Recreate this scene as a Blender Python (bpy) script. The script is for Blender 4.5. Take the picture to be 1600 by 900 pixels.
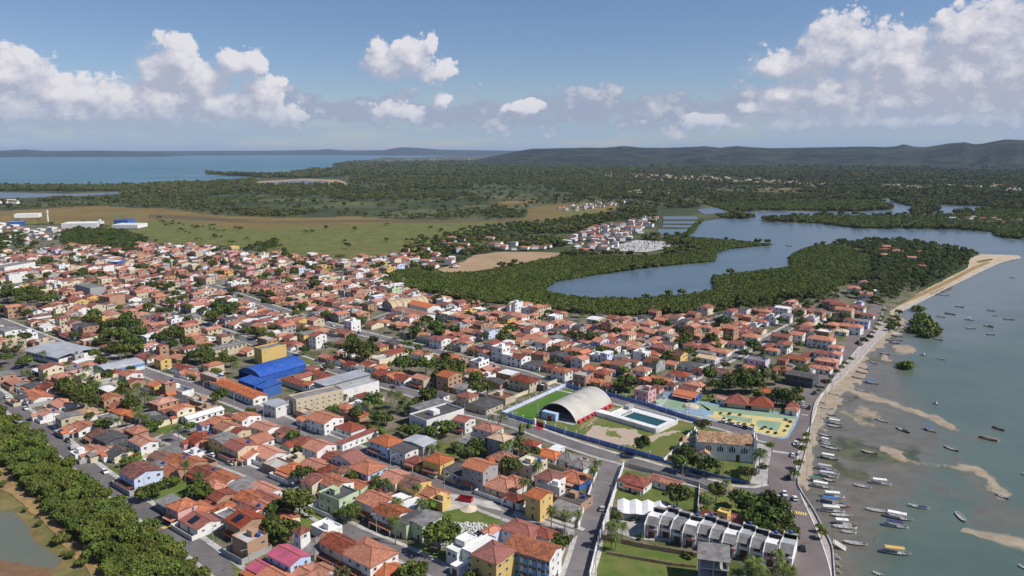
import bpy, math, random
import numpy as np
from mathutils import Vector, Matrix
from mathutils.geometry import tessellate_polygon

for _o in list(bpy.data.objects):
    bpy.data.objects.remove(_o)
scene = bpy.context.scene
C = scene.collection
R = math.radians
random.seed(7)
rng = np.random.default_rng(7)

# ------------------------------------------------------------------ camera, sky, sun, exposure
CAM_H, FPX = 135.0, 1186.0
PITCH = math.atan(214 / FPX)
cam = bpy.data.cameras.new('camera')
cam.sensor_width = 36.0
cam.lens = 36.0 * FPX / 1600.0
cam.clip_start, cam.clip_end = 1.0, 120000.0
cam_o = bpy.data.objects.new('camera', cam)
cam_o.location = (0, 0, CAM_H)
cam_o.rotation_euler = (math.pi / 2 - PITCH, 0, 0)
C.objects.link(cam_o)
scene.camera = cam_o

SUN_EL = R(47)
SUN_DIR = Vector((math.cos(SUN_EL) * 0.966, -math.cos(SUN_EL) * 0.26, math.sin(SUN_EL))).normalized()
sun = bpy.data.lights.new('sun', 'SUN')
sun.energy, sun.angle, sun.color = 5.0, R(0.53), (1.0, 0.95, 0.88)
sun_o = bpy.data.objects.new('sun', sun)
sun_o.rotation_euler = SUN_DIR.to_track_quat('Z', 'Y').to_euler()
C.objects.link(sun_o)

scene.view_settings.view_transform = 'Standard'
scene.view_settings.look = 'None'
scene.view_settings.exposure = 0.04
scene.view_settings.gamma = 1.0
scene.view_settings.use_curve_mapping = False
scene.cycles.max_bounces = 6
scene.cycles.diffuse_bounces = 2
scene.cycles.volume_bounces = 0
scene.cycles.transparent_max_bounces = 6


def sock(nt, x, s):
    if isinstance(x, (int, float)):
        s.default_value = x
    elif isinstance(x, tuple):
        s.default_value = x if len(x) == len(s.default_value) else (*x, 1.0)
    else:
        nt.links.new(x, s)


class NT:
    """small helper that writes node maths"""
    def __init__(s, nt):
        s.nt = nt

    def new(s, t, **kw):
        n = s.nt.nodes.new(t)
        for k, v in kw.items():
            setattr(n, k, v)
        return n

    def m(s, op, *a, clamp=False):
        n = s.new('ShaderNodeMath', operation=op, use_clamp=clamp)
        for i, x in enumerate(a):
            sock(s.nt, x, n.inputs[i])
        return n.outputs[0]

    def sstep(s, x, lo, hi, a=0.0, b=1.0):
        n = s.new('ShaderNodeMapRange', interpolation_type='SMOOTHSTEP')
        for i, v in enumerate((x, lo, hi, a, b)):
            sock(s.nt, v, n.inputs[i])
        return n.outputs[0]

    def mix(s, f, a, b, mode='MIX'):
        n = s.new('ShaderNodeMix', data_type='RGBA', blend_type=mode)
        sock(s.nt, f, n.inputs['Factor'])
        sock(s.nt, a, n.inputs[6])
        sock(s.nt, b, n.inputs[7])
        return n.outputs[2]

    def noise(s, vec, scale, detail=4, rough=.55, dims='3D', dist=0.0):
        n = s.new('ShaderNodeTexNoise', noise_dimensions=dims)
        n.inputs['Scale'].default_value = scale
        n.inputs['Detail'].default_value = detail
        n.inputs['Roughness'].default_value = rough
        n.inputs['Distortion'].default_value = dist
        if vec is not None:
            s.nt.links.new(vec, n.inputs['Vector'])
        return n.outputs['Fac']

    def xyz(s, x, y, z):
        n = s.new('ShaderNodeCombineXYZ')
        for i, v in enumerate((x, y, z)):
            sock(s.nt, v, n.inputs[i])
        return n.outputs[0]


# clouds: (centre x, centre y, half width, half height) as seen from the town
CLOUDS = [(20, 112, 62, 40), (-40, 140, 110, 55), (130, 150, 62, 32), (40, 172, 150, 34), (180, 182, 260, 22), (100, 150, 60, 30), (278, 84, 44, 36), (252, 108, 36, 28),
          (322, 125, 52, 36), (290, 160, 140, 40), (200, 160, 80, 40), (398, 96, 24, 28), (366, 98, 30, 28), (412, 152, 40, 38),
          (410, 180, 80, 20), (598, 94, 32, 32), (648, 92, 46, 34), (676, 70, 12, 20), (690, 108, 26, 18),
          (620, 172, 44, 20), (690, 158, 20, 18), (820, 166, 40, 14), (1318, 55, 62, 42), (1275, 92, 84, 34), (1212, 106, 46, 20), (1385, 92, 86, 56),
          (1450, 118, 110, 50), (1496, 58, 52, 44), (1560, 48, 80, 56), (1560, 120, 120, 56), (1310, 150, 120, 32), (1400, 190, 300, 24),
          (1410, 164, 140, 30), (1560, 176, 130, 30), (1222, 150, 36, 16), (1110, 186, 44, 13), (1180, 172, 40, 14),
          (1660, 90, 110, 90), (1700, 60, 90, 60)]


def px_dir(px, py):
    u, v = (px - 800) / FPX, (py - 450) / FPX
    d = Vector((u, math.cos(PITCH) - v * math.sin(PITCH), -math.sin(PITCH) - v * math.cos(PITCH))).normalized()
    return math.degrees(math.atan2(d.x, d.y)), math.degrees(math.asin(d.z))


def build_world():
    w = bpy.data.worlds.new('World')
    scene.world = w
    w.use_nodes = True
    nt = w.node_tree
    nt.nodes.clear()
    g = NT(nt)
    sky = g.new('ShaderNodeTexSky', sky_type='NISHITA', sun_disc=False)
    sky.sun_elevation = SUN_EL
    sky.sun_rotation = math.atan2(SUN_DIR.x, SUN_DIR.y)
    sky.altitude = 100.0
    sky.air_density, sky.dust_density, sky.ozone_density = SKY_AIR
    tc = g.new('ShaderNodeTexCoord')
    sp = g.new('ShaderNodeSeparateXYZ')
    nt.links.new(tc.outputs['Generated'], sp.inputs[0])
    X, Y, Z = sp.outputs
    az = g.m('MULTIPLY', g.m('ARCTAN2', X, Y), 57.29578)
    el = g.m('MULTIPLY', g.m('ARCSINE', Z), 57.29578)

    def field(dx, dy, detail):
        a, e = (g.m('ADD', az, dx), g.m('ADD', el, dy)) if dx or dy else (az, el)
        v = g.xyz(a, g.m('MULTIPLY', e, 1.25), 3.7)
        f1 = g.noise(v, .55, detail, .55)
        vo = g.new('ShaderNodeTexVoronoi', feature='F1')
        nt.links.new(v, vo.inputs['Vector'])
        vo.inputs['Scale'].default_value = .7
        vo.inputs['Detail'].default_value = 3.0
        vo.inputs['Roughness'].default_value = .55
        vo.inputs['Lacunarity'].default_value = 2.3
        puff = g.m('MULTIPLY_ADD', vo.outputs['Distance'], -.8, .42)
        n = g.m('ADD', g.m('MULTIPLY_ADD', f1, 1.5, -.75), puff)
        blob = None
        for cx, cy, rx, ry in CLOUDS:
            a0, e0 = px_dir(cx, cy)
            ra, re = rx / 18.2, ry / 18.2
            q = g.m('ADD', g.m('POWER', g.m('MULTIPLY_ADD', a, 1 / ra, -a0 / ra), 2.0),
                    g.m('POWER', g.m('MULTIPLY_ADD', e, 1 / re, -e0 / re), 2.0))
            blob = q if blob is None else g.m('SMOOTH_MIN', blob, q, .6)
        b = g.m('SUBTRACT', 1.0, g.m('POWER', g.m('MAXIMUM', blob, 0.0), .5))
        b = g.m('MAXIMUM', b, -1.2)
        # the rest of the sky carries the same sort of scattered cumulus
        far = g.m('MAXIMUM', g.sstep(g.m('ABSOLUTE', a), 40, 52), g.sstep(e, 14, 22))
        gen = g.m('MULTIPLY_ADD', g.noise(g.xyz(g.m('MULTIPLY', a, .35), e, 9.1), .16, 2, .5), 3.4, -2.1)
        gen = g.m('SUBTRACT', gen, g.sstep(e, 18, 60, 0, 1.2))
        m = g.new('ShaderNodeMix', data_type='FLOAT')
        for i, x in enumerate((far, b, gen)):
            sock(nt, x, m.inputs[(0, 2, 3)[i]])
        return g.m('ADD', m.outputs[0], g.m('MULTIPLY', n, .66)), n

    d0, n0 = field(0, 0, 9)
    d1, n1 = field(.45, .7, 4)
    d2, n2 = field(.9, 1.7, 2)
    lit = g.m('ADD', g.m('MULTIPLY', g.m('SUBTRACT', d0, d1), .75), g.m('MULTIPLY', g.m('SUBTRACT', d0, d2), .42))
    lit = g.m('ADD', lit, g.sstep(d0, .5, .0, 0, .10))
    lit = g.m('MULTIPLY_ADD', lit, 1.2, .13, clamp=True)
    col = g.mix(lit, CLOUD_DARK, CLOUD_LIT)
    am = g.new('ShaderNodeMix', data_type='FLOAT')
    for i, x in enumerate((g.sstep(lit, .15, .6), g.sstep(d0, -.30, .42), g.sstep(d0, -.06, .16))):
        sock(nt, x, am.inputs[(0, 2, 3)[i]])
    alpha = am.outputs[0]
    # thin grey veils and the pale band of far cloud over the horizon
    veil = g.noise(g.xyz(g.m('MULTIPLY', az, .25), g.m('MULTIPLY', el, 1.6), 1.3), .35, 5, .6)
    low = g.m('MULTIPLY', g.sstep(el, 3.9, 1.2), g.sstep(veil, .28, .62, .25, .8))
    veil2 = g.m('MULTIPLY', g.sstep(veil, .56, .75), g.m('MULTIPLY', g.sstep(el, 9.5, 6.5), .32))
    skyc = g.mix(1.0, sky.outputs[0], (SKY_K * SKY_TINT[0], SKY_K * SKY_TINT[1], SKY_K * SKY_TINT[2]), 'MULTIPLY')
    base = g.mix(g.m('MAXIMUM', low, veil2), skyc, CLOUD_VEIL)
    col = g.mix(g.sstep(el, 4.2, .8, 0, .55), col, CLOUD_VEIL)
    # long grey bank of far cumulus low over the land
    bk = g.m('SUBTRACT', 1.0, g.m('ABSOLUTE', g.m('MULTIPLY_ADD', el, .53, -1.55)))
    bn = g.noise(g.xyz(g.m('MULTIPLY', az, .55), g.m('MULTIPLY', el, 1.1), 6.2), .55, 8, .58)
    bank = g.m('ADD', g.m('ADD', g.m('MULTIPLY', bk, .8), g.m('MULTIPLY', n0, .55)), g.m('MULTIPLY_ADD', bn, 2.0, -1.0))
    bcol = g.mix(g.sstep(g.m('ADD', bn, g.m('MULTIPLY', n0, .25)), .42, .72), (3.3, 3.8, 5.1), (6.4, 6.35, 6.9))
    base = g.mix(g.m('MULTIPLY', g.sstep(bank, -.04, .30), .85), base, bcol)
    out = g.mix(g.m('MULTIPLY', alpha, .94), base, col)
    bg = g.new('ShaderNodeBackground')
    nt.links.new(out, bg.inputs[0])
    bg.inputs[1].default_value = 0.1
    wo = g.new('ShaderNodeOutputWorld')
    nt.links.new(bg.outputs[0], wo.inputs[0])
    w.cycles.sampling_method = 'MANUAL'
    w.cycles.sample_map_resolution = 512


SKY_AIR = (1.0, 0.1, 4.0)
SKY_K = 0.80
SKY_TINT = (0.98, 0.98, 1.12)
CLOUD_DARK = (4.2, 4.4, 5.5)
CLOUD_LIT = (7.7, 7.5, 7.9)
CLOUD_VEIL = (3.0, 4.2, 5.7)
build_world()

# ------------------------------------------------------------------ helpers
SEA = -1.5                                                            # water level; the town stands at z = 0


def P(px, py, z=0.0):
    """the point of the plane z that stands at this spot of the survey picture"""
    u, v = (px - 800) / FPX, (py - 450) / FPX
    t = (CAM_H - z) / (math.sin(PITCH) + v * math.cos(PITCH))
    return Vector((t * u, t * (math.cos(PITCH) - v * math.sin(PITCH)), z))


GA = Vector((math.cos(R(-38)), math.sin(R(-38)), 0))                  # the two directions of the street grid
GB = Vector((-GA.y, GA.x, 0))


def AB(a, b):
    return GA * a + GB * b


def hash2(ix, iy, seed):
    h = (ix.astype(np.int64) * 374761393 + iy.astype(np.int64) * 668265263 + seed * 974634777) & 0x7fffffff
    h = ((h ^ (h >> 13)) * 1274126177) & 0x7fffffff
    return ((h ^ (h >> 16)) & 0xffff) / 65535.0


def vnoise(x, y, seed=0):
    ix, iy = np.floor(x), np.floor(y)
    fx, fy = x - ix, y - iy
    fx, fy = fx * fx * (3 - 2 * fx), fy * fy * (3 - 2 * fy)
    a, b = hash2(ix, iy, seed), hash2(ix + 1, iy, seed)
    c, d = hash2(ix, iy + 1, seed), hash2(ix + 1, iy + 1, seed)
    return (a * (1 - fx) + b * fx) * (1 - fy) + (c * (1 - fx) + d * fx) * fy


def fbm(x, y, seed=0, o=4):
    s, amp, t = 0, 1, 0
    for k in range(o):
        s = s + amp * vnoise(x * 2 ** k, y * 2 ** k, seed + k)
        t += amp
        amp *= .5
    return s / t


def inside(x, y, poly):
    x, y = np.asarray(x, float), np.asarray(y, float)
    r = np.zeros(x.shape, bool)
    n = len(poly)
    for i in range(n):
        x1, y1 = poly[i]
        x2, y2 = poly[(i + 1) % n]
        if y1 == y2:
            continue
        c = ((y1 > y) != (y2 > y)) & (x < (x2 - x1) * (y - y1) / (y2 - y1) + x1)
        r ^= c
    return r


def dist_line(x, y, pts):
    """distance to a polyline"""
    best = np.full(np.shape(x), 1e9)
    for (x1, y1), (x2, y2) in zip(pts, pts[1:]):
        dx, dy = x2 - x1, y2 - y1
        t = np.clip(((x - x1) * dx + (y - y1) * dy) / (dx * dx + dy * dy + 1e-9), 0, 1)
        best = np.minimum(best, np.hypot(x - x1 - t * dx, y - y1 - t * dy))
    return best


def link(name, mesh, parent=None, loc=None, rz=None):
    o = bpy.data.objects.new(name, mesh)
    C.objects.link(o)
    if parent is not None:
        o.parent = parent
    if loc is not None:
        o.location = loc
    if rz is not None:
        o.rotation_euler = (0, 0, rz)
    return o


def tag(o, label=None, cat=None, group=None, kind=None):
    for k, v in (('label', label), ('category', cat), ('group', group), ('kind', kind)):
        if v:
            o[k] = v
    return o


def empty(name, loc, rz=0.0, sc=1.0):
    o = link(name, None, None, loc, rz)
    o.scale = (sc, sc, sc)
    return o


def kids(o):
    return [c for c in C.objects if c.parent == o]


class MB:
    """collects faces, links them as one mesh object"""
    def __init__(s):
        s.v, s.f, s.mi = [], [], []

    def face(s, pts, m=0):
        n = len(s.v)
        s.v.extend([tuple(p) for p in pts])
        s.f.append(tuple(range(n, n + len(pts))))
        s.mi.append(m)

    def box(s, x0, y0, z0, x1, y1, z1, m=0, bottom=False):
        n = len(s.v)
        s.v += [(x0, y0, z0), (x1, y0, z0), (x1, y1, z0), (x0, y1, z0), (x0, y0, z1), (x1, y0, z1), (x1, y1, z1), (x0, y1, z1)]
        fs = [(4, 5, 6, 7), (0, 1, 5, 4), (1, 2, 6, 5), (2, 3, 7, 6), (3, 0, 4, 7)]
        if bottom:
            fs.append((3, 2, 1, 0))
        for q in fs:
            s.f.append(tuple(n + i for i in q))
            s.mi.append(m)

    def cbox(s, c, sx, sy, sz, m=0, rz=0.0, bottom=False):
        """box on base centre c, turned by rz"""
        n = len(s.v)
        s.box(-sx / 2, -sy / 2, 0, sx / 2, sy / 2, sz, m, bottom)
        ca, sa = math.cos(rz), math.sin(rz)
        for i in range(n, len(s.v)):
            x, y, z = s.v[i]
            s.v[i] = (c[0] + x * ca - y * sa, c[1] + x * sa + y * ca, c[2] + z)

    def slab(s, pts, t, m=0, me=None):
        """a face given thickness t downwards"""
        a = [Vector(p) for p in pts]
        b = [p - Vector((0, 0, t)) for p in a]
        s.face(a, m)
        s.face(b[::-1], m if me is None else me)
        for i in range(len(a)):
            j = (i + 1) % len(a)
            s.face((a[i], b[i], b[j], a[j]), m if me is None else me)

    def tube(s, pts, rad, n=6, m=0, cap=True):
        rings = []
        for i, p in enumerate(pts):
            p = Vector(p)
            d = (Vector(pts[min(i + 1, len(pts) - 1)]) - Vector(pts[max(i - 1, 0)])).normalized()
            u = d.orthogonal().normalized()
            w = d.cross(u)
            r = rad[i] if isinstance(rad, (list, tuple)) else rad
            k = len(s.v)
            for j in range(n):
                t = 2 * math.pi * j / n
                s.v.append(tuple(p + (u * math.cos(t) + w * math.sin(t)) * r))
            rings.append(k)
        for a, b in zip(rings, rings[1:]):
            for j in range(n):
                s.f.append((a + j, a + (j + 1) % n, b + (j + 1) % n, b + j))
                s.mi.append(m)
        if cap:
            s.f.append(tuple(rings[-1] + j for j in range(n)))
            s.mi.append(m)

    def mesh(s, name, mats, smooth=False):
        me = bpy.data.meshes.new(name)
        me.from_pydata(s.v, [], s.f)
        for mt in (mats if isinstance(mats, (list, tuple)) else [mats]):
            me.materials.append(mt)
        if any(s.mi):
            me.polygons.foreach_set('material_index', s.mi)
        if smooth:
            me.polygons.foreach_set('use_smooth', [True] * len(s.f))
        me.update()
        return me

    def build(s, name, mats, parent=None, loc=None, rz=None, smooth=False):
        return link(name, s.mesh(name, mats, smooth), parent, loc, rz)


# ------------------------------------------------------------------ materials
def new_mat(name):
    m = bpy.data.materials.new(name)
    m.use_nodes = True
    nt = m.node_tree
    b = nt.nodes['Principled BSDF']
    return m, NT(nt), b


def surf(name, col, col2=None, scale=.5, rough=.9, lo=.35, hi=.7, rnd=.12, grain=.12, spec=.25, bump=0.0, stretch=None, metal=0.0):
    """weathered opaque surface: two colours mottled by noise, fine grain, a little different on every object"""
    m, g, b = new_mat(name)
    tc = g.new('ShaderNodeTexCoord')
    vec = tc.outputs['Object']
    oi = g.new('ShaderNodeObjectInfo')
    if stretch:
        mp = g.new('ShaderNodeMapping')
        mp.inputs['Scale'].default_value = stretch
        g.nt.links.new(vec, mp.inputs['Vector'])
        vec = mp.outputs[0]
    off = g.new('ShaderNodeVectorMath', operation='ADD')
    g.nt.links.new(vec, off.inputs[0])
    g.nt.links.new(g.xyz(g.m('MULTIPLY', oi.outputs['Random'], 91.0), g.m('MULTIPLY', oi.outputs['Random'], 57.0), 0.0), off.inputs[1])
    vec = off.outputs[0]
    f = g.noise(vec, scale, 5, .6)
    c = g.mix(g.sstep(f, lo, hi), col, col2 or tuple(x * .7 for x in col))
    fine = g.noise(vec, scale * 9, 2, .6)
    k = g.m('ADD', g.m('MULTIPLY_ADD', fine, 2 * grain, 1 - grain), g.m('MULTIPLY_ADD', oi.outputs['Random'], 2 * rnd, -rnd))
    hs = g.new('ShaderNodeHueSaturation')
    g.nt.links.new(c, hs.inputs['Color'])
    g.nt.links.new(k, hs.inputs['Value'])
    g.nt.links.new(hs.outputs[0], b.inputs['Base Color'])
    b.inputs['Roughness'].default_value = rough
    b.inputs['Specular IOR Level'].default_value = spec
    b.inputs['Metallic'].default_value = metal
    if bump:
        bp = g.new('ShaderNodeBump')
        bp.inputs['Strength'].default_value = .6
        bp.inputs['Distance'].default_value = bump
        g.nt.links.new(f, bp.inputs['Height'])
        g.nt.links.new(bp.outputs[0], b.inputs['Normal'])
    return m


def tile_mat(name, col, old, lo=.4, hi=.7):
    """clay tiles: courses across the slope, single tiles of slightly different firing, blotches of old and new tile"""
    m, g, b = new_mat(name)
    tc = g.new('ShaderNodeTexCoord')
    oi = g.new('ShaderNodeObjectInfo')
    v = tc.outputs['Object']
    off = g.new('ShaderNodeVectorMath', operation='ADD')
    g.nt.links.new(v, off.inputs[0])
    g.nt.links.new(g.xyz(g.m('MULTIPLY', oi.outputs['Random'], 71.0), g.m('MULTIPLY', oi.outputs['Random'], 33.0), 0.0), off.inputs[1])
    blot = g.noise(off.outputs[0], .34, 5, .68)
    vo = g.new('ShaderNodeTexVoronoi', feature='F1')
    vo.inputs['Scale'].default_value = 1.5
    g.nt.links.new(off.outputs[0], vo.inputs['Vector'])
    sep = g.new('ShaderNodeSeparateColor')
    g.nt.links.new(vo.outputs['Color'], sep.inputs[0])
    f = g.m('ADD', g.m('MULTIPLY', blot, .8), g.m('MULTIPLY', sep.outputs[0], .22))
    f = g.m('ADD', f, g.m('MULTIPLY_ADD', oi.outputs['Random'], .3, -.15))
    c = g.mix(g.sstep(f, lo, hi), col, old)
    wv = g.new('ShaderNodeTexWave', wave_type='BANDS', bands_direction='X')
    wv.inputs['Scale'].default_value = 1.1
    wv.inputs['Distortion'].default_value = .4
    g.nt.links.new(v, wv.inputs['Vector'])
    hs = g.new('ShaderNodeHueSaturation')
    g.nt.links.new(c, hs.inputs['Color'])
    rr = g.m('FRACT', g.m('MULTIPLY', oi.outputs['Random'], 13.7))
    g.nt.links.new(g.m('ADD', g.m('MULTIPLY_ADD', sep.outputs[1], .34, .70), g.m('MULTIPLY_ADD', rr, .42, -.14)), hs.inputs['Value'])
    g.nt.links.new(g.m('MULTIPLY_ADD', g.m('FRACT', g.m('MULTIPLY', oi.outputs['Random'], 29.3)), .3, .76), hs.inputs['Saturation'])
    g.nt.links.new(hs.outputs[0], b.inputs['Base Color'])
    bp = g.new('ShaderNodeBump')
    bp.inputs['Strength'].default_value = .5
    bp.inputs['Distance'].default_value = .06
    g.nt.links.new(wv.outputs['Fac'], bp.inputs['Height'])
    g.nt.links.new(bp.outputs[0], b.inputs['Normal'])
    b.inputs['Roughness'].default_value = .85
    b.inputs['Specular IOR Level'].default_value = .2
    return m


def leaf_mat(name, dark, light, scale=.55, rnd=.3):
    m, g, b = new_mat(name)
    tc = g.new('ShaderNodeTexCoord')
    oi = g.new('ShaderNodeObjectInfo')
    f = g.noise(tc.outputs['Object'], scale, 3, .6)
    c = g.mix(g.sstep(f, .32, .68), dark, light)
    hs = g.new('ShaderNodeHueSaturation')
    g.nt.links.new(c, hs.inputs['Color'])
    g.nt.links.new(g.m('MULTIPLY_ADD', oi.outputs['Random'], 2 * rnd, 1 - rnd), hs.inputs['Value'])
    r2 = g.m('FRACT', g.m('MULTIPLY', oi.outputs['Random'], 17.3))
    g.nt.links.new(g.m('MULTIPLY_ADD', r2, .05, .475), hs.inputs['Hue'])
    g.nt.links.new(hs.outputs[0], b.inputs['Base Color'])
    b.inputs['Roughness'].default_value = .7
    b.inputs['Specular IOR Level'].default_value = .2
    return m


def attr_mat(name, layers, base, rough=.9, nscale=.08, water=None, grain=.25):
    """ground whose kinds of soil come from point attributes, broken up by noise"""
    m, g, b = new_mat(name)
    tc = g.new('ShaderNodeTexCoord')
    v = tc.outputs['Object']
    n = g.noise(v, nscale, 6, .62)
    n2 = g.noise(v, nscale * 7, 4, .6)
    c = g.mix(g.sstep(n, .35, .68), base[0], base[1])
    rg = None
    for an, ca, cb, soft in layers:
        at = g.new('ShaderNodeAttribute', attribute_name=an)
        f = g.sstep(g.m('ADD', at.outputs['Fac'], g.m('MULTIPLY_ADD', n2, soft, -soft * .5)), .3, .7)
        c = g.mix(f, c, g.mix(g.sstep(n2, .35, .68), ca, cb))
        if water and an in water:
            rg = f if rg is None else g.m('MAXIMUM', rg, f)
    hs = g.new('ShaderNodeHueSaturation')
    g.nt.links.new(c, hs.inputs['Color'])
    g.nt.links.new(g.m('MULTIPLY_ADD', n2, 2 * grain, 1 - grain), hs.inputs['Value'])
    g.nt.links.new(hs.outputs[0], b.inputs['Base Color'])
    b.inputs['Specular IOR Level'].default_value = .5 if water else .2
    if water:
        g.nt.links.new(g.m('MULTIPLY_ADD', rg, .55, .3), b.inputs['Roughness'])
        bp = g.new('ShaderNodeBump')
        bp.inputs['Strength'].default_value = .5
        bp.inputs['Distance'].default_value = .25
        mp = g.new('ShaderNodeMapping')
        mp.inputs['Scale'].default_value = (.5, 1.3, 1)
        mp.inputs['Rotation'].default_value = (0, 0, .5)
        g.nt.links.new(v, mp.inputs['Vector'])
        g.nt.links.new(g.noise(mp.outputs[0], .5, 3, .6), bp.inputs['Height'])
        g.nt.links.new(bp.outputs[0], b.inputs['Normal'])
    else:
        b.inputs['Roughness'].default_value = rough
    return m


def water_mat(name, c1, c2, scale=.006, rough=.3, stretch=(1, 3, 1)):
    m, g, b = new_mat(name)
    tc = g.new('ShaderNodeTexCoord')
    mp = g.new('ShaderNodeMapping')
    mp.inputs['Scale'].default_value = stretch
    g.nt.links.new(tc.outputs['Object'], mp.inputs['Vector'])
    f = g.noise(mp.outputs[0], scale, 5, .6)
    g.nt.links.new(g.mix(g.sstep(f, .35, .65), c1, c2), b.inputs['Base Color'])
    b.inputs['Roughness'].default_value = rough
    b.inputs['Specular IOR Level'].default_value = .5
    return m


M = {}
M['forest_floor'] = surf('forest_floor', (.045, .058, .02), (.12, .12, .05), scale=.004, lo=.42, hi=.66, rnd=0, grain=.3)
M['asphalt'] = surf('asphalt', (.135, .122, .122), (.185, .168, .165), scale=.05, lo=.36, hi=.66, rnd=.08, grain=.22)
M['beach_asphalt'] = surf('beach_asphalt', (.155, .128, .125), (.20, .17, .165), scale=.07, lo=.4, hi=.75, rnd=0, grain=.1)
M['concrete'] = surf('concrete', (.47, .45, .42), (.29, .275, .255), scale=.22, rnd=.1, grain=.12)
M['kerb_paint'] = surf('kerb_paint', (.68, .67, .64), (.45, .44, .42), scale=.5, lo=.5, hi=.8, rnd=.05)
M['yellow_paint'] = surf('yellow_paint', (.62, .46, .10), (.5, .42, .16), scale=.6)
M['white_line'] = surf('white_line', (.62, .61, .58), (.4, .39, .37), scale=.6)
M['sand'] = surf('sand', (.50, .41, .29), (.40, .32, .22), scale=.08, rnd=0, grain=.1)
M['dry_sand'] = surf('dry_sand', (.56, .46, .34), (.44, .36, .26), scale=.06, rnd=.05, grain=.12)
M['track'] = surf('track', (.33, .22, .09), (.24, .16, .07), scale=.25, rnd=0, grain=.2)
M['tan_flat'] = surf('tan_flat', (.38, .26, .16), (.30, .21, .12), scale=.02, rnd=0, grain=.12)
M['lawn'] = surf('lawn', (.085, .135, .022), (.16, .165, .05), scale=.16, rnd=.12, grain=.25)
M['turf'] = surf('turf', (.065, .15, .018), (.085, .17, .025), scale=.12, rnd=0, grain=.1)
M['roof_orange'] = tile_mat('roof_orange', (.50, .165, .075), (.20, .078, .045), .49, .8)
M['roof_salmon'] = tile_mat('roof_salmon', (.49, .185, .10), (.25, .10, .065), .48, .82)
M['roof_red'] = tile_mat('roof_red', (.30, .075, .045), (.12, .045, .032), .46, .76)
M['roof_old'] = tile_mat('roof_old', (.27, .115, .07), (.10, .055, .04), .42, .72)
M['roof_pale'] = tile_mat('roof_pale', (.54, .34, .19), (.28, .16, .09), .46, .78)
M['roof_fibre'] = surf('roof_fibre', (.25, .24, .23), (.13, .125, .12), scale=.3, rnd=.12)
M['roof_dark'] = surf('roof_dark', (.065, .063, .065), (.11, .10, .10), scale=.3, rnd=.1)
M['roof_white'] = surf('roof_white', (.72, .71, .69), (.5, .49, .48), scale=.25, lo=.5, hi=.8, rnd=.06, rough=.6)
M['roof_metal'] = surf('roof_metal', (.42, .43, .45), (.32, .33, .35), scale=.15, rough=.5, rnd=.1, spec=.4)
M['roof_pink'] = surf('roof_pink', (.46, .10, .16), (.34, .08, .13), scale=.3)
M['roof_blue'] = surf('roof_blue', (.022, .085, .38), (.05, .12, .36), scale=.2, rough=.55, grain=.05, rnd=.03)
M['roof_cream'] = tile_mat('roof_cream', (.58, .44, .29), (.42, .30, .2), .5, .85)
WALLS = {'white': ((.74, .73, .70), (.52, .50, .47)), 'cream': ((.68, .60, .44), (.50, .43, .31)), 'yellow': ((.62, .44, .16), (.5, .35, .14)),
         'brick': ((.40, .25, .165), (.31, .185, .12)), 'blue': ((.42, .55, .74), (.35, .45, .6)), 'grey': ((.36, .355, .35), (.25, .245, .24)),
         'green': ((.48, .58, .37), (.36, .43, .28)), 'pink': ((.58, .34, .32), (.45, .26, .25)), 'beige': ((.54, .46, .33), (.44, .37, .27)),
         'deepblue': ((.05, .13, .36), (.05, .1, .28)), 'charcoal': ((.10, .105, .11), (.07, .07, .075)), 'turquoise': ((.22, .52, .46), (.2, .42, .38)),
         'paleblue': ((.55, .62, .78), (.45, .5, .64)), 'lilac': ((.55, .5, .62), (.45, .4, .5)), 'red': ((.42, .05, .06), (.3, .045, .05))}
for k, (c1, c2) in WALLS.items():
    c2 = tuple(x * .8 for x in c2)
    M['wall_' + k] = surf('wall_' + k, c1, c2, scale=.35, lo=.48, hi=.8, rnd=.1, grain=.07)
M['ridge'] = surf('ridge', (.36, .14, .08), (.22, .09, .06), scale=.6)
M['ridge_pale'] = surf('ridge_pale', (.42, .33, .26), (.3, .22, .17), scale=.6)
M['glass'], _g, _b = new_mat('glass')
_b.inputs['Base Color'].default_value = (.025, .03, .035, 1)
_b.inputs['Roughness'].default_value = .18
M['frame'] = surf('frame', (.6, .58, .55), scale=1)
M['wood'] = surf('wood', (.16, .085, .045), (.10, .055, .03), scale=1)
M['tank'] = surf('tank', (.03, .09, .30), (.03, .07, .22), scale=1, rough=.5, rnd=.05)
M['solar'] = surf('solar', (.012, .014, .03), (.02, .022, .04), scale=1, rough=.2, spec=.6)
M['metal'] = surf('metal', (.38, .38, .37), (.28, .28, .27), scale=1, rough=.55)
M['steel_dark'] = surf('steel_dark', (.05, .05, .052), scale=1, rough=.6)
M['post'] = surf('post', (.46, .45, .43), (.36, .35, .33), scale=.8)
M['trunk'] = surf('trunk', (.13, .10, .075), (.2, .17, .13), scale=1.5)
M['palm_trunk'] = surf('palm_trunk', (.22, .19, .15), (.15, .13, .10), scale=1.5)
M['leaf'] = leaf_mat('leaf', (.038, .056, .011), (.120, .155, .030))
M['leaf_bright'] = leaf_mat('leaf_bright', (.07, .105, .015), (.18, .235, .04))
M['leaf_olive'] = leaf_mat('leaf_olive', (.05, .06, .02), (.12, .12, .045))
M['leaf_far'] = leaf_mat('leaf_far', (.066, .078, .014), (.155, .162, .038), scale=.4, rnd=.35)
M['mangrove'] = leaf_mat('mangrove', (.062, .086, .014), (.160, .195, .038), rnd=.25)
M['palm_leaf'] = leaf_mat('palm_leaf', (.045, .07, .015), (.125, .15, .038), scale=.8)
M['palm_far'] = leaf_mat('palm_far', (.042, .062, .02), (.09, .11, .04), scale=.8, rnd=.35)
M['flower'] = surf('flower', (.42, .05, .16), (.3, .04, .12), scale=1)

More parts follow.
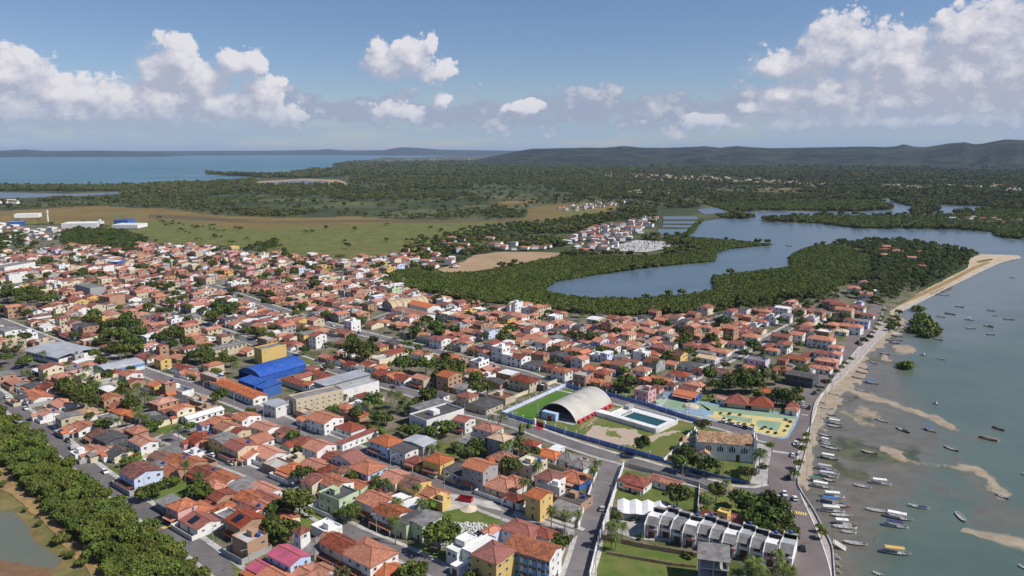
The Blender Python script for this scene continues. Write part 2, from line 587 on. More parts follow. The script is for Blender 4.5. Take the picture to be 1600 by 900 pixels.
# ------------------------------------------------------------------ ground, water and far land
def resample(pts, step, jit, seed, closed=True):
    """walk an outline in steps and push it in and out a little"""
    pts = [Vector(p) for p in pts]
    out = []
    n = len(pts) if closed else len(pts) - 1
    for i in range(n):
        a, b = pts[i], pts[(i + 1) % len(pts)]
        k = max(1, int((b - a).length / step))
        for j in range(k):
            out.append(a.lerp(b, j / k))
    if not closed:
        out.append(pts[-1])
    if jit:
        x = np.array([p.x for p in out])
        y = np.array([p.y for p in out])
        s = 1 / (step * 2.2)
        dx = fbm(x * s, y * s, seed, 3) - .5
        dy = fbm(x * s, y * s, seed + 50, 3) - .5
        out = [p + Vector((2 * jit * u, 2 * jit * w, 0)) for p, u, w in zip(out, dx, dy)]
    return out


def sheet(name, pts, mat, z=None, step=None, jit=0.0, seed=1, kind='structure', parent=None):
    pts = [Vector(p) for p in pts]
    if z is not None:
        pts = [Vector((p.x, p.y, z)) for p in pts]
    if step:
        pts = resample(pts, step, jit, seed)
    tri = tessellate_polygon([pts])
    me = bpy.data.meshes.new(name)
    me.from_pydata([tuple(p) for p in pts], [], [tuple(t) for t in tri])
    me.materials.append(mat)
    me.update()
    import bmesh
    bm = bmesh.new()
    bm.from_mesh(me)
    for f in bm.faces:
        f.normal_update()
        if f.normal.z < 0:
            f.normal_flip()
    bm.to_mesh(me)
    bm.free()
    o = link(name, me, parent)
    if kind:
        o['kind'] = kind
    return o


def pxs(lst, z=0.0):
    return [P(x, y, z) for x, y in lst]


def grid_mesh(name, X, Y, Z, mat, attrs=None, smooth=True):
    h, w = X.shape
    v = np.stack([X.ravel(), Y.ravel(), Z.ravel()], 1)
    i = np.arange(h * w).reshape(h, w)
    q = np.stack([i[:-1, :-1], i[:-1, 1:], i[1:, 1:], i[1:, :-1]], -1).reshape(-1, 4)
    a = v[q[:, 1]] - v[q[:, 0]]
    b = v[q[:, 3]] - v[q[:, 0]]
    if np.median(a[:, 0] * b[:, 1] - a[:, 1] * b[:, 0]) < 0:
        q = q[:, ::-1]
    me = bpy.data.meshes.new(name)
    me.vertices.add(len(v))
    me.vertices.foreach_set('co', v.astype(np.float32).ravel())
    me.loops.add(q.size)
    me.loops.foreach_set('vertex_index', q.astype(np.int32).ravel())
    me.polygons.add(len(q))
    me.polygons.foreach_set('loop_start', np.arange(0, q.size, 4, dtype=np.int32))
    if smooth:
        me.polygons.foreach_set('use_smooth', np.ones(len(q), bool))
    me.materials.append(mat)
    me.update(calc_edges=True)
    me.validate()
    for k, a_ in (attrs or {}).items():
        me.attributes.new(k, 'FLOAT', 'POINT').data.foreach_set('value', a_.astype(np.float32).ravel())
    return link(name, me)


BASE = -1.75
g_ = MB()
g_.face([(-4e4, -4e4, BASE), (4e4, -4e4, BASE), (4e4, 4e4, BASE), (-4e4, 4e4, BASE)])
g_.build('ground', M['forest_floor'])['kind'] = 'structure'

# far bay on the left
BAY = [(-900, 238.2), (742, 238.2), (700, 243.5), (640, 247), (600, 245), (575, 250), (545, 256), (520, 260), (560, 262), (520, 264), (500, 265), (460, 271), (440, 275),
       (400, 274), (325, 271), (320, 273), (405, 277), (415, 279), (380, 283), (350, 285), (290, 287), (240, 289), (150, 292), (60, 292), (0, 291), (-300, 292), (-900, 294)]
M['bay'] = water_mat('bay', (.04, .115, .155), (.085, .19, .215), scale=.0009, rough=.35, stretch=(1, 2.5, 1))
sheet('bay_water', [P(x, y, -1.2) for x, y in BAY], M['bay'], step=260, jit=45, seed=3)
M['channel'] = water_mat('channel', (.10, .12, .15), (.13, .15, .18), rough=.3)
sheet('channel_water', pxs([(-80, 299), (40, 301), (110, 303), (185, 300), (190, 303), (120, 306.5), (40, 309), (-80, 312)], -1.1), M['channel'], step=40, jit=8, seed=4)
sheet('salt_flat', pxs([(408, 283), (470, 279), (530, 281), (545, 288), (500, 290), (430, 289), (395, 288)], -1.05), M['tan_flat'], step=60, jit=25, seed=5)
sheet('salt_water', pxs([(402, 286), (460, 282), (515, 283), (500, 286), (440, 288)], -.9), M['channel'], step=60, jit=25, seed=6)

# lagoon and winding channels
M['lagoon'] = water_mat('lagoon', (.085, .125, .150), (.105, .145, .168), scale=.012, rough=.28)
LAGOON = [(848, 455), (868, 441), (900, 434), (950, 428), (1000, 420), (1060, 414), (1110, 410), (1120, 403), (1118, 394), (1140, 388), (1170, 385), (1205, 385), (1212, 382),
          (1150, 377), (1090, 374), (1072, 371), (1082, 362), (1097, 346), (1130, 341), (1165, 342), (1180, 339), (1150, 335), (1142, 332), (1200, 329), (1280, 331), (1340, 331),
          (1395, 327), (1397, 322), (1372, 313), (1388, 311), (1402, 318), (1430, 319), (1440, 324), (1420, 331), (1440, 335), (1470, 329), (1463, 320), (1500, 321), (1535, 322), (1535, 329), (1480, 334),
          (1430, 337), (1380, 338), (1300, 338), (1250, 338), (1192, 342), (1190, 346), (1280, 350), (1345, 358), (1400, 357), (1500, 359), (1550, 363), (1560, 371), (1590, 374), (1660, 372),
          (1660, 402), (1588, 403), (1540, 399), (1500, 389), (1440, 381), (1400, 377), (1350, 377), (1310, 381), (1270, 384), (1240, 395), (1232, 405), (1235, 417), (1190, 424), (1150, 428), (1112, 432),
          (1113, 445), (1115, 455), (1070, 462), (1000, 467), (930, 467), (880, 462)]
sheet('lagoon_water', pxs(LAGOON, SEA), M['lagoon'], step=14, jit=5, seed=8)
for k, q in enumerate([[(1036, 338), (1088, 338), (1092, 343), (1037, 343)], [(1037, 345.5), (1092, 345.5), (1092, 349.5), (1036, 349.5)], [(1037, 351.5), (1091, 352), (1090, 356), (1034, 355)],
                       [(1030, 358), (1088, 358), (1076, 367), (1025, 366)], [(1088, 327), (1110, 324), (1142, 326), (1132, 334), (1100, 335)]]):
    sheet('salt_pond', pxs(q, -1.2), (M['channel'], M['lagoon'])[k % 2])

# the shallow sea on the right: depth, sand and weed come from the outlines below
MAT_SEA = attr_mat('sea', [('far_grey', (.165, .18, .18), (.125, .15, .152), .3), ('shallow', (.165, .145, .105), (.12, .108, .078), .6), ('weed', (.05, .052, .018), (.12, .115, .04), 1.1), ('sand', (.37, .30, .215), (.26, .21, .15), 1.0)],
                   ((.10, .136, .102), (.078, .114, .09)), nscale=.02, water=('sand',), grain=.06)


def sea():
    px = np.concatenate([np.arange(1225, 1660, 3.0), np.geomspace(1660, 5200, 24)])
    py = np.concatenate([np.arange(384, 470, 3.0), np.arange(470, 960, 2.6), np.arange(960, 1300, 20.0)])
    PX, PY = np.meshgrid(px, py)
    u, v = (PX - 800) / FPX, (PY - 450) / FPX
    t = (CAM_H - SEA) / (math.sin(PITCH) + v * math.cos(PITCH))
    X, Y = t * u, t * (math.cos(PITCH) - v * math.sin(PITCH))
    n = fbm(X * .05, Y * .05, 5, 4)
    n2 = fbm(X * .16, Y * .16, 9, 3)
    n3 = fbm(X * .5, Y * .5, 31, 3)
    SX, SY = PX + (n2 - .5) * 22 + (n3 - .5) * 9, PY + (n - .5) * 18 + (n3 - .5) * 6
    # distance of the deep edge: x of the boundary at each height of the picture
    edge = np.interp(PY, [470, 500, 540, 580, 640, 700, 740, 780, 820, 860, 900, 1000], [1395, 1420, 1405, 1400, 1420, 1470, 1440, 1405, 1370, 1350, 1345, 1340])
    shallow = np.clip(.55 - (SX - edge) / np.interp(PY, [470, 600, 700, 900], [60, 130, 260, 200]), 0, .95)
    sand = np.zeros_like(PX)

    def line(pts, w, gain=1.0):
        d = dist_line(SX, SY * 1.0, pts)
        return np.clip(1.0 - d / (1.75 * w), 0, 1) * gain
    sand = np.maximum(sand, line([(1312, 608), (1345, 619), (1385, 628), (1420, 640), (1450, 650), (1490, 668)], 4.6))
    sand = np.maximum(sand, line([(1490, 668), (1530, 684), (1560, 694)], 4.5, .55))
    sand = np.maximum(sand, line([(1375, 700), (1395, 704), (1412, 712)], 5))
    sand = np.maximum(sand, line([(1412, 712), (1450, 722), (1500, 729)], 4.5, .62))
    sand = np.maximum(sand, line([(1500, 729), (1526, 733), (1540, 748), (1556, 768), (1572, 778)], 7, .9))
    sand = np.maximum(sand, line([(1508, 827), (1545, 836), (1600, 850), (1680, 878)], np.interp(PX, [1500, 1560, 1650], [3.5, 9, 18])))
    sand = np.maximum(sand, line([(1402, 546), (1424, 550)], 6))
    sand = np.maximum(sand, line([(1383, 558), (1390, 562)], 4))
    sand = np.maximum(sand, line([(1345, 640), (1368, 650)], 9, .7))
    poly = [(1418, 505), (1400, 520), (1382, 538), (1368, 545), (1352, 560), (1352, 580), (1344, 600), (1318, 612), (1306, 640), (1290, 652), (1283, 676), (1272, 700), (1265, 735), (1262, 770), (1240, 760), (1220, 700), (1250, 620), (1400, 490)]
    sand = np.maximum(sand, inside(SX, SY, poly) * 1.0)
    sand = np.maximum(sand, line([(1320, 640), (1345, 660), (1365, 668)], 8, .65))
    halo = np.maximum.reduce([line([(1405, 715), (1440, 740), (1480, 770), (1560, 792)], 26, .9), line([(1535, 800), (1600, 815), (1680, 850)], 40, 1.0), line([(1500, 725), (1560, 790)], 30, 1.0),
                              line([(1330, 605), (1450, 660), (1540, 690)], 22, .8)])
    shallow = np.maximum(shallow, halo * .62)
    weed = np.zeros_like(PX)
    for pts, w, gn in (([(1310, 690), (1345, 700), (1380, 708), (1428, 708)], 11, 1.0), ([(1318, 704), (1345, 712), (1400, 706)], 9, 1.0), ([(1300, 722), (1320, 735), (1350, 742)], 14, .8),
                       ([(1292, 622), (1314, 630)], 5, .9), ([(1325, 625), (1345, 620)], 5, .8), ([(1330, 648), (1345, 658), (1370, 655), (1364, 646)], 7, .85), ([(1280, 648), (1290, 652)], 5, .9),
                       ([(1352, 560), (1384, 562)], 5, .9), ([(1300, 668), (1340, 672)], 6, .5), ([(1360, 672), (1390, 678)], 4, .5), ([(1283, 655), (1287, 660)], 4, .6), ([(1390, 568), (1432, 574)], 4, .75)):
        weed = np.maximum(weed, line(pts, w, gn))
    land = [(1100, 300), (1592, 300), (1592, 402), (1556, 411), (1500, 436), (1440, 468), (1392, 492), (1404, 505), (1370, 530), (1330, 570), (1290, 605), (1262, 640), (1240, 760), (1290, 880), (1290, 1400), (1100, 1400)]
    Z = np.where(inside(PX, PY, land) | (PY < 402 - (PX - 1592) * .03), BASE - .3, SEA + .03 + np.clip(sand, 0, 1) * .22)
    far_grey = np.clip((640 - PY) / 230 + (n - .5) * .5 - np.clip((PX - 1500) / 500, 0, .4), 0, .8)  # water colour turns greyer towards the far side of the bay
    o = grid_mesh('sea_water', X, Y, Z, MAT_SEA, {'shallow': shallow, 'sand': sand, 'weed': weed, 'far_grey': far_grey})
    o['kind'] = 'structure'


sea()

# open grassland, its wetter and drier parts
M['grassland'] = attr_mat('grassland', [('green', (.105, .125, .03), (.155, .15, .048), .9), ('dark', (.125, .095, .05), (.10, .08, .045), .5)], ((.21, .15, .05), (.155, .11, .042)), nscale=.008, grain=.2)
FIELD = [(-60, 330), (60, 326), (150, 322), (250, 325), (330, 335), (450, 340), (550, 338), (650, 342), (760, 345), (820, 340), (830, 322), (900, 318), (970, 320), (945, 334), (880, 345), (800, 356),
         (760, 362), (700, 376), (640, 390), (600, 400), (570, 404), (500, 400), (440, 394), (380, 386), (330, 382), (250, 380), (200, 362), (130, 350), (60, 350), (-60, 350)]


def field():
    px, py = np.arange(-60, 985, 6.0), np.arange(316, 407, 1.5)
    PX, PY = np.meshgrid(px, py)
    u, v = (PX - 800) / FPX, (PY - 450) / FPX
    z = -1.0
    t = (CAM_H - z) / (math.sin(PITCH) + v * math.cos(PITCH))
    X, Y = t * u, t * (math.cos(PITCH) - v * math.sin(PITCH))
    ins = inside(PX, PY + (fbm(X * .01, Y * .01, 3) - .5) * 5, FIELD)
    n = fbm(X * .006, Y * .006, 21)
    green = np.clip((PY - np.interp(PX, [0, 200, 300, 500, 700, 900], [342, 346, 356, 356, 348, 338])) / 26 + .5 + (n - .5) * 1.5, 0, 1)
    dark = np.clip(1 - np.abs(PY - np.interp(PX, [250, 400, 600, 800], [338, 347, 345, 345])) / 7, 0, 1) * (PX > 230) * (.25 + .9 * n)
    Z = np.where(ins, z, -2.4)
    grid_mesh('grassland', X, Y, Z, M['grassland'], {'green': green, 'dark': dark})['kind'] = 'structure'


field()
sheet('sand_flat', pxs([(683, 421), (720, 410), (745, 398), (790, 393), (882, 395), (868, 402), (820, 410), (770, 419), (725, 426), (700, 428)], -.9), M['tan_flat'], step=10, jit=5, seed=11)
sheet('sand_flat', pxs([(1062, 383), (1095, 383), (1097, 386), (1060, 387)], -.9), M['tan_flat'], step=10, jit=4, seed=12)
sheet('sand_flat', pxs([(915, 400), (970, 399), (975, 402), (915, 403)], -.9), M['tan_flat'], step=10, jit=4, seed=13)
sheet('bare_land', pxs([(925, 274), (1000, 272), (1100, 276), (1200, 281), (1290, 288), (1285, 292), (1200, 288), (1100, 284), (980, 279)], -.9), M['tan_flat'], step=90, jit=60, seed=14)
for k, q in enumerate([[(640, 262), (700, 262), (690, 264), (630, 264)], [(560, 283), (640, 281), (620, 284), (560, 286)], [(1020, 262), (1180, 261), (1290, 263), (1150, 266), (1030, 265)],
                       [(1300, 276), (1440, 274), (1520, 276), (1400, 279)], [(900, 292), (990, 295), (1010, 301), (930, 298)], [(1170, 292), (1280, 296), (1270, 299), (1180, 296)], [(760, 316), (830, 312), (835, 316), (780, 320)], [(840, 256), (930, 256), (900, 258), (830, 258)]]):
    sheet('meadow', pxs(q, -.85), M['grassland'], step=80, jit=55, seed=30 + k)


# hills on the horizon
M['hill'] = surf('hill', (.008, .013, .009), (.042, .046, .024), scale=.0035, lo=.36, hi=.66, rnd=0, grain=.4, bump=60.0)


def hills():
    prof = [(690, 256), (740, 250), (775, 243), (805, 237), (830, 232.8), (910, 231), (940, 231), (975, 228.5), (1000, 231), (1035, 231.5), (1060, 231), (1100, 228.5), (1125, 231), (1150, 229), (1175, 230.5), (1200, 232), (1240, 231.5),
            (1275, 231), (1340, 230), (1380, 230.5), (1398, 229.5), (1412, 227), (1425, 230), (1445, 231), (1480, 226), (1505, 224), (1520, 227.5), (1535, 226.5), (1565, 221.5), (1600, 222), (1660, 224), (1800, 222), (2000, 226), (2300, 224), (2700, 228)]
    px = np.arange(690, 2700, 4.0)
    dd = np.linspace(5200, 12500, 74)
    PX, D = np.meshgrid(px, dd)
    az = np.arctan((PX - 800) / (FPX * 1.015))
    top = np.interp(PX, [p[0] for p in prof], [p[1] for p in prof])
    peak = np.interp(PX, [700, 1000, 1400, 1600, 2000], [9200, 9400, 9000, 8200, 8000]) + 700 * (fbm(PX * .012, PX * 0, 4) - .5)
    hgt = CAM_H + (236.3 - top) / FPX * peak
    X, Y = D * np.sin(az), D * np.cos(az)
    r = np.clip(1 - np.abs(D - peak) / np.where(D < peak, peak - 5600, 3300), 0, 1)
    r = r * r * (3 - 2 * r)
    rid = 1 - np.abs(fbm(X * .0011, Y * .0011, 7, 5) * 2 - 1)
    front = .5 * np.exp(-((D - 6900) / 520) ** 2) * np.clip(fbm(PX * .011, PX * 0 + 4, 9) * 3 - 1.05, 0, 1.0) * (PX > 900)
    Z = -6 + (hgt + 6) * np.maximum(r * (.42 + .58 * rid) / np.maximum(.42 + .58 * np.max(np.where(np.abs(D - peak) < 260, rid, 0), axis=0)[None, :], .2), front)
    Z = np.minimum(Z, hgt * np.clip(r + front * .9, 0, 1))
    Z = np.maximum(Z, -2.4)
    grid_mesh('hills', X, Y, Z, M['hill'])['kind'] = 'structure'
    prof = [(-900, 236), (-300, 235), (0, 236), (40, 234.2), (75, 236.2), (150, 235.6), (225, 236.4), (300, 236), (420, 235.8), (500, 234.5), (512, 233.2), (540, 235.5), (600, 235), (620, 231.5), (634, 230.6), (655, 231.5), (690, 234.3), (760, 235.2), (840, 236), (900, 237)]
    px = np.arange(-900, 905, 5.0)
    off = np.linspace(-1, 1, 15)
    PX, O = np.meshgrid(px, off)
    base = np.interp(PX, [-900, 250, 300, 560, 620, 900], [22000, 22000, 27000, 27000, 25000, 25000])
    az = np.arctan((PX - 800) / (FPX * 1.015))
    D = base + O * 1500
    hgt = CAM_H + (236.3 - np.interp(PX, [p[0] for p in prof], [p[1] for p in prof])) / FPX * base
    Z = -8 + (hgt + 8) * (1 - np.abs(O) ** 1.5)
    grid_mesh('islands', D * np.sin(az), D * np.cos(az), np.maximum(Z, -2.4), M['hill'])['kind'] = 'structure'


hills()

# pond, bank and dirt track at the lower left
sheet('bank', pxs([(-400, 640), (0, 640), (130, 730), (260, 840), (345, 905), (420, 985), (-400, 985)], -.9), surf('bank', (.12, .115, .035), (.22, .17, .07), scale=.14, rnd=0, grain=.3))
POND_M = attr_mat('pond', [('mud', (.20, .115, .05), (.15, .085, .045), .3)], ((.125, .14, .10), (.15, .145, .095)), nscale=.05, water=('mud',), grain=.08)


def pond():
    px, py = np.arange(-420, 125, 3.0), np.arange(790, 1000, 3.0)
    PX, PY = np.meshgrid(px, py)
    u, v = (PX - 800) / FPX, (PY - 450) / FPX
    t = (CAM_H + .8) / (math.sin(PITCH) + v * math.cos(PITCH))
    X, Y = t * u, t * (math.cos(PITCH) - v * math.sin(PITCH))
    n = fbm(X * .1, Y * .1, 3)
    n2 = fbm(X * .05, Y * .05, 13)
    edge = np.interp(PY, [795, 810, 830, 850, 866, 880, 900, 1000], [10, 38, 52, 66, 95, 102, 88, 60]) + (n - .5) * 16
    ins = (PX < edge) & (PY > 797 + (n - .5) * 8)
    d = np.clip((PY - 866 + (n2 - .5) * 40 - PX * .12) / 14, 0, 1)
    d = np.maximum(d, np.clip(1 - (edge - PX) / 12, 0, 1) * .9)
    d = np.maximum(d, np.clip((860 - PY) / 60, 0, 1) * np.clip((PX - 30) / 30, 0, .55))
    grid_mesh('pond_water', X, Y, np.where(ins, -.8, -1.6), POND_M, {'mud': d})['kind'] = 'structure'


pond()
sheet('dirt_track', pxs([(-30, 725), (8, 728), (22, 752), (45, 775), (80, 805), (112, 836), (140, 860), (175, 905), (190, 960), (150, 960), (140, 900), (112, 868), (92, 840), (55, 806), (20, 775), (-30, 745)], -.72), M['track'], step=3, jit=1.6, seed=15)

sheet('causeway', pxs([(1376, 498), (1378, 480), (1416, 466), (1453, 449), (1490, 430), (1513, 417), (1515, 404), (1532, 397), (1592, 399), (1596, 402), (1560, 411), (1502, 438), (1448, 465), (1398, 489), (1402, 506)], -.6), M['sand'], step=4, jit=1.5, seed=19)
# low platform the town stands on: bare earth, grass and concrete
TOWN = [(-500, 352), (-60, 352), (60, 352), (130, 352), (200, 364), (250, 381), (330, 384), (440, 396), (570, 406), (600, 402), (640, 398), (655, 412), (620, 428), (588, 436), (640, 453), (720, 470), (850, 484), (950, 497), (1080, 493),
        (1160, 482), (1230, 470), (1290, 462), (1340, 440), (1372, 425), (1440, 440), (1430, 462), (1390, 486), (1399, 508), (1368, 531), (1337, 566), (1304, 598), (1272, 628), (1263, 682), (1252, 726), (1245, 758), (1270, 800), (1288, 835), (1298, 856), (1302, 900), (1310, 1000),
        (1000, 1250), (700, 1250), (440, 985), (420, 950), (350, 893), (262, 832), (130, 732), (20, 642), (-60, 585), (-500, 470)]
M['town_soil'] = surf('town_soil', (.07, .088, .026), (.19, .16, .12), scale=.11, lo=.36, hi=.6, rnd=0, grain=.25)
sheet('town_ground', pxs(TOWN, -.05), M['town_soil'])

# ------------------------------------------------------------------ roads, pavements, kerbs
ROADS = {  # name: (width, pavement width, centre line)
    'mangrove_street': (7.6, 2.2, [(-120, 535), (0, 622), (60, 665), (122, 719), (205, 783), (293, 846), (352, 892), (425, 955), (520, 1050)]),
    'second_street': (6.6, 1.8, [(258, 682), (320, 710), (400, 741), (450, 767), (500, 802), (550, 831), (625, 863), (682, 891), (760, 935), (860, 990)]),
    'market_avenue': (9.0, 2.2, [(-200, 440), (-60, 482), (0, 502), (100, 541), (175, 562), (250, 590), (325, 612), (400, 640), (450, 663), (530, 695), (612, 727), (712, 768), (800, 803), (900, 838)]),
    'stadium_road': (8.0, 2.0, [(235, 478), (330, 512), (445, 552), (500, 571), (590, 598), (650, 616), (722, 640), (800, 661), (875, 688), (945, 711), (1000, 725), (1050, 741), (1100, 755), (1150, 768), (1185, 770), (1212, 765)]),
    'upper_road': (8.0, 2.0, [(330, 446), (420, 478), (500, 503), (570, 522), (650, 541), (700, 554), (775, 573), (825, 586), (862, 602), (905, 612), (960, 626), (1012, 639), (1087, 656), (1140, 669), (1185, 683), (1206, 688)]),
    'diagonal_street': (6.5, 2.2, [(1015, 634), (1037, 617), (1062, 600), (1087, 587), (1125, 567), (1175, 541), (1202, 528), (1240, 508)]),
    'cross_street': (8.2, 1.8, [(880, 965), (905, 893), (919, 845), (931, 795), (944, 752), (953, 718)]),
    'short_street': (6.0, 1.5, [(240, 694), (262, 681), (300, 667), (345, 655), (398, 643)]),
    'mid_street': (6.0, 1.5, [(724, 640), (752, 622), (790, 600), (822, 586)]),
    'west_street': (6.0, 1.5, [(130, 505), (170, 490), (230, 470), (330, 446), (420, 420), (560, 404)]),
    'back_street': (6.0, 1.5, [(450, 552), (480, 540), (540, 515), (570, 505), (640, 478)]),
}
BEACH_ROAD = [(1276, 985), (1275, 900), (1263, 850), (1250, 815), (1236, 782), (1226, 750), (1228, 720), (1235, 692), (1256, 652), (1268, 620), (1300, 577), (1330, 542), (1356, 514), (1366, 497), (1374, 478)]


def ribbon(pts, off0, off1, z0, z1=None):
    """left and right edges of a band beside a centre line"""
    out = []
    n = len(pts)
    for i, p in enumerate(pts):
        a, b = pts[max(i - 1, 0)], pts[min(i + 1, n - 1)]
        d = Vector((b.x - a.x, b.y - a.y, 0)).normalized()
        nn = Vector((-d.y, d.x, 0))
        out.append((p + nn * off0, p + nn * off1))
    return [(Vector((a.x, a.y, z0)), Vector((b.x, b.y, z0 if z1 is None else z1))) for a, b in out]


def band(name, pts, off0, off1, z, mat, thick=0.0, kind='structure'):
    rb = ribbon(pts, off0, off1, z)
    mb = MB()
    for (a, b), (c, d) in zip(rb, rb[1:]):
        mb.face((a, b, d, c) if off0 > off1 else (b, a, c, d))
        if thick:
            dz = Vector((0, 0, thick))
            mb.face((a, c, c - dz, a - dz))
            mb.face((d, b, b - dz, d - dz))
    o = mb.build(name, mat)
    if kind:
        o['kind'] = kind
    return o


def smooth_line(px, step=6.0, z=0.0):
    pts = pxs(px, z)
    out = []
    for i in range(len(pts) - 1):
        p0, p1, p2, p3 = pts[max(i - 1, 0)], pts[i], pts[i + 1], pts[min(i + 2, len(pts) - 1)]
        k = max(1, int((p2 - p1).length / step))
        for j in range(k):
            t = j / k
            out.append(.5 * ((2 * p1) + (p2 - p0) * t + (2 * p0 - 5 * p1 + 4 * p2 - p3) * t * t + (3 * p1 - p0 - 3 * p2 + p3) * t ** 3))
    out.append(pts[-1])
    return out


ROAD_LINES = {}
for k, (nm, (w, pw, px)) in enumerate(ROADS.items()):
    ln = smooth_line(px)
    ROAD_LINES[nm] = (ln, w / 2 + pw)
    band('road', ln, w / 2, -w / 2, .02 + .004 * k, M['asphalt'])
    for s in (1, -1):
        band('pavement', ln, s * (w / 2 + pw), s * w / 2, .13 + .003 * k if nm not in ('cross_street', 'mid_street', 'short_street', 'back_street', 'west_street') else .008 + .001 * k, M['concrete'], .13)
bl = smooth_line(BEACH_ROAD, 4)
ROAD_LINES['beach'] = (bl, 9.0)
band('beach_road', bl, 6.6, -4.6, .075, M['beach_asphalt'])
# promenade between road and sea wall
WALL_LINE = [(1312, 985), (1304, 900), (1300, 856), (1290, 835), (1272, 800), (1247, 757), (1254, 725), (1265, 682), (1275, 628), (1307, 597), (1340, 565), (1372, 530), (1400, 508)]
wl = smooth_line(WALL_LINE, 4)
bl0 = ribbon(bl, -4.6, -4.8, 0)
prom = [a for a, b in bl0 if a.y < P(1366, 500).y] + [p for p in wl[::-1]]
sheet('promenade', prom, surf('promenade', (.43, .37, .35), (.36, .31, .29), scale=.3, rnd=0, grain=.15), z=.15)
band('kerb', bl, -4.5, -4.85, .22, M['kerb_paint'], .3)
sw = band('sea_wall', wl, .2, -.2, .75, M['concrete'], 2.6, kind=None)
tag(sw, 'long low white wall along the beach promenade', 'sea wall')
band('causeway_road', smooth_line([(1384, 482), (1420, 467), (1455, 452), (1492, 434), (1520, 419), (1545, 409)], 8), 3, -3, -.5, M['track'])
band('causeway_edge', smooth_line([(1399, 489), (1448, 464.5), (1502, 437.5), (1560, 410.6), (1594, 402)], 8), 1.2, -1.2, -.35, M['concrete'], .8)
for q in ([(1452, 459), (1482, 446), (1490, 447), (1462, 461)], [(1524, 408), (1548, 404), (1552, 406), (1530, 411)]):
    sheet('causeway_grass', pxs(q, -.55), M['grassland'], step=4, jit=1.5, seed=3)

# ------------------------------------------------------------------ trees and woods
def to_px(x, y, z=0.0):
    dy, dz = y, z - CAM_H
    zc = dy * math.cos(PITCH) - dz * math.sin(PITCH)
    yc = dy * math.sin(PITCH) + dz * math.cos(PITCH)
    return 800 + FPX * x / zc, 450 - FPX * yc / zc


def quads_mesh(name, c, nrm, size, mat, aspect=1.0, rs=None):
    """many small leaf sprays: a bent quad at each point"""
    n = len(c)
    r = rs or np.random.default_rng(1)
    t = r.normal(size=(n, 3))
    u = np.cross(nrm, t)
    u /= np.linalg.norm(u, axis=1, keepdims=True) + 1e-9
    w = np.cross(nrm, u)
    s = size[:, None] * .5
    v = np.stack([c - u * s - w * s * aspect, c + u * s - w * s * aspect * .6, c + u * s * .8 + w * s * aspect, c - u * s * .7 + w * s * aspect * .8], 1).reshape(-1, 3)
    me = bpy.data.meshes.new(name)
    me.vertices.add(4 * n)
    me.vertices.foreach_set('co', v.astype(np.float32).ravel())
    me.loops.add(4 * n)
    me.loops.foreach_set('vertex_index', np.arange(4 * n, dtype=np.int32))
    me.polygons.add(n)
    me.polygons.foreach_set('loop_start', np.arange(0, 4 * n, 4, dtype=np.int32))
    me.materials.append(mat)
    me.update(calc_edges=True)
    return me


def crown_mesh(name, mat, rad, hgt, z0, nclump, nleaf, leaf, seed, flat=.0, spread=.36):
    r = np.random.default_rng(seed)
    d = r.normal(size=(nclump, 3))
    d[:, 2] = np.abs(d[:, 2]) * .9 - .25
    d /= np.linalg.norm(d, axis=1, keepdims=True)
    rr = r.uniform(.45, .82, (nclump, 1))
    cc = d * rr * np.array([rad, rad, hgt * .5]) * r.uniform(.85, 1.1, (nclump, 1))
    cr = rad * spread * r.uniform(.7, 1.25, nclump)
    k = r.integers(0, nclump, nleaf)
    q = r.normal(size=(nleaf, 3))
    q[:, 2] += .35
    q /= np.linalg.norm(q, axis=1, keepdims=True)
    sh = r.uniform(.62, 1.05, (nleaf, 1))
    p = cc[k] + q * sh * cr[k][:, None] * np.array([1, 1, .8])
    p[:, 2] = np.maximum(p[:, 2], -hgt * .42 + r.uniform(0, .3, nleaf))
    p[:, 2] += z0 + hgt * .5
    nrm = q + r.normal(size=(nleaf, 3)) * .45
    nrm /= np.linalg.norm(nrm, axis=1, keepdims=True)
    return quads_mesh(name, p, nrm, leaf * r.uniform(.7, 1.35, nleaf), mat, rs=r), cc


def trunk_mesh(h, rad, cc, seed, z0, hgt):
    r = random.Random(seed)
    mb = MB()
    mb.tube([(0, 0, -.3), (r.uniform(-.15, .15), r.uniform(-.15, .15), h * .5), (0, 0, h)], [rad, rad * .75, rad * .6], 7)
    for c in list(cc)[:5]:
        e = Vector((c[0], c[1], c[2] + z0 + hgt * .5))
        mb.tube([(0, 0, h * .8), Vector((0, 0, h)).lerp(e, .5) + Vector((0, 0, .2)), e], [rad * .5, rad * .32, rad * .12], 5)
    return mb.mesh('trunk', M['trunk'])


TREE_DATA = {}


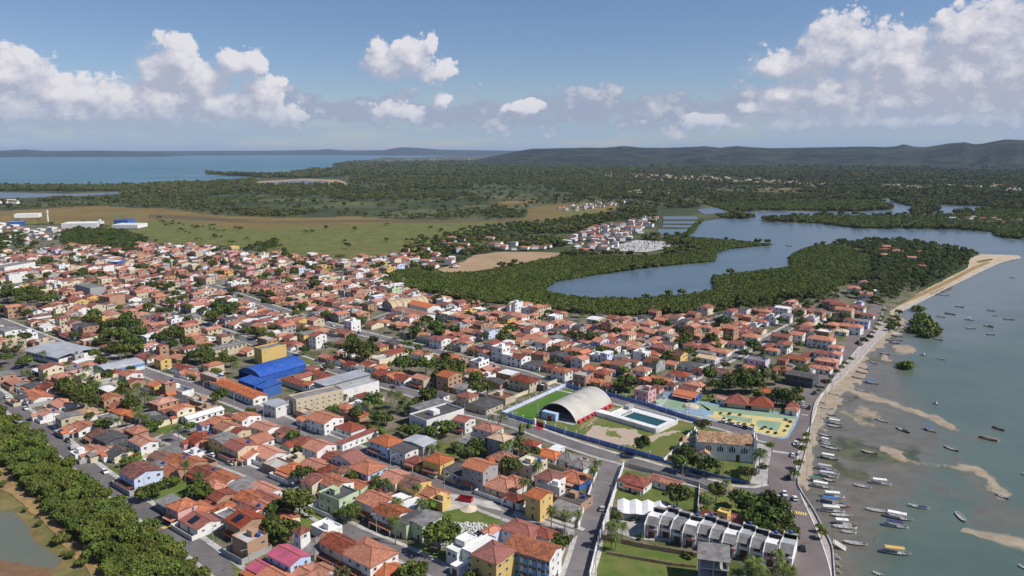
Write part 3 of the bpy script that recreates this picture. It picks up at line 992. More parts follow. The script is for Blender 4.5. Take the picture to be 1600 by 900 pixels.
def tree_data(kind):
    """several shapes of each kind of tree: (trunk, crown)"""
    if kind in TREE_DATA:
        return TREE_DATA[kind]
    out = []
    if kind == 'broad':
        for s in range(4):
            m, cc = crown_mesh('crown', M['leaf'], 4.2, 5.6, 2.0, 20, 1150, .62, 11 + s)
            out.append((trunk_mesh(3.6, .28, cc, s, 2.0, 5.6), m))
    elif kind == 'bright':
        for s in range(2):
            m, cc = crown_mesh('crown', M['leaf_bright'], 3.0, 3.8, 1.1, 14, 800, .5, 31 + s)
            out.append((trunk_mesh(2.2, .18, cc, s, 1.1, 3.8), m))
    elif kind == 'olive':
        for s in range(2):
            m, cc = crown_mesh('crown', M['leaf_olive'], 3.2, 4.2, 1.4, 14, 700, .5, 41 + s)
            out.append((trunk_mesh(2.6, .18, cc, s, 1.4, 4.2), m))
    elif kind == 'mangrove':
        for s in range(4):
            m, cc = crown_mesh('crown', M['mangrove'], 3.6, 4.4, .4, 22, 1250, .46, 51 + s, spread=.34)
            out.append((trunk_mesh(2.6, .16, cc, s, .4, 4.4), m))
    elif kind == 'clipped':
        for s in range(2):
            m, cc = crown_mesh('crown', M['leaf_bright'], 1.9, 2.2, 1.5, 22, 520, .36, 61 + s, spread=.42)
            out.append((trunk_mesh(2.2, .12, cc, s, 1.5, 2.2), m))
    elif kind == 'bush':
        for s in range(2):
            m, cc = crown_mesh('crown', M['leaf'], 1.6, 1.8, -.25, 10, 330, .36, 71 + s)
            out.append((trunk_mesh(.9, .08, cc, s, -.25, 1.8), m))
    elif kind == 'low_mangrove':
        for s in range(3):
            m, cc = crown_mesh('crown', M['mangrove'], 3.3, 3.0, -.2, 16, 420, .72, 81 + s, spread=.4)
            out.append((trunk_mesh(1.6, .12, cc, s, -.2, 3.0), m))
    elif kind == 'far':
        for s in range(4):
            m, cc = crown_mesh('crown', M['leaf_far'], 4.6, 6.4, 1.2, 13, 300, 1.15, 91 + s, spread=.42)
            out.append((trunk_mesh(3.0, .25, cc, s, 1.2, 6.4), m))
    elif kind in ('palm', 'far_palm'):
        for s in range(3):
            r = random.Random(100 + s)
            H = (7.2, 8.6, 6.0)[s]
            top = Vector((r.uniform(-.9, .9), r.uniform(-.9, .9), H))
            mb = MB()
            mb.tube([(0, 0, -.3), (top.x * .25, top.y * .25, H * .4), (top.x * .65, top.y * .65, H * .75), top], [.22, .16, .13, .12], 6)
            tr = mb.mesh('trunk', M['palm_trunk'])
            mb = MB()
            nf = 17 if kind == 'palm' else 11
            for k in range(nf):
                a = k * 2.39996
                up = 1.15 - 1.55 * (k / nf)
                L = r.uniform(2.9, 3.7)
                d = Vector((math.cos(a), math.sin(a), 0))
                side = Vector((-d.y, d.x, 0))
                pts = []
                for j in range(7):
                    t = j / 6
                    pts.append(top + d * (L * t * math.cos(up * .7) * (1 - .12 * t)) + Vector((0, 0, L * (math.sin(up) * t - .85 * t * t))))
                ns = 9 if kind == 'palm' else 5
                for j in range(ns):
                    t = (j + .6) / ns
                    q = t * 6
                    i = min(int(q), 5)
                    c = pts[i].lerp(pts[i + 1], q - i)
                    fw = (pts[i + 1] - pts[i]).normalized()
                    ln = 1.05 * math.sin(math.pi * (.16 + .8 * t)) + .12
                    wd = L / ns * .42
                    for sg in (1, -1):
                        e = c + side * sg * ln * .8 + fw * ln * .45 - Vector((0, 0, ln * .38))
                        mb.face((c - fw * wd, c + fw * wd, e + fw * wd * .35, e - fw * wd * .35))
            out.append((tr, mb.mesh('crown', M['palm_leaf' if kind == 'palm' else 'palm_far'])))
    elif kind == 'shrub_dark':
        pass
    TREE_DATA[kind] = out
    return out


TREE_NAMES = {'broad': 'broadleaf_tree', 'bright': 'young_tree', 'olive': 'olive_tree', 'mangrove': 'mangrove_tree', 'clipped': 'clipped_tree', 'bush': 'shrub', 'palm': 'coconut_palm',
              'far': 'broadleaf_tree', 'low_mangrove': 'mangrove_tree', 'far_palm': 'coconut_palm'}
TREES = []                                                            # every single tree: (kind, x, y, scale, empty)


def tree(kind, loc, sc, rz=None, var=None, sz=1.0):
    data = tree_data(kind)
    tr, cr = data[random.randrange(len(data)) if var is None else var]
    e = empty(TREE_NAMES[kind], loc, random.uniform(0, 6.28) if rz is None else rz)
    e.scale = (sc, sc, sc * sz)
    link('trunk', tr, e)
    link('crown', cr, e)
    TREES.append((kind, loc[0], loc[1], sc, e))
    return e


PROTO = {}


def proto(kind):
    """crowns that stand in the scene already and lend their shape to the far woods"""
    return PROTO[kind]


def scatter(name, pts, sc, kinds, seed=1, extra=None):
    """a wood nobody could count: crowns on points"""
    r = np.random.default_rng(seed)
    n = len(pts)
    me = bpy.data.meshes.new(name)
    me.vertices.add(n)
    me.vertices.foreach_set('co', np.asarray(pts, np.float32).ravel())
    objs = [o for k in kinds for o in proto(k)]
    me.attributes.new('sc', 'FLOAT_VECTOR', 'POINT').data.foreach_set('vector', (np.asarray(sc)[:, None] * np.stack([r.uniform(.85, 1.15, n), r.uniform(.85, 1.15, n), r.uniform(.75, 1.2, n)], 1)).astype(np.float32).ravel())
    me.attributes.new('rz', 'FLOAT', 'POINT').data.foreach_set('value', r.uniform(0, 6.28, n).astype(np.float32))
    me.attributes.new('pid', 'INT', 'POINT').data.foreach_set('value', r.integers(0, len(objs), n).astype(np.int32))
    o = link(name, me)
    o['kind'] = 'stuff'
    ng = bpy.data.node_groups.new(name, 'GeometryNodeTree')
    ng.interface.new_socket('Geometry', in_out='INPUT', socket_type='NodeSocketGeometry')
    ng.interface.new_socket('Geometry', in_out='OUTPUT', socket_type='NodeSocketGeometry')
    N, L = ng.nodes.new, ng.links.new
    gi, go = N('NodeGroupInput'), N('NodeGroupOutput')
    ins = N('GeometryNodeInstanceOnPoints')
    jn = N('GeometryNodeJoinGeometry')
    for q in objs:
        oi = N('GeometryNodeObjectInfo')
        oi.inputs['Object'].default_value = q
        oi.inputs['As Instance'].default_value = True
        L(oi.outputs['Geometry'], jn.inputs[0])

    def attr(nm, typ):
        a = N('GeometryNodeInputNamedAttribute')
        a.data_type = typ
        a.inputs['Name'].default_value = nm
        return a.outputs['Attribute']
    cx = N('ShaderNodeCombineXYZ')
    L(attr('rz', 'FLOAT'), cx.inputs[2])
    e2r = N('FunctionNodeEulerToRotation')
    L(cx.outputs[0], e2r.inputs[0])
    ins.inputs['Pick Instance'].default_value = True
    L(gi.outputs[0], ins.inputs['Points'])
    L(jn.outputs[0], ins.inputs['Instance'])
    L(attr('pid', 'INT'), ins.inputs['Instance Index'])
    L(e2r.outputs[0], ins.inputs['Rotation'])
    L(attr('sc', 'FLOAT_VECTOR'), ins.inputs['Scale'])
    L(ins.outputs[0], go.inputs[0])
    md = o.modifiers.new('scatter', 'NODES')
    md.node_group = ng
    return o


def poly_points(poly_px, z, spacing, seed, jit=.45, keep=1.0, nf=None):
    """jittered points that fill an outline"""
    w = [P(x, y, z) for x, y in poly_px]
    pl = [(p.x, p.y) for p in w]
    x0, x1 = min(p[0] for p in pl), max(p[0] for p in pl)
    y0, y1 = min(p[1] for p in pl), max(p[1] for p in pl)
    r = np.random.default_rng(seed)
    X, Y = np.meshgrid(np.arange(x0, x1, spacing), np.arange(y0, y1, spacing))
    X = X.ravel() + r.uniform(-jit, jit, X.size) * spacing
    Y = Y.ravel() + r.uniform(-jit, jit, Y.size) * spacing
    k = inside(X, Y, pl) & (r.random(X.size) < keep)
    if nf:
        k &= fbm(X * nf[0], Y * nf[0], seed) > nf[1]
    X, Y = X[k], Y[k]
    return np.stack([X, Y, np.full(len(X), z)], 1)


# thicket of mangrove between the dark street and the pond: single trees
THICKET = [(-40, 618), (20, 660), (70, 700), (130, 752), (200, 808), (275, 868), (335, 915), (390, 975), (250, 985), (178, 915), (150, 872), (118, 838), (76, 800), (48, 770), (20, 735), (-40, 712)]
for i, (x, y, z) in enumerate(poly_points(THICKET, -.8, 5.1, 3, .42)):
    s = .72 + .55 * random.random()
    tree('mangrove', (x, y, -.8 if s < .9 else -.5), s, var=i % 4, sz=random.uniform(.85, 1.2))
for px, py, s in ((95, 850, .85), (62, 822, .45), (3, 762, .6), (-2, 745, .5), (112, 872, .5), (128, 885, .6), (100, 868, .35), (135, 828, .6), (40, 800, .35)):
    tree('mangrove', P(px, py, -.8), s)
tree('broad', P(172, 556), .9, var=0)
for k in range(1, 4):
    tree('broad', P((186, 198, 205)[k - 1], (552, 530, 545)[k - 1]), 1.05, var=k)
FARP = []
for kind, px, py in (('far', 545, 388), ('far', 405, 385), ('far', 430, 383), ('far', 415, 387), ('low_mangrove', 1420, 575), ('low_mangrove', 1412, 576), ('low_mangrove', 1406, 573),
                     ('far_palm', 1405, 455), ('far_palm', 1395, 448), ('far_palm', 1420, 440)):
    i = sum(1 for t in TREES if t[0] == kind)
    e = tree(kind, P(px, py, SEA if kind == 'low_mangrove' else 0), .8 if kind != 'far' else 1.1, var=i)
for kind in ('mangrove', 'broad', 'far', 'low_mangrove', 'far_palm'):
    n = len(tree_data(kind))
    PROTO[kind] = [kids(t[4])[1] for t in TREES if t[0] == kind][:n]
    TREE_DATA[kind] = tree_data(kind)

und = poly_points(THICKET, -1.1, 2.6, 5)
scatter('undergrowth', und, np.random.default_rng(2).uniform(.5, .78, len(und)), ['mangrove'], 4)

WOODS = [
    [(578, 437), (625, 418), (690, 429), (760, 426), (820, 413), (880, 401), (990, 402), (1060, 398), (1100, 392), (1050, 374), (1080, 372), (1140, 377), (1205, 382.5), (1180, 385), (1140, 389), (1119, 396), (1116, 408),
     (1060, 413), (1000, 419), (930, 430), (868, 440), (848, 455), (880, 463), (930, 468), (1000, 468), (1070, 463), (1115, 456), (1112, 433), (1150, 429), (1190, 425), (1236, 418), (1233, 405), (1242, 396), (1270, 386),
     (1310, 382), (1358, 402), (1366, 416), (1345, 438), (1312, 446), (1290, 460), (1230, 466), (1160, 477), (1080, 489), (950, 493), (850, 481), (720, 467), (640, 450)],
    [(1192, 344), (1250, 340), (1340, 339), (1430, 339), (1500, 335), (1535, 331), (1620, 326), (1900, 326), (1900, 371), (1600, 371), (1590, 373), (1560, 370), (1550, 362), (1500, 358), (1400, 356), (1345, 357), (1280, 349)],
    [(1100, 318), (1250, 316), (1370, 314), (1392, 320), (1394, 326), (1340, 330), (1200, 328), (1142, 331)],
    [(1404, 318), (1432, 318), (1463, 322), (1470, 328), (1440, 334), (1422, 331), (1441, 325)],
    [(1140, 335), (1180, 339), (1164, 341), (1130, 340.5), (1118, 335)], [(1092, 345), (1097, 345), (1084, 362), (1072, 370), (1074, 364)]]
wp, ws = [], []
for k, w in enumerate(WOODS):
    q = poly_points(w, -1.3, (4.4, 8.5, 9, 9, 8, 6)[k], 20 + k)
    wp.append(q)
    ws.append(np.random.default_rng(k).uniform(.8, 1.25, len(q)) * (.92, 1.5, 1.6, 1.6, 1.3, 1.0)[k])
scatter('mangrove_wood', np.concatenate(wp), np.concatenate(ws), ['low_mangrove'], 6)

PENIN = [(1312, 382), (1400, 379), (1440, 384), (1500, 391), (1524, 399), (1513, 406), (1510, 415), (1488, 428), (1450, 447), (1410, 464), (1376, 478), (1345, 470), (1318, 462), (1340, 446), (1364, 424), (1366, 408), (1355, 396), (1330, 388)]
NO_WOOD = [BAY, LAGOON, FIELD, TOWN, [(683, 421), (720, 410), (745, 398), (790, 393), (882, 395), (868, 402), (770, 419), (725, 426)], WOODS[0], WOODS[1], WOODS[2], PENIN,
           [(1025, 326), (1145, 322), (1145, 336), (1085, 368), (1022, 368)], [(880, 388), (905, 362), (930, 352), (960, 350), (1010, 343), (1025, 352), (1000, 375), (1055, 388), (1000, 398), (880, 397)],
           [(-80, 297), (190, 298), (190, 309), (-80, 314)], [(395, 280), (548, 277), (548, 290), (395, 290)], [(1395, 520), (1372, 490), (1440, 450), (1500, 420), (1530, 398), (1592, 400), (1592, 374), (2600, 374), (3000, 1000), (1200, 1000)]]
CLEAR = [[(925, 272), (1000, 271), (1100, 275), (1200, 280), (1292, 287), (1285, 293), (1200, 290), (1100, 286), (975, 280)], [(840, 318), (960, 312), (1020, 318), (960, 335), (850, 330)]]


def woods():
    r = np.random.default_rng(77)
    P_, S_, K_ = [], [], []
    for d0, d1, sp, sc in ((640, 1100, 8.5, .9), (1100, 1700, 8.5, .95), (1700, 2600, 10, 1.15), (2600, 4000, 14, 1.6), (4000, 6200, 21, 2.3), (6200, 9000, 32, 3.4)):
        n = int(1.72 * (d1 * d1 - d0 * d0) / 2 / sp ** 2)
        d = np.sqrt(r.uniform(d0 * d0, d1 * d1, n))
        a = r.uniform(-.86, .86, n)
        x, y = d * np.sin(a), d * np.cos(a)
        px, py = to_px(x, y, -1)
        ok = np.ones(n, bool)
        jx, jy = (fbm(x * .01, y * .01, 3) - .5) * 6, (fbm(x * .01, y * .01, 8) - .5) * 3
        for poly in NO_WOOD:
            ok &= ~inside(px + jx * .4, py + jy * .5, poly)
        cl = fbm(x * .0035, y * .0035, 40, 4)
        gone = cl > .565
        gone |= (fbm(x * .012, y * .012, 61, 3) > .64)
        for c in CLEAR:
            gone |= inside(px + jx, py + jy, c) & (r.random(n) < .88)
        ok &= ~(gone & (r.random(n) < .9))
        # open country with scattered groves between the town and the lagoon
        mid = (px > 600) & (px < 1040) & (py > 345)
        ok &= ~(mid & (fbm(x * .02, y * .02, 71, 3) > .52))
        P_.append(np.stack([x, y, np.full(n, -1.4)], 1)[ok])
        S_.append((sc * r.uniform(.7, 1.3, n))[ok])
        K_.append(((py < 352) & (px < 900) & (py > 285) & (fbm(x * .006, y * .006, 5) > .42))[ok])
    p, s, k = np.concatenate(P_), np.concatenate(S_), np.concatenate(K_)
    scatter('forest', p[~k], s[~k], ['far'], 8)
    k2 = k & (r.random(len(k)) < .55)
    scatter('palm_forest', p[k2], s[k2] * 1.05, ['far_palm', 'far'], 9)
    # the spit and the shore of the bay
    q = [poly_points(w, -1.2, 13, 90 + i) for i, w in enumerate([[(322, 271.5), (400, 274), (470, 270), (560, 264), (700, 250), (740, 252), (620, 264), (520, 272), (440, 277), (400, 276)],
                                                                  [(-60, 294), (60, 293), (150, 293.5), (250, 290), (330, 286), (400, 281), (395, 289), (300, 296), (190, 299), (60, 299), (-60, 298)]])]
    q = np.concatenate(q)
    scatter('shore_wood', q, r.uniform(1.0, 1.8, len(q)), ['far'], 10)
    q = poly_points(PENIN, -1.0, 5.8, 33, nf=(.03, .29))
    scatter('grove', q, r.uniform(.65, 1.05, len(q)), ['broad', 'far_palm'], 11)
    q = np.concatenate([poly_points([(1150, 486), (1230, 469), (1290, 459), (1320, 462), (1306, 476), (1270, 482), (1220, 482)], -.5, 6.5, 35, nf=(.04, .3)), poly_points([(1392, 500), (1408, 503), (1404, 515), (1388, 520)], -.3, 4.5, 36)])
    scatter('edge_grove', q, r.uniform(.5, .95, len(q)), ['broad', 'far_palm', 'mangrove'], 15)
    # lone trees and shrubs of the grassland
    q = []
    for px, py in [(255, 350), (262, 354), (285, 352), (303, 356), (312, 357), (270, 349), (250, 342), (252, 347), (335, 360), (345, 362), (372, 358), (378, 360), (338, 371), (343, 373), (295, 365), (313, 375), (388, 374),
                   (482, 362), (485, 364), (508, 357), (555, 360), (606, 378), (608, 352), (535, 378), (280, 362), (330, 355), (362, 380), (672, 358), (690, 362), (660, 372), (668, 374), (640, 378)]:
        v = P(px, py, -1)
        for j in range(3):
            q.append((v.x + random.uniform(-6, 6), v.y + random.uniform(-9, 9), -1))
    scatter('field_trees', np.array(q), r.uniform(.35, .85, len(q)), ['broad'], 12)


woods()

# ------------------------------------------------------------------ houses
OCC = []                                                              # footprints already taken: (x, y, ca, sa, half length, half width)


def occ_add(x, y, rz, hl, hw):
    OCC.append((x, y, math.cos(rz), math.sin(rz), hl, hw))


def hits(x, y, rz, hl, hw):
    ca, sa = math.cos(rz), math.sin(rz)
    for X, Y, CA, SA, HL, HW in OCC:
        dx, dy = x - X, y - Y
        if dx * dx + dy * dy > (hl + hw + HL + HW) ** 2:
            continue
        c, s = abs(ca * CA + sa * SA), abs(sa * CA - ca * SA)
        if abs(dx * CA + dy * SA) > HL + hl * c + hw * s or abs(-dx * SA + dy * CA) > HW + hl * s + hw * c:
            continue
        if abs(dx * ca + dy * sa) > hl + HL * c + HW * s or abs(-dx * sa + dy * ca) > hw + HL * s + HW * c:
            continue
        return True
    return False


def road_gap(x, y):
    best = 1e9
    for ln, hw in ROAD_LINES.values():
        d = float(dist_line(np.array([x]), np.array([y]), [(p.x, p.y) for p in ln])[0]) - hw
        best = min(best, d)
    return best


WIN = {}


def win_mesh(w, h, kind='window'):
    k = (round(w, 1), round(h, 1), kind)
    if k not in WIN:
        mb = MB()
        if kind == 'window':                                          # stands proud of the wall in local -y
            t = .09
            mb.box(-w / 2, -.07, 0, -w / 2 + t, .02, h, 1, True)
            mb.box(w / 2 - t, -.07, 0, w / 2, .02, h, 1, True)
            mb.box(-w / 2 + t, -.07, h - t, w / 2 - t, .02, h, 1, True)
            mb.box(-w / 2 + t, -.10, 0, w / 2 - t, .02, t, 1, True)
            mb.box(-.03, -.05, t, .03, .02, h - t, 1)
            mb.face([(-w / 2 + t, -.025, t), (w / 2 - t, -.025, t), (w / 2 - t, -.025, h - t), (-w / 2 + t, -.025, h - t)], 0)
            WIN[k] = mb.mesh('window', [M['glass'], M['frame']])
        else:
            mb.box(-w / 2, -.06, 0, w / 2, .02, h, 0)
            mb.box(-w / 2 - .08, -.09, 0, -w / 2, .02, h + .08, 1)
            mb.box(w / 2, -.09, 0, w / 2 + .08, .02, h + .08, 1)
            WIN[k] = mb.mesh('door', [M['wood'], M['frame']])
    return WIN[k]


PITCHES = {'g': .30, 'h': .34, 'm': .12, 's': .16}


def gen(spec):
    """shapes of one house in its own axes: {part: [(MB, material)]}, openings [(x, y, turn, z, w, h, kind)]"""
    L, W, st, typ, ridge, rc, wc = spec['L'], spec['W'], spec['st'], spec['typ'], spec['ridge'], spec['rc'], spec['wc']
    r = random.Random(spec['seed'])
    h = st * 2.9 + .15
    parts, opens = [], []
    sw = ridge == 'b'
    A_, B_ = (W, L) if sw else (L, W)                                 # along / across the ridge

    def T(x, y, z):
        return (y, x, z) if sw else (x, y, z)

    def fc(mb, pts, m=0):
        mb.face([T(*p) for p in (pts[::-1] if sw else pts)], m)

    def slab(mb, pts, t=.14):
        mb.slab([T(*p) for p in (pts[::-1] if sw else pts)], t)
    roof, wall = MB(), MB()
    ov = .45
    a, b = A_ / 2, B_ / 2
    pit = PITCHES.get(typ, 0)
    if typ in 'gm':
        yo = b * r.uniform(-.25, .25) if typ == 'g' else 0
        rh = pit * b
        zr = h + rh
        for s in (1, -1):
            ext = s * (b + ov)
            k = rh / abs(s * b - yo)
            slab(roof, [(-a - ov * .7, yo, zr + .1), (-a - ov * .7, ext, h + .1 - k * ov), (a + ov * .7, ext, h + .1 - k * ov), (a + ov * .7, yo, zr + .1)][::(1 if s < 0 else -1)])
        if typ == 'g':
            rb = MB()
            n0 = len(rb.v)
            rb.box(-a - ov * .6, yo - .16, zr + .06, a + ov * .6, yo + .16, zr + .22)
            if sw:
                rb.v = [(y, x, z) for x, y, z in rb.v]
                rb.f = [f[::-1] for f in rb.f]
            parts.append(('ridge_cap', rb, spec.get('ridgemat', 'ridge')))
        for s in (1, -1):
            pts = [(s * a, -b, 0), (s * a, b, 0), (s * a, b, h), (s * a, yo, zr), (s * a, -b, h)]
            fc(wall, pts if s > 0 else pts[::-1])
            fc(wall, [(-a, s * b, 0), (a, s * b, 0), (a, s * b, h), (-a, s * b, h)][::(1 if s < 0 else -1)])
        top = zr
    elif typ == 'h':
        rl = max(a - b, .3)
        rh = pit * min(a, b)
        zr = h + rh
        e = ov
        z0 = h + .08 - pit * ov
        P0 = [(-a - e, -b - e, z0), (a + e, -b - e, z0), (a + e, b + e, z0), (-a - e, b + e, z0)]
        if a >= b:
            r0, r1 = (-rl, 0, zr + .08), (rl, 0, zr + .08)
            slab(roof, [P0[0], P0[1], r1, r0]); slab(roof, [P0[2], P0[3], r0, r1])
            slab(roof, [P0[1], P0[2], r1]); slab(roof, [P0[3], P0[0], r0])
        else:
            rl = max(b - a, .3)
            r0, r1 = (0, -rl, zr + .08), (0, rl, zr + .08)
            slab(roof, [P0[1], P0[2], r1, r0]); slab(roof, [P0[3], P0[0], r0, r1])
            slab(roof, [P0[0], P0[1], r0]); slab(roof, [P0[2], P0[3], r1])
        wb = MB()
        wb.box(-a, -b, 0, a, b, h)
        wall.v, wall.f, wall.mi = [T(*p) for p in wb.v], [f[::-1] if sw else f for f in wb.f], wb.mi
        rb = MB()
        for c in P0:
            q = r0 if (c[0] < 0 if a >= b else c[1] < 0) else r1
            rb.tube([T(c[0], c[1], c[2] + .05), T(q[0], q[1], q[2] + .05)], .13, 4)
        rb.tube([T(r0[0], r0[1], r0[2] + .05), T(r1[0], r1[1], r1[2] + .05)], .14, 4)
        parts.append(('ridge_cap', rb, spec.get('ridgemat', 'ridge')))
        top = zr
    elif typ == 's':
        dz = pit * B_
        slab(roof, [(-a - ov, -b - ov, h + .1), (a + ov, -b - ov, h + .1), (a + ov, b + ov, h + dz + .1), (-a - ov, b + ov, h + dz + .1)])
        for s in (1, -1):
            pts = [(s * a, -b, 0), (s * a, b, 0), (s * a, b, h + dz), (s * a, -b, h)]
            fc(wall, pts if s > 0 else pts[::-1])
        fc(wall, [(-a, -b, 0), (a, -b, 0), (a, -b, h), (-a, -b, h)])
        fc(wall, [(a, b, 0), (-a, b, 0), (-a, b, h + dz), (a, b, h + dz)])
        top = h + dz
    else:                                                             # flat slab behind a parapet
        wb = MB()
        wb.box(-a, -b, 0, a, b, h)
        wb.f, wb.mi = wb.f[1:], wb.mi[1:]
        p = .7
        t = .18
        wb.box(-a, -b, h, a, -b + t, h + p); wb.box(-a, b - t, h, a, b, h + p)
        wb.box(-a, -b + t, h, -a + t, b - t, h + p); wb.box(a - t, -b + t, h, a, b - t, h + p)
        wall.v, wall.f, wall.mi = [T(*q) for q in wb.v], [f[::-1] if sw else f for f in wb.f], wb.mi
        fc(roof, [(-a + t, -b + t, h - .02), (a - t, -b + t, h - .02), (a - t, b - t, h - .02), (-a + t, b - t, h - .02)])
        if r.random() < .6:
            bx = MB()
            x0, y0 = r.uniform(-a * .5, 0), r.uniform(-b * .5, 0)
            bx.box(x0, y0, h - .01, x0 + min(3, a), y0 + min(2.6, b), h + 2.1)
            if sw:
                bx.v = [(y, x, z) for x, y, z in bx.v]; bx.f = [f[::-1] for f in bx.f]
            parts.append(('stair_head', bx, 'wall_' + wc))
        top = h + p
    parts.insert(0, ('roof', roof, 'roof_' + rc if 'roof_' + rc in M else rc))
    parts.insert(0, ('wall', wall, 'wall_' + wc))
    # lower lean-to in front
    front = spec.get('front', -1)
    ex = spec.get('ex', '')
    if 'v' in ex and st >= 1:
        d = r.uniform(1.8, 2.6)
        w0 = L * r.uniform(.6, 1.0)
        x0 = r.uniform(-L / 2, L / 2 - w0)
        zt = 2.75
        vb = MB()
        y = -W / 2 - .02
        vb.slab([(x0, y - d, zt - .55), (x0 + w0, y - d, zt - .55), (x0 + w0, y, zt), (x0, y, zt)], .12)
        parts.append(('porch_roof', vb, 'roof_' + (rc if rc in ('orange', 'red', 'salmon', 'old', 'pale') else 'orange')))
        for k in range(2 + int(w0 > 7)):
            pb = MB()
            xx = x0 + .25 + (w0 - .5) * k / (1 + int(w0 > 7))
            pb.box(xx - .11, y - d + .1, 0, xx + .11, y - d + .32, zt - .62)
            parts.append(('porch_post', pb, 'wall_' + wc))
    if 'e' in ex:                                                     # lower block on the right
        e = MB()
        el, ew, eh = r.uniform(2.8, 4.5), W * r.uniform(.5, .8), 2.7
        x0, y0 = L / 2 + .02, -W / 2 + r.uniform(0, W - ew)
        e.box(x0, y0, 0, x0 + el, y0 + ew, eh)
        e.f, e.mi = e.f[1:], e.mi[1:]
        parts.append(('annex_wall', e, 'wall_' + r.choice([wc, wc, 'white', 'brick'])))
        e2 = MB()
        e2.slab([(x0, y0 - .3, eh + .55), (x0 + el + .3, y0 - .3, eh + .05), (x0 + el + .3, y0 + ew + .3, eh + .05), (x0, y0 + ew + .3, eh + .55)], .12)
        parts.append(('annex_roof', e2, 'roof_' + r.choice([rc, 'orange', 'fibre', 'salmon']) if rc in ('orange', 'red', 'salmon', 'old') else 'roof_fibre'))
    if 't' in ex or (typ == 'f' and r.random() < .5):
        tb = MB()
        x0, y0 = (L * .28, W * .22)
        zb = top - .05 if typ != 'f' else h
        if typ != 'f':
            zb = top - pit * B_ * .25
        tb.tube([(x0, y0, zb - .3), (x0, y0, zb + 1.15), (x0, y0, zb + 1.35)], [.72, .78, .45], 10)
        parts.append(('water_tank', tb, 'tank'))
    if 'k' in ex and L > 7:                                           # cross-gabled wing in front
        wl_, wd = L * r.uniform(.34, .5), r.uniform(1.6, 3.2)
        x0 = r.choice((-L / 2 + .02, L / 2 - wl_ - .02))
        hw_ = max(2.7, h - r.choice((.5, 2.9)))
        y0, xm, zt = -W / 2 - wd, x0 + wl_ / 2, hw_ + wl_ * .17
        k1, k2 = MB(), MB()
        k1.box(x0, y0, 0, x0 + wl_, -W / 2 - .01, hw_)
        k1.f, k1.mi = k1.f[1:], k1.mi[1:]
        k1.face([(x0, y0, hw_), (x0 + wl_, y0, hw_), (xm, y0, zt)])
        k2.slab([(x0 - .4, y0 - .5, hw_ - .05), (xm, y0 - .5, zt + .12), (xm, -W / 2 + .3, zt + .12), (x0 - .4, -W / 2 + .3, hw_ - .05)][::-1], .13)
        k2.slab([(xm, y0 - .5, zt + .12), (x0 + wl_ + .4, y0 - .5, hw_ - .05), (x0 + wl_ + .4, -W / 2 + .3, hw_ - .05), (xm, -W / 2 + .3, zt + .12)][::-1], .13)
        parts.append(('wing_wall', k1, 'wall_' + wc))
        parts.append(('wing_roof', k2, 'roof_' + (rc if rc in ('orange', 'red', 'salmon', 'old', 'pale') else 'salmon')))
    if 'p' in ex:                                                     # solar panels on the near slope
        k = 0
        for i in range(3):
            for j in range(2):
                sb = MB()
                y0 = -B_ / 2 * .85 + j * 1.75
                rh = pit
                x0 = -1.9 + i * 1.15
                def zz(y):
                    return h + pit * (B_ / 2 + y) + .38
                sb.slab([T(x0, y0, zz(y0)), T(x0 + 1.05, y0, zz(y0)), T(x0 + 1.05, y0 + 1.65, zz(y0 + 1.65)), T(x0, y0 + 1.65, zz(y0 + 1.65))][::(-1 if sw else 1)], .06)
                parts.append(('solar_panel', sb, 'solar'))
    if 'y' in ex:                                                     # yard wall round the plot
        yb = MB()
        m0, m1, n0, n1 = -L / 2 - r.uniform(.4, 2.2), L / 2 + r.uniform(.4, 2.2), -W / 2 - r.uniform(2, 4), W / 2 + r.uniform(1, 4)
        t, hh = .16, r.uniform(1.7, 2.3)
        yb.box(m0, n0, 0, m1, n0 + t, hh); yb.box(m0, n1 - t, 0, m1, n1, hh)
        yb.box(m0, n0 + t, 0, m0 + t, n1 - t, hh); yb.box(m1 - t, n0 + t, 0, m1, n1 - t, hh)
        parts.append(('yard_wall', yb, 'wall_' + r.choice(['white', 'grey', 'beige', 'grey', 'white', wc])))
        if r.random() < .55:
            pb = MB()
            pb.face([(m0 + t, n0 + t, .03), (m1 - t, n0 + t, .03), (m1 - t, n1 - t, .03), (m0 + t, n1 - t, .03)])
            parts.append(('patio', pb, 'concrete'))
    # openings
    for side in range(4):
        ln = L if side in (0, 2) else W
        blank = r.random()
        for s in range(int(st)):
            if side in (1, 3) and blank < .35 and s == 0:
                continue
            n = max(1, int((ln - 1.2) / 3.0))
            for k in range(n):
                u = -ln / 2 + ln * (k + .5) / n
                dr = side == 0 and s == 0 and k == n // 2
                w, hh = (1.0, 2.1) if dr else (r.choice([1.2, 1.5, 1.0]), r.choice([1.1, 1.2]))
                z = s * 2.9 + (.02 if dr else 1.0)
                x, y, t = ((u, -W / 2, 0), (L / 2, u, math.pi / 2), (-u, W / 2, math.pi), (-L / 2, -u, -math.pi / 2))[side]
                if dr or r.random() < .82:
                    opens.append((x, y, t, z, w, hh, 'door' if dr else 'window'))
    return parts, opens, top


HOUSES = []                                                           # specs, nearest first once sorted


def add_house(cx, cy, L, W, st, typ, ridge, rc, wc, ex='', rot=None, gapless=False, **kw):
    rz = R(-38) + (random.uniform(-.035, .035) if rot is None else rot)
    s = dict(x=cx, y=cy, rz=rz, L=L, W=W, st=st, typ=typ, ridge=ridge, rc=rc, wc=wc, ex=ex, seed=len(HOUSES) * 7 + 3, **kw)
    HOUSES.append(s)
    occ_add(cx, cy, rz, L / 2, W / 2)
    return s


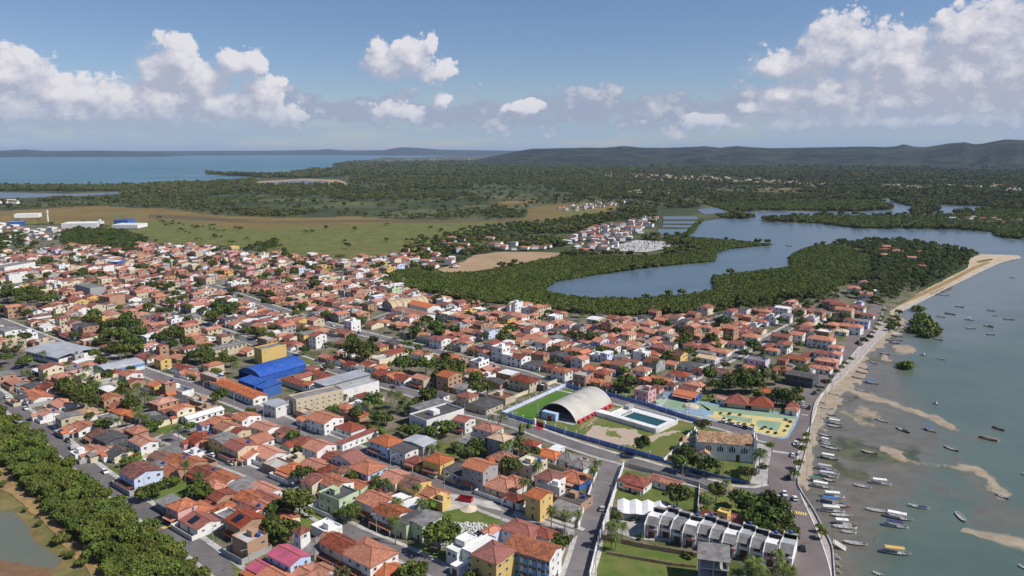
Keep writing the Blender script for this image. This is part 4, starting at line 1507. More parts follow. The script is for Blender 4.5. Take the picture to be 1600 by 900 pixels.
def survey(ox, oy, rows):
    """houses read off the survey picture: roof centre in quarter pixels from (ox, oy)"""
    for zx, zy, L, W, st, typ, ridge, rc, wc, *ex in rows:
        h = st * 2.9 + .8
        p = P(ox + zx / 4, oy + zy / 4, h)
        e = ex[0] if ex else ''.join(c for c, pr in (('v', .4), ('e', .4), ('t', .14), ('y', .6), ('k', .4)) if random.random() < pr)
        if typ == 'g' and ridge == 'b' and W < 1.5 * L and random.random() < .8:
            ridge = 'a'
        add_house(p.x, p.y, L * .99, W * .99, st, typ, ridge, rc, wc, e)


survey(0, 675, [
    (690, 20, 12, 10, 2, 'm', 'a', 'dark', 'charcoal', ''), (565, 100, 9, 8, 1, 'g', 'a', 'salmon', 'cream'), (650, 95, 9, 9, 1, 'g', 'a', 'orange', 'cream'), (748, 112, 10, 9, 1, 'g', 'a', 'dark', 'cream', ''),
    (497, 120, 6, 6, 1, 'f', 'a', 'white', 'white', ''), (895, 45, 12, 8, 2, 'g', 'b', 'orange', 'white'), (1015, 140, 10, 8, 1, 'g', 'a', 'old', 'beige'), (1105, 165, 11, 9, 1, 'g', 'a', 'orange', 'white', 'vt'),
    (1205, 172, 9, 8, 1, 'g', 'b', 'salmon', 'brick'), (1210, 120, 7, 6, 1, 'f', 'a', 'white', 'white', ''), (1065, 98, 9, 7, 1, 'm', 'a', 'fibre', 'brick'), (880, 230, 13, 12, 2, 'g', 'a', 'red', 'paleblue', 'vy'),
    (1285, 238, 12, 9, 1, 'g', 'a', 'red', 'white'), (1395, 280, 13, 10, 1, 'g', 'a', 'orange', 'white', 'v'), (1525, 320, 12, 10, 1, 'm', 'a', 'fibre', 'brick', ''), (1500, 70, 12, 10, 2, 'g', 'a', 'red', 'beige'),
    (1400, 28, 13, 9, 2, 'm', 'b', 'fibre', 'yellow', ''), (1550, 115, 13, 10, 1, 'g', 'a', 'orange', 'white', 'v'), (1235, 38, 8, 7, 1, 'g', 'a', 'red', 'pink'), (1135, 440, 8, 8, 2, 'h', 'a', 'salmon', 'pink', 'v'),
    (1235, 462, 10, 8, 1, 'h', 'a', 'salmon', 'pink', 'v'), (1250, 540, 12, 9, 1, 'g', 'a', 'red', 'white', 'py'), (1530, 530, 10, 10, 2, 'g', 'a', 'red', 'brick', 'pv'), (1560, 640, 9, 8, 2, 'f', 'a', 'concrete', 'brick', 'y'),
    (1420, 505, 8, 6, 1, 'f', 'a', 'fibre', 'white', ''), (1070, 435, 12, 6, 1, 's', 'a', 'fibre', 'grey', ''), (1410, 448, 6, 6, 1, 'h', 'a', 'orange', 'cream'), (1565, 395, 11, 9, 1, 'g', 'a', 'orange', 'white'), (1565, 465, 10, 8, 1, 'g', 'a', 'red', 'white'),
    (1340, 320, 10, 8, 1, 'h', 'a', 'orange', 'white'), (985, 195, 7, 7, 1, 'm', 'a', 'fibre', 'white', 't')])
survey(400, 675, [
    (70, 115, 14, 10, 1, 'g', 'b', 'orange', 'white', 'y'), (15, 30, 12, 9, 1, 'g', 'b', 'salmon', 'white'), (300, 50, 13, 10, 1, 'h', 'a', 'red', 'cream'), (395, 75, 10, 11, 2, 'g', 'b', 'salmon', 'white', 'y'),
    (130, 190, 10, 8, 1, 'f', 'a', 'concrete', 'brick', ''), (225, 215, 10, 9, 1, 'h', 'a', 'orange', 'beige', 'vy'), (372, 190, 11, 9, 1, 'g', 'b', 'salmon', 'brick'), (485, 135, 9, 8, 1, 'g', 'b', 'red', 'white'), (585, 148, 14, 9, 2, 'g', 'b', 'red', 'white', 'v'),
    (470, 222, 9, 9, 1, 'h', 'a', 'red', 'brick'), (695, 205, 13, 11, 2, 'h', 'b', 'orange', 'blue', 'v'), (722, 288, 5, 5, 1, 'h', 'a', 'salmon', 'blue', ''), (490, 295, 13, 9, 2, 'g', 'b', 'orange', 'white', 'v'), (372, 285, 7, 9, 2, 'g', 'b', 'red', 'cream', 'v'),
    (645, 315, 9, 6, 1, 'g', 'b', 'salmon', 'green', ''), (515, 370, 12, 10, 2, 'f', 'a', 'dark', 'green', 'y'), (880, 268, 10, 11, 2, 'g', 'b', 'orange', 'cream', 'v'), (985, 297, 10, 10, 2, 'g', 'b', 'old', 'yellow', 'v'), (1100, 362, 12, 8, 1, 'h', 'a', 'orange', 'yellow', 'v'),
    (1150, 412, 7, 5, 1, 'f', 'a', 'concrete', 'yellow', ''), (755, 410, 13, 10, 2, 'g', 'b', 'orange', 'white', 'v'), (855, 480, 12, 9, 2, 'g', 'b', 'orange', 'white', 'v'), (965, 520, 5.5, 10, 2, 'm', 'b', 'dark', 'green', ''), (1050, 525, 8, 10, 2, 'm', 'b', 'fibre', 'green', ''),
    (1115, 575, 5, 4, 1, 's', 'a', 'salmon', 'green', ''), (815, 42, 13, 10, 2, 'h', 'a', 'orange', 'blue', 'v'), (925, 92, 10, 8, 2, 'm', 'a', 'dark', 'white', ''), (1020, 45, 13, 9, 2, 'm', 'b', 'metal', 'grey', ''), (1005, 165, 9, 7, 1, 'h', 'a', 'red', 'yellow', 'v'),
    (1140, 155, 10, 9, 2, 'h', 'b', 'orange', 'yellow', 'v'), (1240, 215, 13, 9, 1, 'm', 'b', 'dark', 'white', 'y'), (1400, 195, 11, 10, 3, 'g', 'b', 'salmon', 'grey', 'v'), (1312, 258, 4, 4, 1, 's', 'a', 'red', 'white', ''), (1545, 312, 14, 12, 1, 'h', 'a', 'orange', 'beige', 'y'),
    (1545, 145, 10, 9, 2, 'h', 'a', 'orange', 'beige'), (1530, 20, 9, 8, 3, 'h', 'a', 'cream', 'grey', ''), (1370, 40, 12, 7, 1, 'f', 'a', 'fibre', 'grey', ''), (640, 18, 5, 24, 1, 's', 'b', 'red', 'white', ''), (190, 515, 8, 6, 1, 'g', 'b', 'orange', 'cream', ''),
    (55, 345, 13, 8, 1, 'g', 'a', 'orange', 'white', 'v'), (60, 400, 13, 8, 1, 'g', 'a', 'red', 'white'), (45, 450, 10, 8, 1, 'g', 'a', 'salmon', 'white'), (283, 600, 4, 4, 3, 'h', 'a', 'red', 'white', ''), (440, 580, 9, 7, 1, 'f', 'a', 'white', 'white', ''),
    (525, 680, 12, 8, 2, 'g', 'b', 'red', 'cream', 'v'), (475, 645, 7, 6, 1, 'g', 'b', 'salmon', 'white', ''), (700, 735, 16, 12, 2, 'h', 'a', 'orange', 'white', 'v'), (790, 830, 12, 9, 1, 'h', 'a', 'orange', 'white', 'v'), (205, 755, 12, 8, 2, 'g', 'b', 'pink', 'blue', 'v'),
    (55, 835, 10, 7, 1, 'g', 'b', 'pink', 'white', 'v'), (260, 830, 14, 9, 1, 'g', 'b', 'orange', 'white', 'v'), (350, 890, 9, 7, 1, 'g', 'b', 'salmon', 'white', ''), (420, 845, 7, 5, 1, 'g', 'b', 'salmon', 'white', ''), (370, 700, 9, 8, 1, 'h', 'a', 'fibre', 'beige', ''),
    (130, 895, 11, 9, 1, 'g', 'b', 'orange', 'white', ''), (1490, 735, 10, 11, 3, 'h', 'a', 'red', 'yellow', 'v')])
survey(800, 675, [
    (120, 58, 7, 6, 2, 'h', 'a', 'red', 'white', ''), (85, 115, 6, 4, 1, 's', 'a', 'red', 'white', ''), (235, 125, 12, 8, 1, 'h', 'a', 'orange', 'white', 'v'), (350, 145, 9, 9, 1, 'h', 'a', 'fibre', 'white', 'y', ), (430, 188, 8, 8, 1, 'h', 'a', 'fibre', 'white', ''),
    (240, 262, 9, 9, 2, 'h', 'a', 'red', 'white', ''), (390, 268, 12, 10, 1, 'h', 'a', 'orange', 'deepblue', 'v'), (170, 375, 7, 8, 3, 'g', 'a', 'orange', 'yellow', ''), (275, 325, 6, 4, 2, 'f', 'a', 'white', 'white', ''), (385, 400, 12, 9, 1, 'f', 'a', 'dark', 'brick', ''),
    (330, 465, 10, 6, 1, 's', 'a', 'fibre', 'white', ''), (15, 300, 10, 10, 1, 'h', 'a', 'orange', 'white', 'v'), (15, 395, 9, 6, 1, 'h', 'a', 'red', 'white', ''), (770, 290, 12, 9, 1, 'h', 'a', 'red', 'white', 'v'), (965, 292, 14, 6, 1, 'g', 'a', 'orange', 'white', ''),
    (1270, 525, 11, 8, 1, 'h', 'a', 'red', 'yellow', ''), (1420, 535, 12, 8, 1, 'h', 'a', 'red', 'yellow', ''), (1325, 490, 4, 3.5, 2, 'f', 'a', 'yellow_paint', 'yellow', ''), (70, 590, 13, 9, 2, 'h', 'a', 'red', 'white', 'v'), (205, 615, 8, 6, 2, 'h', 'a', 'red', 'white', ''),
    (155, 682, 10, 8, 1, 'h', 'a', 'red', 'white', 'v')])
survey(0, 480, [
    (20, 410, 10, 10, 2, 'm', 'a', 'fibre', 'brick', ''), (110, 455, 12, 9, 1, 'g', 'a', 'salmon', 'brick'), (210, 480, 10, 8, 1, 'm', 'a', 'dark', 'grey'), (315, 482, 13, 9, 1, 'g', 'a', 'red', 'white'), (195, 515, 6, 5, 1, 'h', 'a', 'orange', 'white'), (380, 420, 8, 8, 2, 'h', 'a', 'orange', 'brick'),
    (240, 548, 14, 10, 1, 'g', 'b', 'salmon', 'white'), (395, 592, 13, 9, 1, 'g', 'b', 'orange', 'white', 'y'), (150, 550, 9, 7, 1, 'm', 'a', 'dark', 'white'), (250, 382, 8, 6, 1, 'm', 'a', 'white', 'white', ''), (815, 405, 10, 10, 2, 'g', 'b', 'orange', 'white', 'v'), (720, 390, 8, 7, 1, 'h', 'a', 'red', 'cream'),
    (545, 350, 10, 8, 1, 'h', 'a', 'orange', 'white'), (680, 502, 12, 6, 1, 'm', 'a', 'white', 'brick', ''), (990, 475, 13, 9, 1, 'g', 'a', 'orange', 'yellow'), (1110, 498, 22, 7, 1, 'f', 'a', 'fibre', 'white', ''), (1000, 572, 12, 7, 1, 'm', 'a', 'fibre', 'white', ''), (1125, 565, 15, 7, 1, 'm', 'b', 'dark', 'brick', ''),
    (1250, 575, 16, 7, 1, 'f', 'b', 'concrete', 'brick', ''), (920, 295, 16, 9, 1, 'h', 'a', 'red', 'white', 'v'), (1015, 312, 9, 7, 2, 'g', 'b', 'orange', 'yellow', ''), (1115, 302, 9, 8, 1, 'g', 'b', 'salmon', 'brick'), (1150, 368, 15, 7, 1, 'g', 'a', 'red', 'white'), (1190, 397, 12, 6, 1, 'g', 'a', 'salmon', 'white'),
    (1330, 420, 18, 6, 2, 'f', 'b', 'concrete', 'brick', ''), (1420, 232, 8, 24, 2, 'm', 'b', 'fibre', 'beige', ''), (1290, 228, 10, 12, 1, 'g', 'b', 'salmon', 'white'), (1240, 188, 9, 10, 2, 'g', 'b', 'orange', 'brick'), (1312, 200, 8, 6, 1, 'f', 'a', 'white', 'white', ''), (440, 160, 14, 8, 1, 'h', 'a', 'red', 'white', 'v'),
    (555, 165, 13, 8, 1, 'h', 'a', 'red', 'white', 'v'), (385, 128, 14, 8, 1, 'g', 'b', 'orange', 'brick', ''), (300, 112, 8, 10, 1, 'g', 'b', 'white', 'white', ''), (388, 55, 9, 8, 3, 'h', 'a', 'red', 'beige', ''), (270, 58, 6, 22, 1, 'm', 'b', 'white', 'brick', ''), (662, 235, 7, 6, 1, 'h', 'a', 'red', 'brick', ''),
    (930, 140, 9, 9, 2, 'h', 'a', 'red', 'white'), (60, 130, 14, 11, 2, 'm', 'a', 'fibre', 'white', ''), (180, 152, 9, 8, 2, 'f', 'a', 'white', 'white', ''), (1190, 48, 16, 9, 2, 'm', 'b', 'fibre', 'beige', ''), (1265, 652, 7, 20, 1, 'g', 'b', 'white', 'white', ''), (1365, 698, 8, 9, 2, 'g', 'a', 'salmon', 'yellow', ''),
    (1290, 712, 5, 8, 2, 'g', 'b', 'red', 'blue', ''), (1445, 682, 9, 6, 1, 'g', 'b', 'red', 'white', ''), (1270, 792, 9, 8, 1, 'g', 'a', 'red', 'brick'), (850, 755, 10, 7, 2, 'h', 'a', 'orange', 'brick', ''), (765, 640, 10, 7, 1, 'h', 'a', 'orange', 'brick'), (840, 660, 7, 6, 1, 'h', 'a', 'orange', 'brick', ''),
    (545, 645, 13, 10, 1, 'h', 'a', 'pale', 'cream', 'y'), (680, 682, 12, 6, 1, 'm', 'b', 'fibre', 'white', ''), (520, 735, 12, 10, 1, 'g', 'b', 'orange', 'white', 'v'), (620, 785, 10, 8, 1, 'g', 'b', 'old', 'white'), (300, 650, 9, 8, 1, 'g', 'b', 'salmon', 'white'), (450, 745, 8, 7, 1, 'g', 'b', 'orange', 'white'),
    (290, 195, 7, 6, 1, 'f', 'a', 'salmon', 'brick', ''), (215, 205, 9, 6, 1, 'h', 'a', 'red', 'brick', ''), (700, 35, 20, 10, 1, 'g', 'a', 'salmon', 'beige', ''), (715, 72, 14, 8, 1, 'h', 'a', 'red', 'white', '')])
survey(400, 480, [
    (440, 300, 9, 8, 1, 'g', 'a', 'orange', 'brick', ''), (500, 312, 9, 8, 1, 'g', 'a', 'red', 'white', ''), (548, 325, 9, 8, 1, 'g', 'b', 'orange', 'white', ''), (605, 350, 9, 8, 1, 'g', 'b', 'red', 'white', ''), (655, 362, 8, 10, 1, 'm', 'b', 'fibre', 'white', ''), (700, 352, 9, 10, 1, 'g', 'b', 'red', 'white', ''), (765, 372, 11, 9, 1, 'g', 'b', 'orange', 'white', ''),
    (800, 405, 10, 11, 1, 'g', 'b', 'red', 'brick', ''), (862, 420, 11, 11, 1, 'g', 'b', 'salmon', 'brick', ''), (925, 432, 11, 11, 1, 'g', 'b', 'red', 'white', ''), (1040, 430, 10, 8, 2, 'g', 'b', 'salmon', 'beige', 'v'), (870, 268, 9, 17, 1, 'm', 'b', 'red', 'cream', ''), (1030, 280, 10, 9, 2, 'h', 'a', 'orange', 'white', 'v'), (1210, 300, 14, 12, 1, 'h', 'a', 'orange', 'beige', ''),
    (770, 230, 10, 8, 1, 'h', 'a', 'red', 'yellow', ''), (850, 215, 12, 8, 1, 'm', 'b', 'dark', 'pink', ''), (1150, 190, 12, 10, 2, 'g', 'b', 'red', 'white', ''), (1065, 185, 14, 8, 1, 'm', 'b', 'dark', 'grey', ''), (600, 80, 9, 9, 3, 'f', 'a', 'white', 'white', ''), (320, 152, 8, 12, 3, 'm', 'b', 'fibre', 'yellow', ''), (430, 190, 8, 9, 1, 'g', 'b', 'red', 'turquoise', ''),
    (520, 140, 12, 9, 1, 'h', 'a', 'red', 'white'), (690, 545, 11, 8, 1, 'h', 'a', 'red', 'white', 'y'), (430, 682, 14, 12, 2, 'g', 'b', 'orange', 'white', ''), (320, 692, 10, 6, 1, 'g', 'b', 'orange', 'white', ''), (590, 738, 12, 9, 1, 'h', 'a', 'red', 'white'), (130, 590, 11, 9, 2, 'm', 'a', 'metal', 'white', ''), (1300, 690, 8, 8, 2, 'g', 'b', 'red', 'white', 'v'),
    (1450, 740, 12, 9, 2, 'h', 'a', 'orange', 'white', 'v'), (1420, 592, 16, 14, 1, 'm', 'b', 'dark', 'beige', ''), (1535, 545, 13, 9, 1, 'f', 'a', 'roof_old', 'beige', ''), (1320, 540, 9, 8, 2, 'h', 'a', 'red', 'beige', ''), (1140, 530, 12, 5, 1, 'm', 'b', 'dark', 'white', ''), (1300, 490, 10, 10, 1, 'm', 'a', 'fibre', 'white', ''), (1490, 452, 14, 7, 1, 'm', 'b', 'dark', 'brick', ''),
    (1350, 385, 9, 7, 1, 'h', 'a', 'orange', 'white'), (1385, 258, 12, 8, 1, 'g', 'b', 'red', 'beige', ''), (1440, 282, 10, 6, 1, 'g', 'b', 'orange', 'white', ''), (1530, 240, 9, 9, 3, 'f', 'a', 'white', 'white', ''), (1590, 290, 8, 8, 2, 'f', 'a', 'white', 'white', ''), (1270, 235, 10, 7, 1, 'f', 'a', 'concrete', 'grey', ''), (560, 610, 9, 7, 1, 'h', 'a', 'orange', 'white', ''),
    (640, 600, 8, 8, 1, 'f', 'a', 'white', 'white', ''), (1330, 830, 10, 6, 1, 'm', 'a', 'fibre', 'grey', ''), (230, 215, 13, 9, 1, 'h', 'a', 'red', 'white'), (110, 220, 10, 9, 1, 'g', 'b', 'red', 'white', ''), (70, 190, 12, 8, 2, 'f', 'b', 'concrete', 'brick', ''), (60, 735, 13, 9, 1, 'g', 'b', 'orange', 'white', 'y'), (200, 765, 9, 8, 1, 'g', 'b', 'red', 'white'),
    (1580, 400, 10, 8, 1, 'm', 'a', 'white', 'brick', '')])
survey(800, 480, [
    (80, 440, 15, 11, 2, 'h', 'a', 'red', 'beige', ''), (192, 480, 4, 4, 1, 'f', 'a', 'white', 'charcoal', ''), (312, 385, 10, 9, 2, 'h', 'a', 'orange', 'white', ''), (445, 412, 9, 9, 2, 'f', 'a', 'concrete', 'brick', ''), (560, 398, 9, 8, 2, 'h', 'a', 'red', 'brick', ''), (528, 450, 9, 7, 1, 'h', 'a', 'salmon', 'beige', 'v'), (612, 478, 8, 6, 1, 'h', 'a', 'red', 'beige', ''),
    (812, 378, 9, 9, 2, 'h', 'a', 'orange', 'white', 'v'), (935, 435, 12, 6, 1, 'g', 'a', 'salmon', 'brick', ''), (1002, 472, 5, 5, 1, 'h', 'a', 'red', 'white', ''), (832, 508, 9, 9, 2, 'f', 'a', 'fibre', 'pink', ''), (905, 492, 6, 6, 1, 'h', 'a', 'red', 'pink', ''), (1150, 470, 11, 9, 1, 'h', 'a', 'orange', 'brick', 'v'), (1098, 530, 13, 10, 1, 'g', 'a', 'salmon', 'deepblue', 'v'),
    (1050, 408, 12, 9, 1, 'h', 'a', 'red', 'white'), (1170, 382, 7, 5, 1, 'h', 'a', 'red', 'pink', ''), (1110, 352, 13, 9, 1, 'm', 'b', 'dark', 'white', ''), (1305, 265, 12, 9, 1, 'h', 'a', 'orange', 'white', ''), (1225, 305, 13, 8, 1, 'g', 'a', 'cream', 'white', ''), (1210, 275, 12, 6, 1, 'm', 'a', 'fibre', 'beige', ''), (1415, 215, 12, 10, 1, 'h', 'a', 'red', 'white', ''), (1495, 172, 12, 10, 1, 'h', 'a', 'orange', 'white', ''),
    (1500, 372, 10, 8, 1, 'g', 'b', 'orange', 'white', ''), (1320, 395, 14, 9, 1, 'h', 'a', 'red', 'white', ''), (1530, 318, 14, 9, 2, 'f', 'a', 'fibre', 'lilac', ''), (930, 238, 12, 10, 2, 'h', 'a', 'red', 'brick', ''), (620, 235, 11, 8, 2, 'g', 'b', 'orange', 'white', ''), (812, 272, 9, 8, 2, 'f', 'a', 'white', 'white', ''), (425, 310, 9, 8, 2, 'g', 'b', 'orange', 'white', ''), (300, 290, 14, 10, 1, 'm', 'b', 'dark', 'grey', ''),
    (150, 345, 12, 10, 1, 'm', 'b', 'dark', 'white', ''), (55, 300, 9, 10, 2, 'g', 'b', 'red', 'white', ''), (245, 362, 9, 8, 1, 'g', 'b', 'red', 'pink', ''), (180, 280, 9, 7, 2, 'h', 'a', 'red', 'brick', ''), (620, 340, 11, 8, 1, 'h', 'a', 'orange', 'brick', ''), (745, 330, 12, 8, 1, 'g', 'b', 'red', 'white', ''), (690, 300, 9, 7, 1, 'm', 'a', 'fibre', 'white', ''), (990, 220, 9, 8, 1, 'm', 'a', 'dark', 'white', ''),
    (700, 225, 10, 8, 2, 'h', 'a', 'salmon', 'brick', ''), (760, 215, 9, 8, 1, 'g', 'a', 'orange', 'yellow', ''), (1330, 560, 8, 6, 1, 'g', 'a', 'salmon', 'white', '')])
survey(1200, 480, [
    (85, 170, 13, 9, 2, 'g', 'a', 'red', 'beige', ''), (190, 160, 9, 10, 2, 'g', 'a', 'orange', 'white', ''), (335, 188, 17, 10, 2, 'h', 'a', 'orange', 'white', ''), (330, 140, 18, 6, 1, 'm', 'a', 'fibre', 'grey', ''), (480, 105, 11, 9, 1, 'h', 'a', 'orange', 'beige', ''), (550, 112, 9, 9, 2, 'h', 'a', 'orange', 'white', ''), (462, 140, 9, 8, 1, 'h', 'a', 'cream', 'white', ''),
    (575, 75, 14, 8, 2, 'm', 'a', 'fibre', 'paleblue', ''), (515, 70, 8, 7, 2, 'h', 'a', 'red', 'white', ''), (425, 240, 9, 8, 1, 'h', 'a', 'orange', 'white', ''), (350, 275, 10, 9, 2, 'g', 'b', 'red', 'white', ''), (270, 290, 10, 9, 1, 'h', 'a', 'red', 'white', ''), (180, 308, 14, 9, 2, 'h', 'a', 'orange', 'beige', ''), (370, 322, 13, 9, 2, 'h', 'a', 'orange', 'pink', ''), (420, 285, 8, 8, 2, 'g', 'b', 'orange', 'white', ''),
    (325, 368, 14, 8, 1, 'h', 'a', 'orange', 'white', ''), (225, 378, 12, 7, 1, 'm', 'a', 'fibre', 'white', ''), (215, 412, 16, 11, 2, 'm', 'a', 'dark', 'charcoal', ''), (30, 258, 9, 7, 1, 'h', 'a', 'orange', 'white', ''), (480, 5, 13, 11, 3, 'g', 'b', 'orange', 'beige', ''), (445, -25, 14, 9, 2, 'h', 'a', 'red', 'beige', ''), (560, -10, 12, 9, 2, 'h', 'a', 'red', 'white', ''), (400, -42, 14, 9, 2, 'h', 'a', 'red', 'brick', ''),
    (620, 40, 11, 7, 1, 'h', 'a', 'red', 'white', ''), (95, -5, 11, 9, 3, 'm', 'a', 'white', 'white', ''), (30, 520, 14, 8, 1, 'h', 'a', 'orange', 'white', ''), (105, 540, 10, 8, 1, 'h', 'a', 'orange', 'white', ''), (155, 625, 6, 6, 1, 'h', 'a', 'salmon', 'white', '')])

# ------------------------------------------------------------------ large buildings and places
def mapped(name, pxa, pxb, z=0.0):
    """an Empty at a with its x axis pointing from a to b, and the distance"""
    a, b = P(*pxa, z), P(*pxb, z)
    d = b - a
    return empty(name, a, math.atan2(d.y, d.x)), d.length, math.atan2(d.y, d.x)


def put_openings(root, wallobj, lst):
    for x, y, t, z, w, h, kind in lst:
        o = link(kind, win_mesh(w, h, kind), root)
        o.location = (x, y, z)
        o.rotation_euler = (0, 0, t)


def row_of(x0, x1, n, y, t, z, w, h, kind='window', axis='x'):
    out = []
    for k in range(n):
        u = x0 + (x1 - x0) * (k + .5) / n
        out.append((u, y, t, z, w, h, kind) if axis == 'x' else (y, u, t, z, w, h, kind))
    return out


def arch_roof(mb, L, W, z0, rise, n=16, t=.25, x0=0.0, m=0):
    pts = []
    Rr = (W * W / 4 + rise * rise) / (2 * rise)
    th = math.asin(min(1, W / 2 / Rr))
    for i in range(n + 1):
        a = -th + 2 * th * i / n
        pts.append((W / 2 + Rr * math.sin(a), z0 + rise - Rr + Rr * math.cos(a)))
    for (y1, z1), (y2, z2) in zip(pts, pts[1:]):
        mb.face([(x0, y1, z1), (x0 + L, y1, z1), (x0 + L, y2, z2), (x0, y2, z2)][::-1], m)
        mb.face([(x0, y1, z1 - t), (x0 + L, y1, z1 - t), (x0 + L, y2, z2 - t), (x0, y2, z2 - t)], m)
        for x in (x0, x0 + L):
            mb.face([(x, y1, z1), (x, y2, z2), (x, y2, z2 - t), (x, y1, z1 - t)], m)
    return pts


M['arch_cream'] = surf('arch_cream', (.50, .47, .42), (.42, .39, .345), scale=.09, rough=.5, rnd=0, grain=.05, spec=.4)
M['arch_tan'] = surf('arch_tan', (.50, .41, .24), (.42, .34, .2), scale=.09, rough=.6, rnd=0, grain=.05)
M['skylight'] = surf('skylight', (.72, .71, .68), (.6, .59, .56), scale=.4, rough=.4)
M['blue_wall'] = surf('blue_wall', (.16, .24, .52), (.12, .18, .40), scale=.4, lo=.45, hi=.8, rnd=.06)
M['globe'] = surf('globe', (.8, .8, .78), scale=2, rough=.4)
M['pool_water'] = water_mat('pool_water', (.015, .07, .075), (.02, .085, .09), scale=.1, rough=.12)
M['pool_lane'] = surf('pool_lane', (.06, .16, .18), scale=1)
M['court_green'] = surf('court_green', (.25, .35, .235), (.19, .29, .20), scale=.15, rnd=.05, grain=.08)
M['court_blue'] = surf('court_blue', (.26, .38, .50), (.20, .30, .40), scale=.2, rnd=.05)
M['court_yellow'] = surf('court_yellow', (.62, .51, .21), (.50, .41, .19), scale=.25, rnd=0)
M['pitch'] = attr_mat('pitch', [('dirt', (.46, .37, .29), (.36, .28, .2), .9)], ((.10, .145, .03), (.17, .155, .05)), nscale=.12, grain=.15)

# sports hall: hooped roof, open front
sh, shW, shA = mapped('sports_hall', (842, 647), (900.5, 662))
SHB = P(961.5, 634)
shL = (SHB - P(900.5, 662)).length
sh.rotation_euler = (0, 0, shA + math.pi / 2)
sh.location = P(900.5, 662)
tag(sh, 'large sports hall under a cream hooped roof, its front open', 'sports hall')
mb = MB()
pr = arch_roof(mb, shL, shW, .3, 7.8, 20)
mb.build('roof', M['arch_cream'], sh)
for k in range(14):                                                   # raised joints of the roof sheets
    mb = MB()
    arch_roof(mb, .16, shW + .1, .3, 7.87, 20, .1, (k + 1) * shL / 15)
    for i in range(len(mb.v)):
        mb.v[i] = (mb.v[i][0], mb.v[i][1] - .05, mb.v[i][2])
    mb.build('roof_joint', M['arch_cream'], sh)
mb = MB()
mb.face([(shL - .5, y, z - .3) for y, z in pr] + [(shL - .5, shW, 0), (shL - .5, 0, 0)])
mb.build('back_wall', M['wall_grey'], sh)
for k in range(6):
    mb = MB()
    arch_roof(mb, .25, shW - .7, .2, 7.2, 14, .35, 1.2 + k * shL / 6.2)
    for i in range(len(mb.v)):
        x, y, z = mb.v[i]
        mb.v[i] = (x, y + .35, z)
    mb.build('rib', M['steel_dark'], sh)
for k in range(8):
    mb = MB()
    x = 1.0 + k * (shL - 2.5) / 7.6
    mb.slab([(x, -1.5, .75), (x + 3.0, -1.5, .75), (x + 3.0, -.05, 1.5), (x, -.05, 1.5)], .7)
    mb.build('side_buttress', M['wall_red'], sh)
for k in range(6):
    mb = MB()
    x = shL * (.2 + .115 * k)
    i0 = 7
    for i in range(i0, i0 + 3):
        (y1, z1), (y2, z2) = pr[i], pr[i + 1]
        mb.face([(x, y1, z1 + .05), (x + .5, y1, z1 + .05), (x + .5, y2, z2 + .05), (x, y2, z2 + .05)][::-1])
    mb.build('skylight', M['skylight'] if k % 2 else M['roof_fibre'], sh)
mb = MB()
mb.face([(-3, 0, .04), (shL - .6, 0, .04), (shL - .6, shW, .04), (-3, shW, .04)])
mb.build('floor', M['concrete'], sh)
mb = MB()
mb.box(-4.2, 9.8, 0, -.9, 18.5, 3.9)
mb.build('entrance_block', M['wall_blue'], sh)
mb = MB()
mb.box(-4.32, 12.3, 0, -4.2, 14.6, 2.4)
mb.build('entrance_door', M['wall_red'], sh)
for x, y in ((-5.2, 19.6), (-5.2, 20.5)):
    mb = MB()
    mb.tube([(x, y, 0), (x, y, 7.5)], .16, 5)
    mb.build('mast', M['post'], sh)

# ground of the stadium
ST = [(786, 648), (884, 604), (905, 611), (962, 621), (1090, 661), (1096, 668), (1040, 722), (852, 670), (835, 663)]


def pitch():
    px, py = np.arange(780, 1100, 2.5), np.arange(602, 724, 2.0)
    PX, PY = np.meshgrid(px, py)
    u, v = (PX - 800) / FPX, (PY - 450) / FPX
    t = CAM_H / (math.sin(PITCH) + v * math.cos(PITCH))
    X, Y = t * u, t * (math.cos(PITCH) - v * math.sin(PITCH))
    ins = inside(PX, PY, ST)
    n = fbm(X * .12, Y * .12, 3)
    n2 = fbm(X * .35, Y * .35, 6)
    SX, SY = PX + (n2 - .5) * 14, PY + (n - .5) * 9
    d = inside(SX, SY, [(908, 684), (925, 667), (960, 668), (990, 672), (1010, 682), (1052, 672), (1062, 674), (1020, 688), (1003, 697), (960, 694), (930, 690)]) * .95
    d = np.maximum(d, np.clip(1 - dist_line(SX, SY, [(905, 668), (940, 648), (965, 640)]) / 8, 0, 1) * .55)
    d *= np.where(inside(SX, SY, [(945, 672), (965, 672), (972, 684), (950, 682)]), .35, 1)
    o = grid_mesh('stadium_ground', X, Y, np.where(ins, .03, -.4), M['pitch'], {'dirt': d})
    o['kind'] = 'structure'


pitch()
sheet('turf_pitch', pxs([(789, 649), (884, 607), (903, 613), (862, 634), (842, 645), (838, 661)], .05), M['turf'])
# perimeter walls with lamp-topped posts


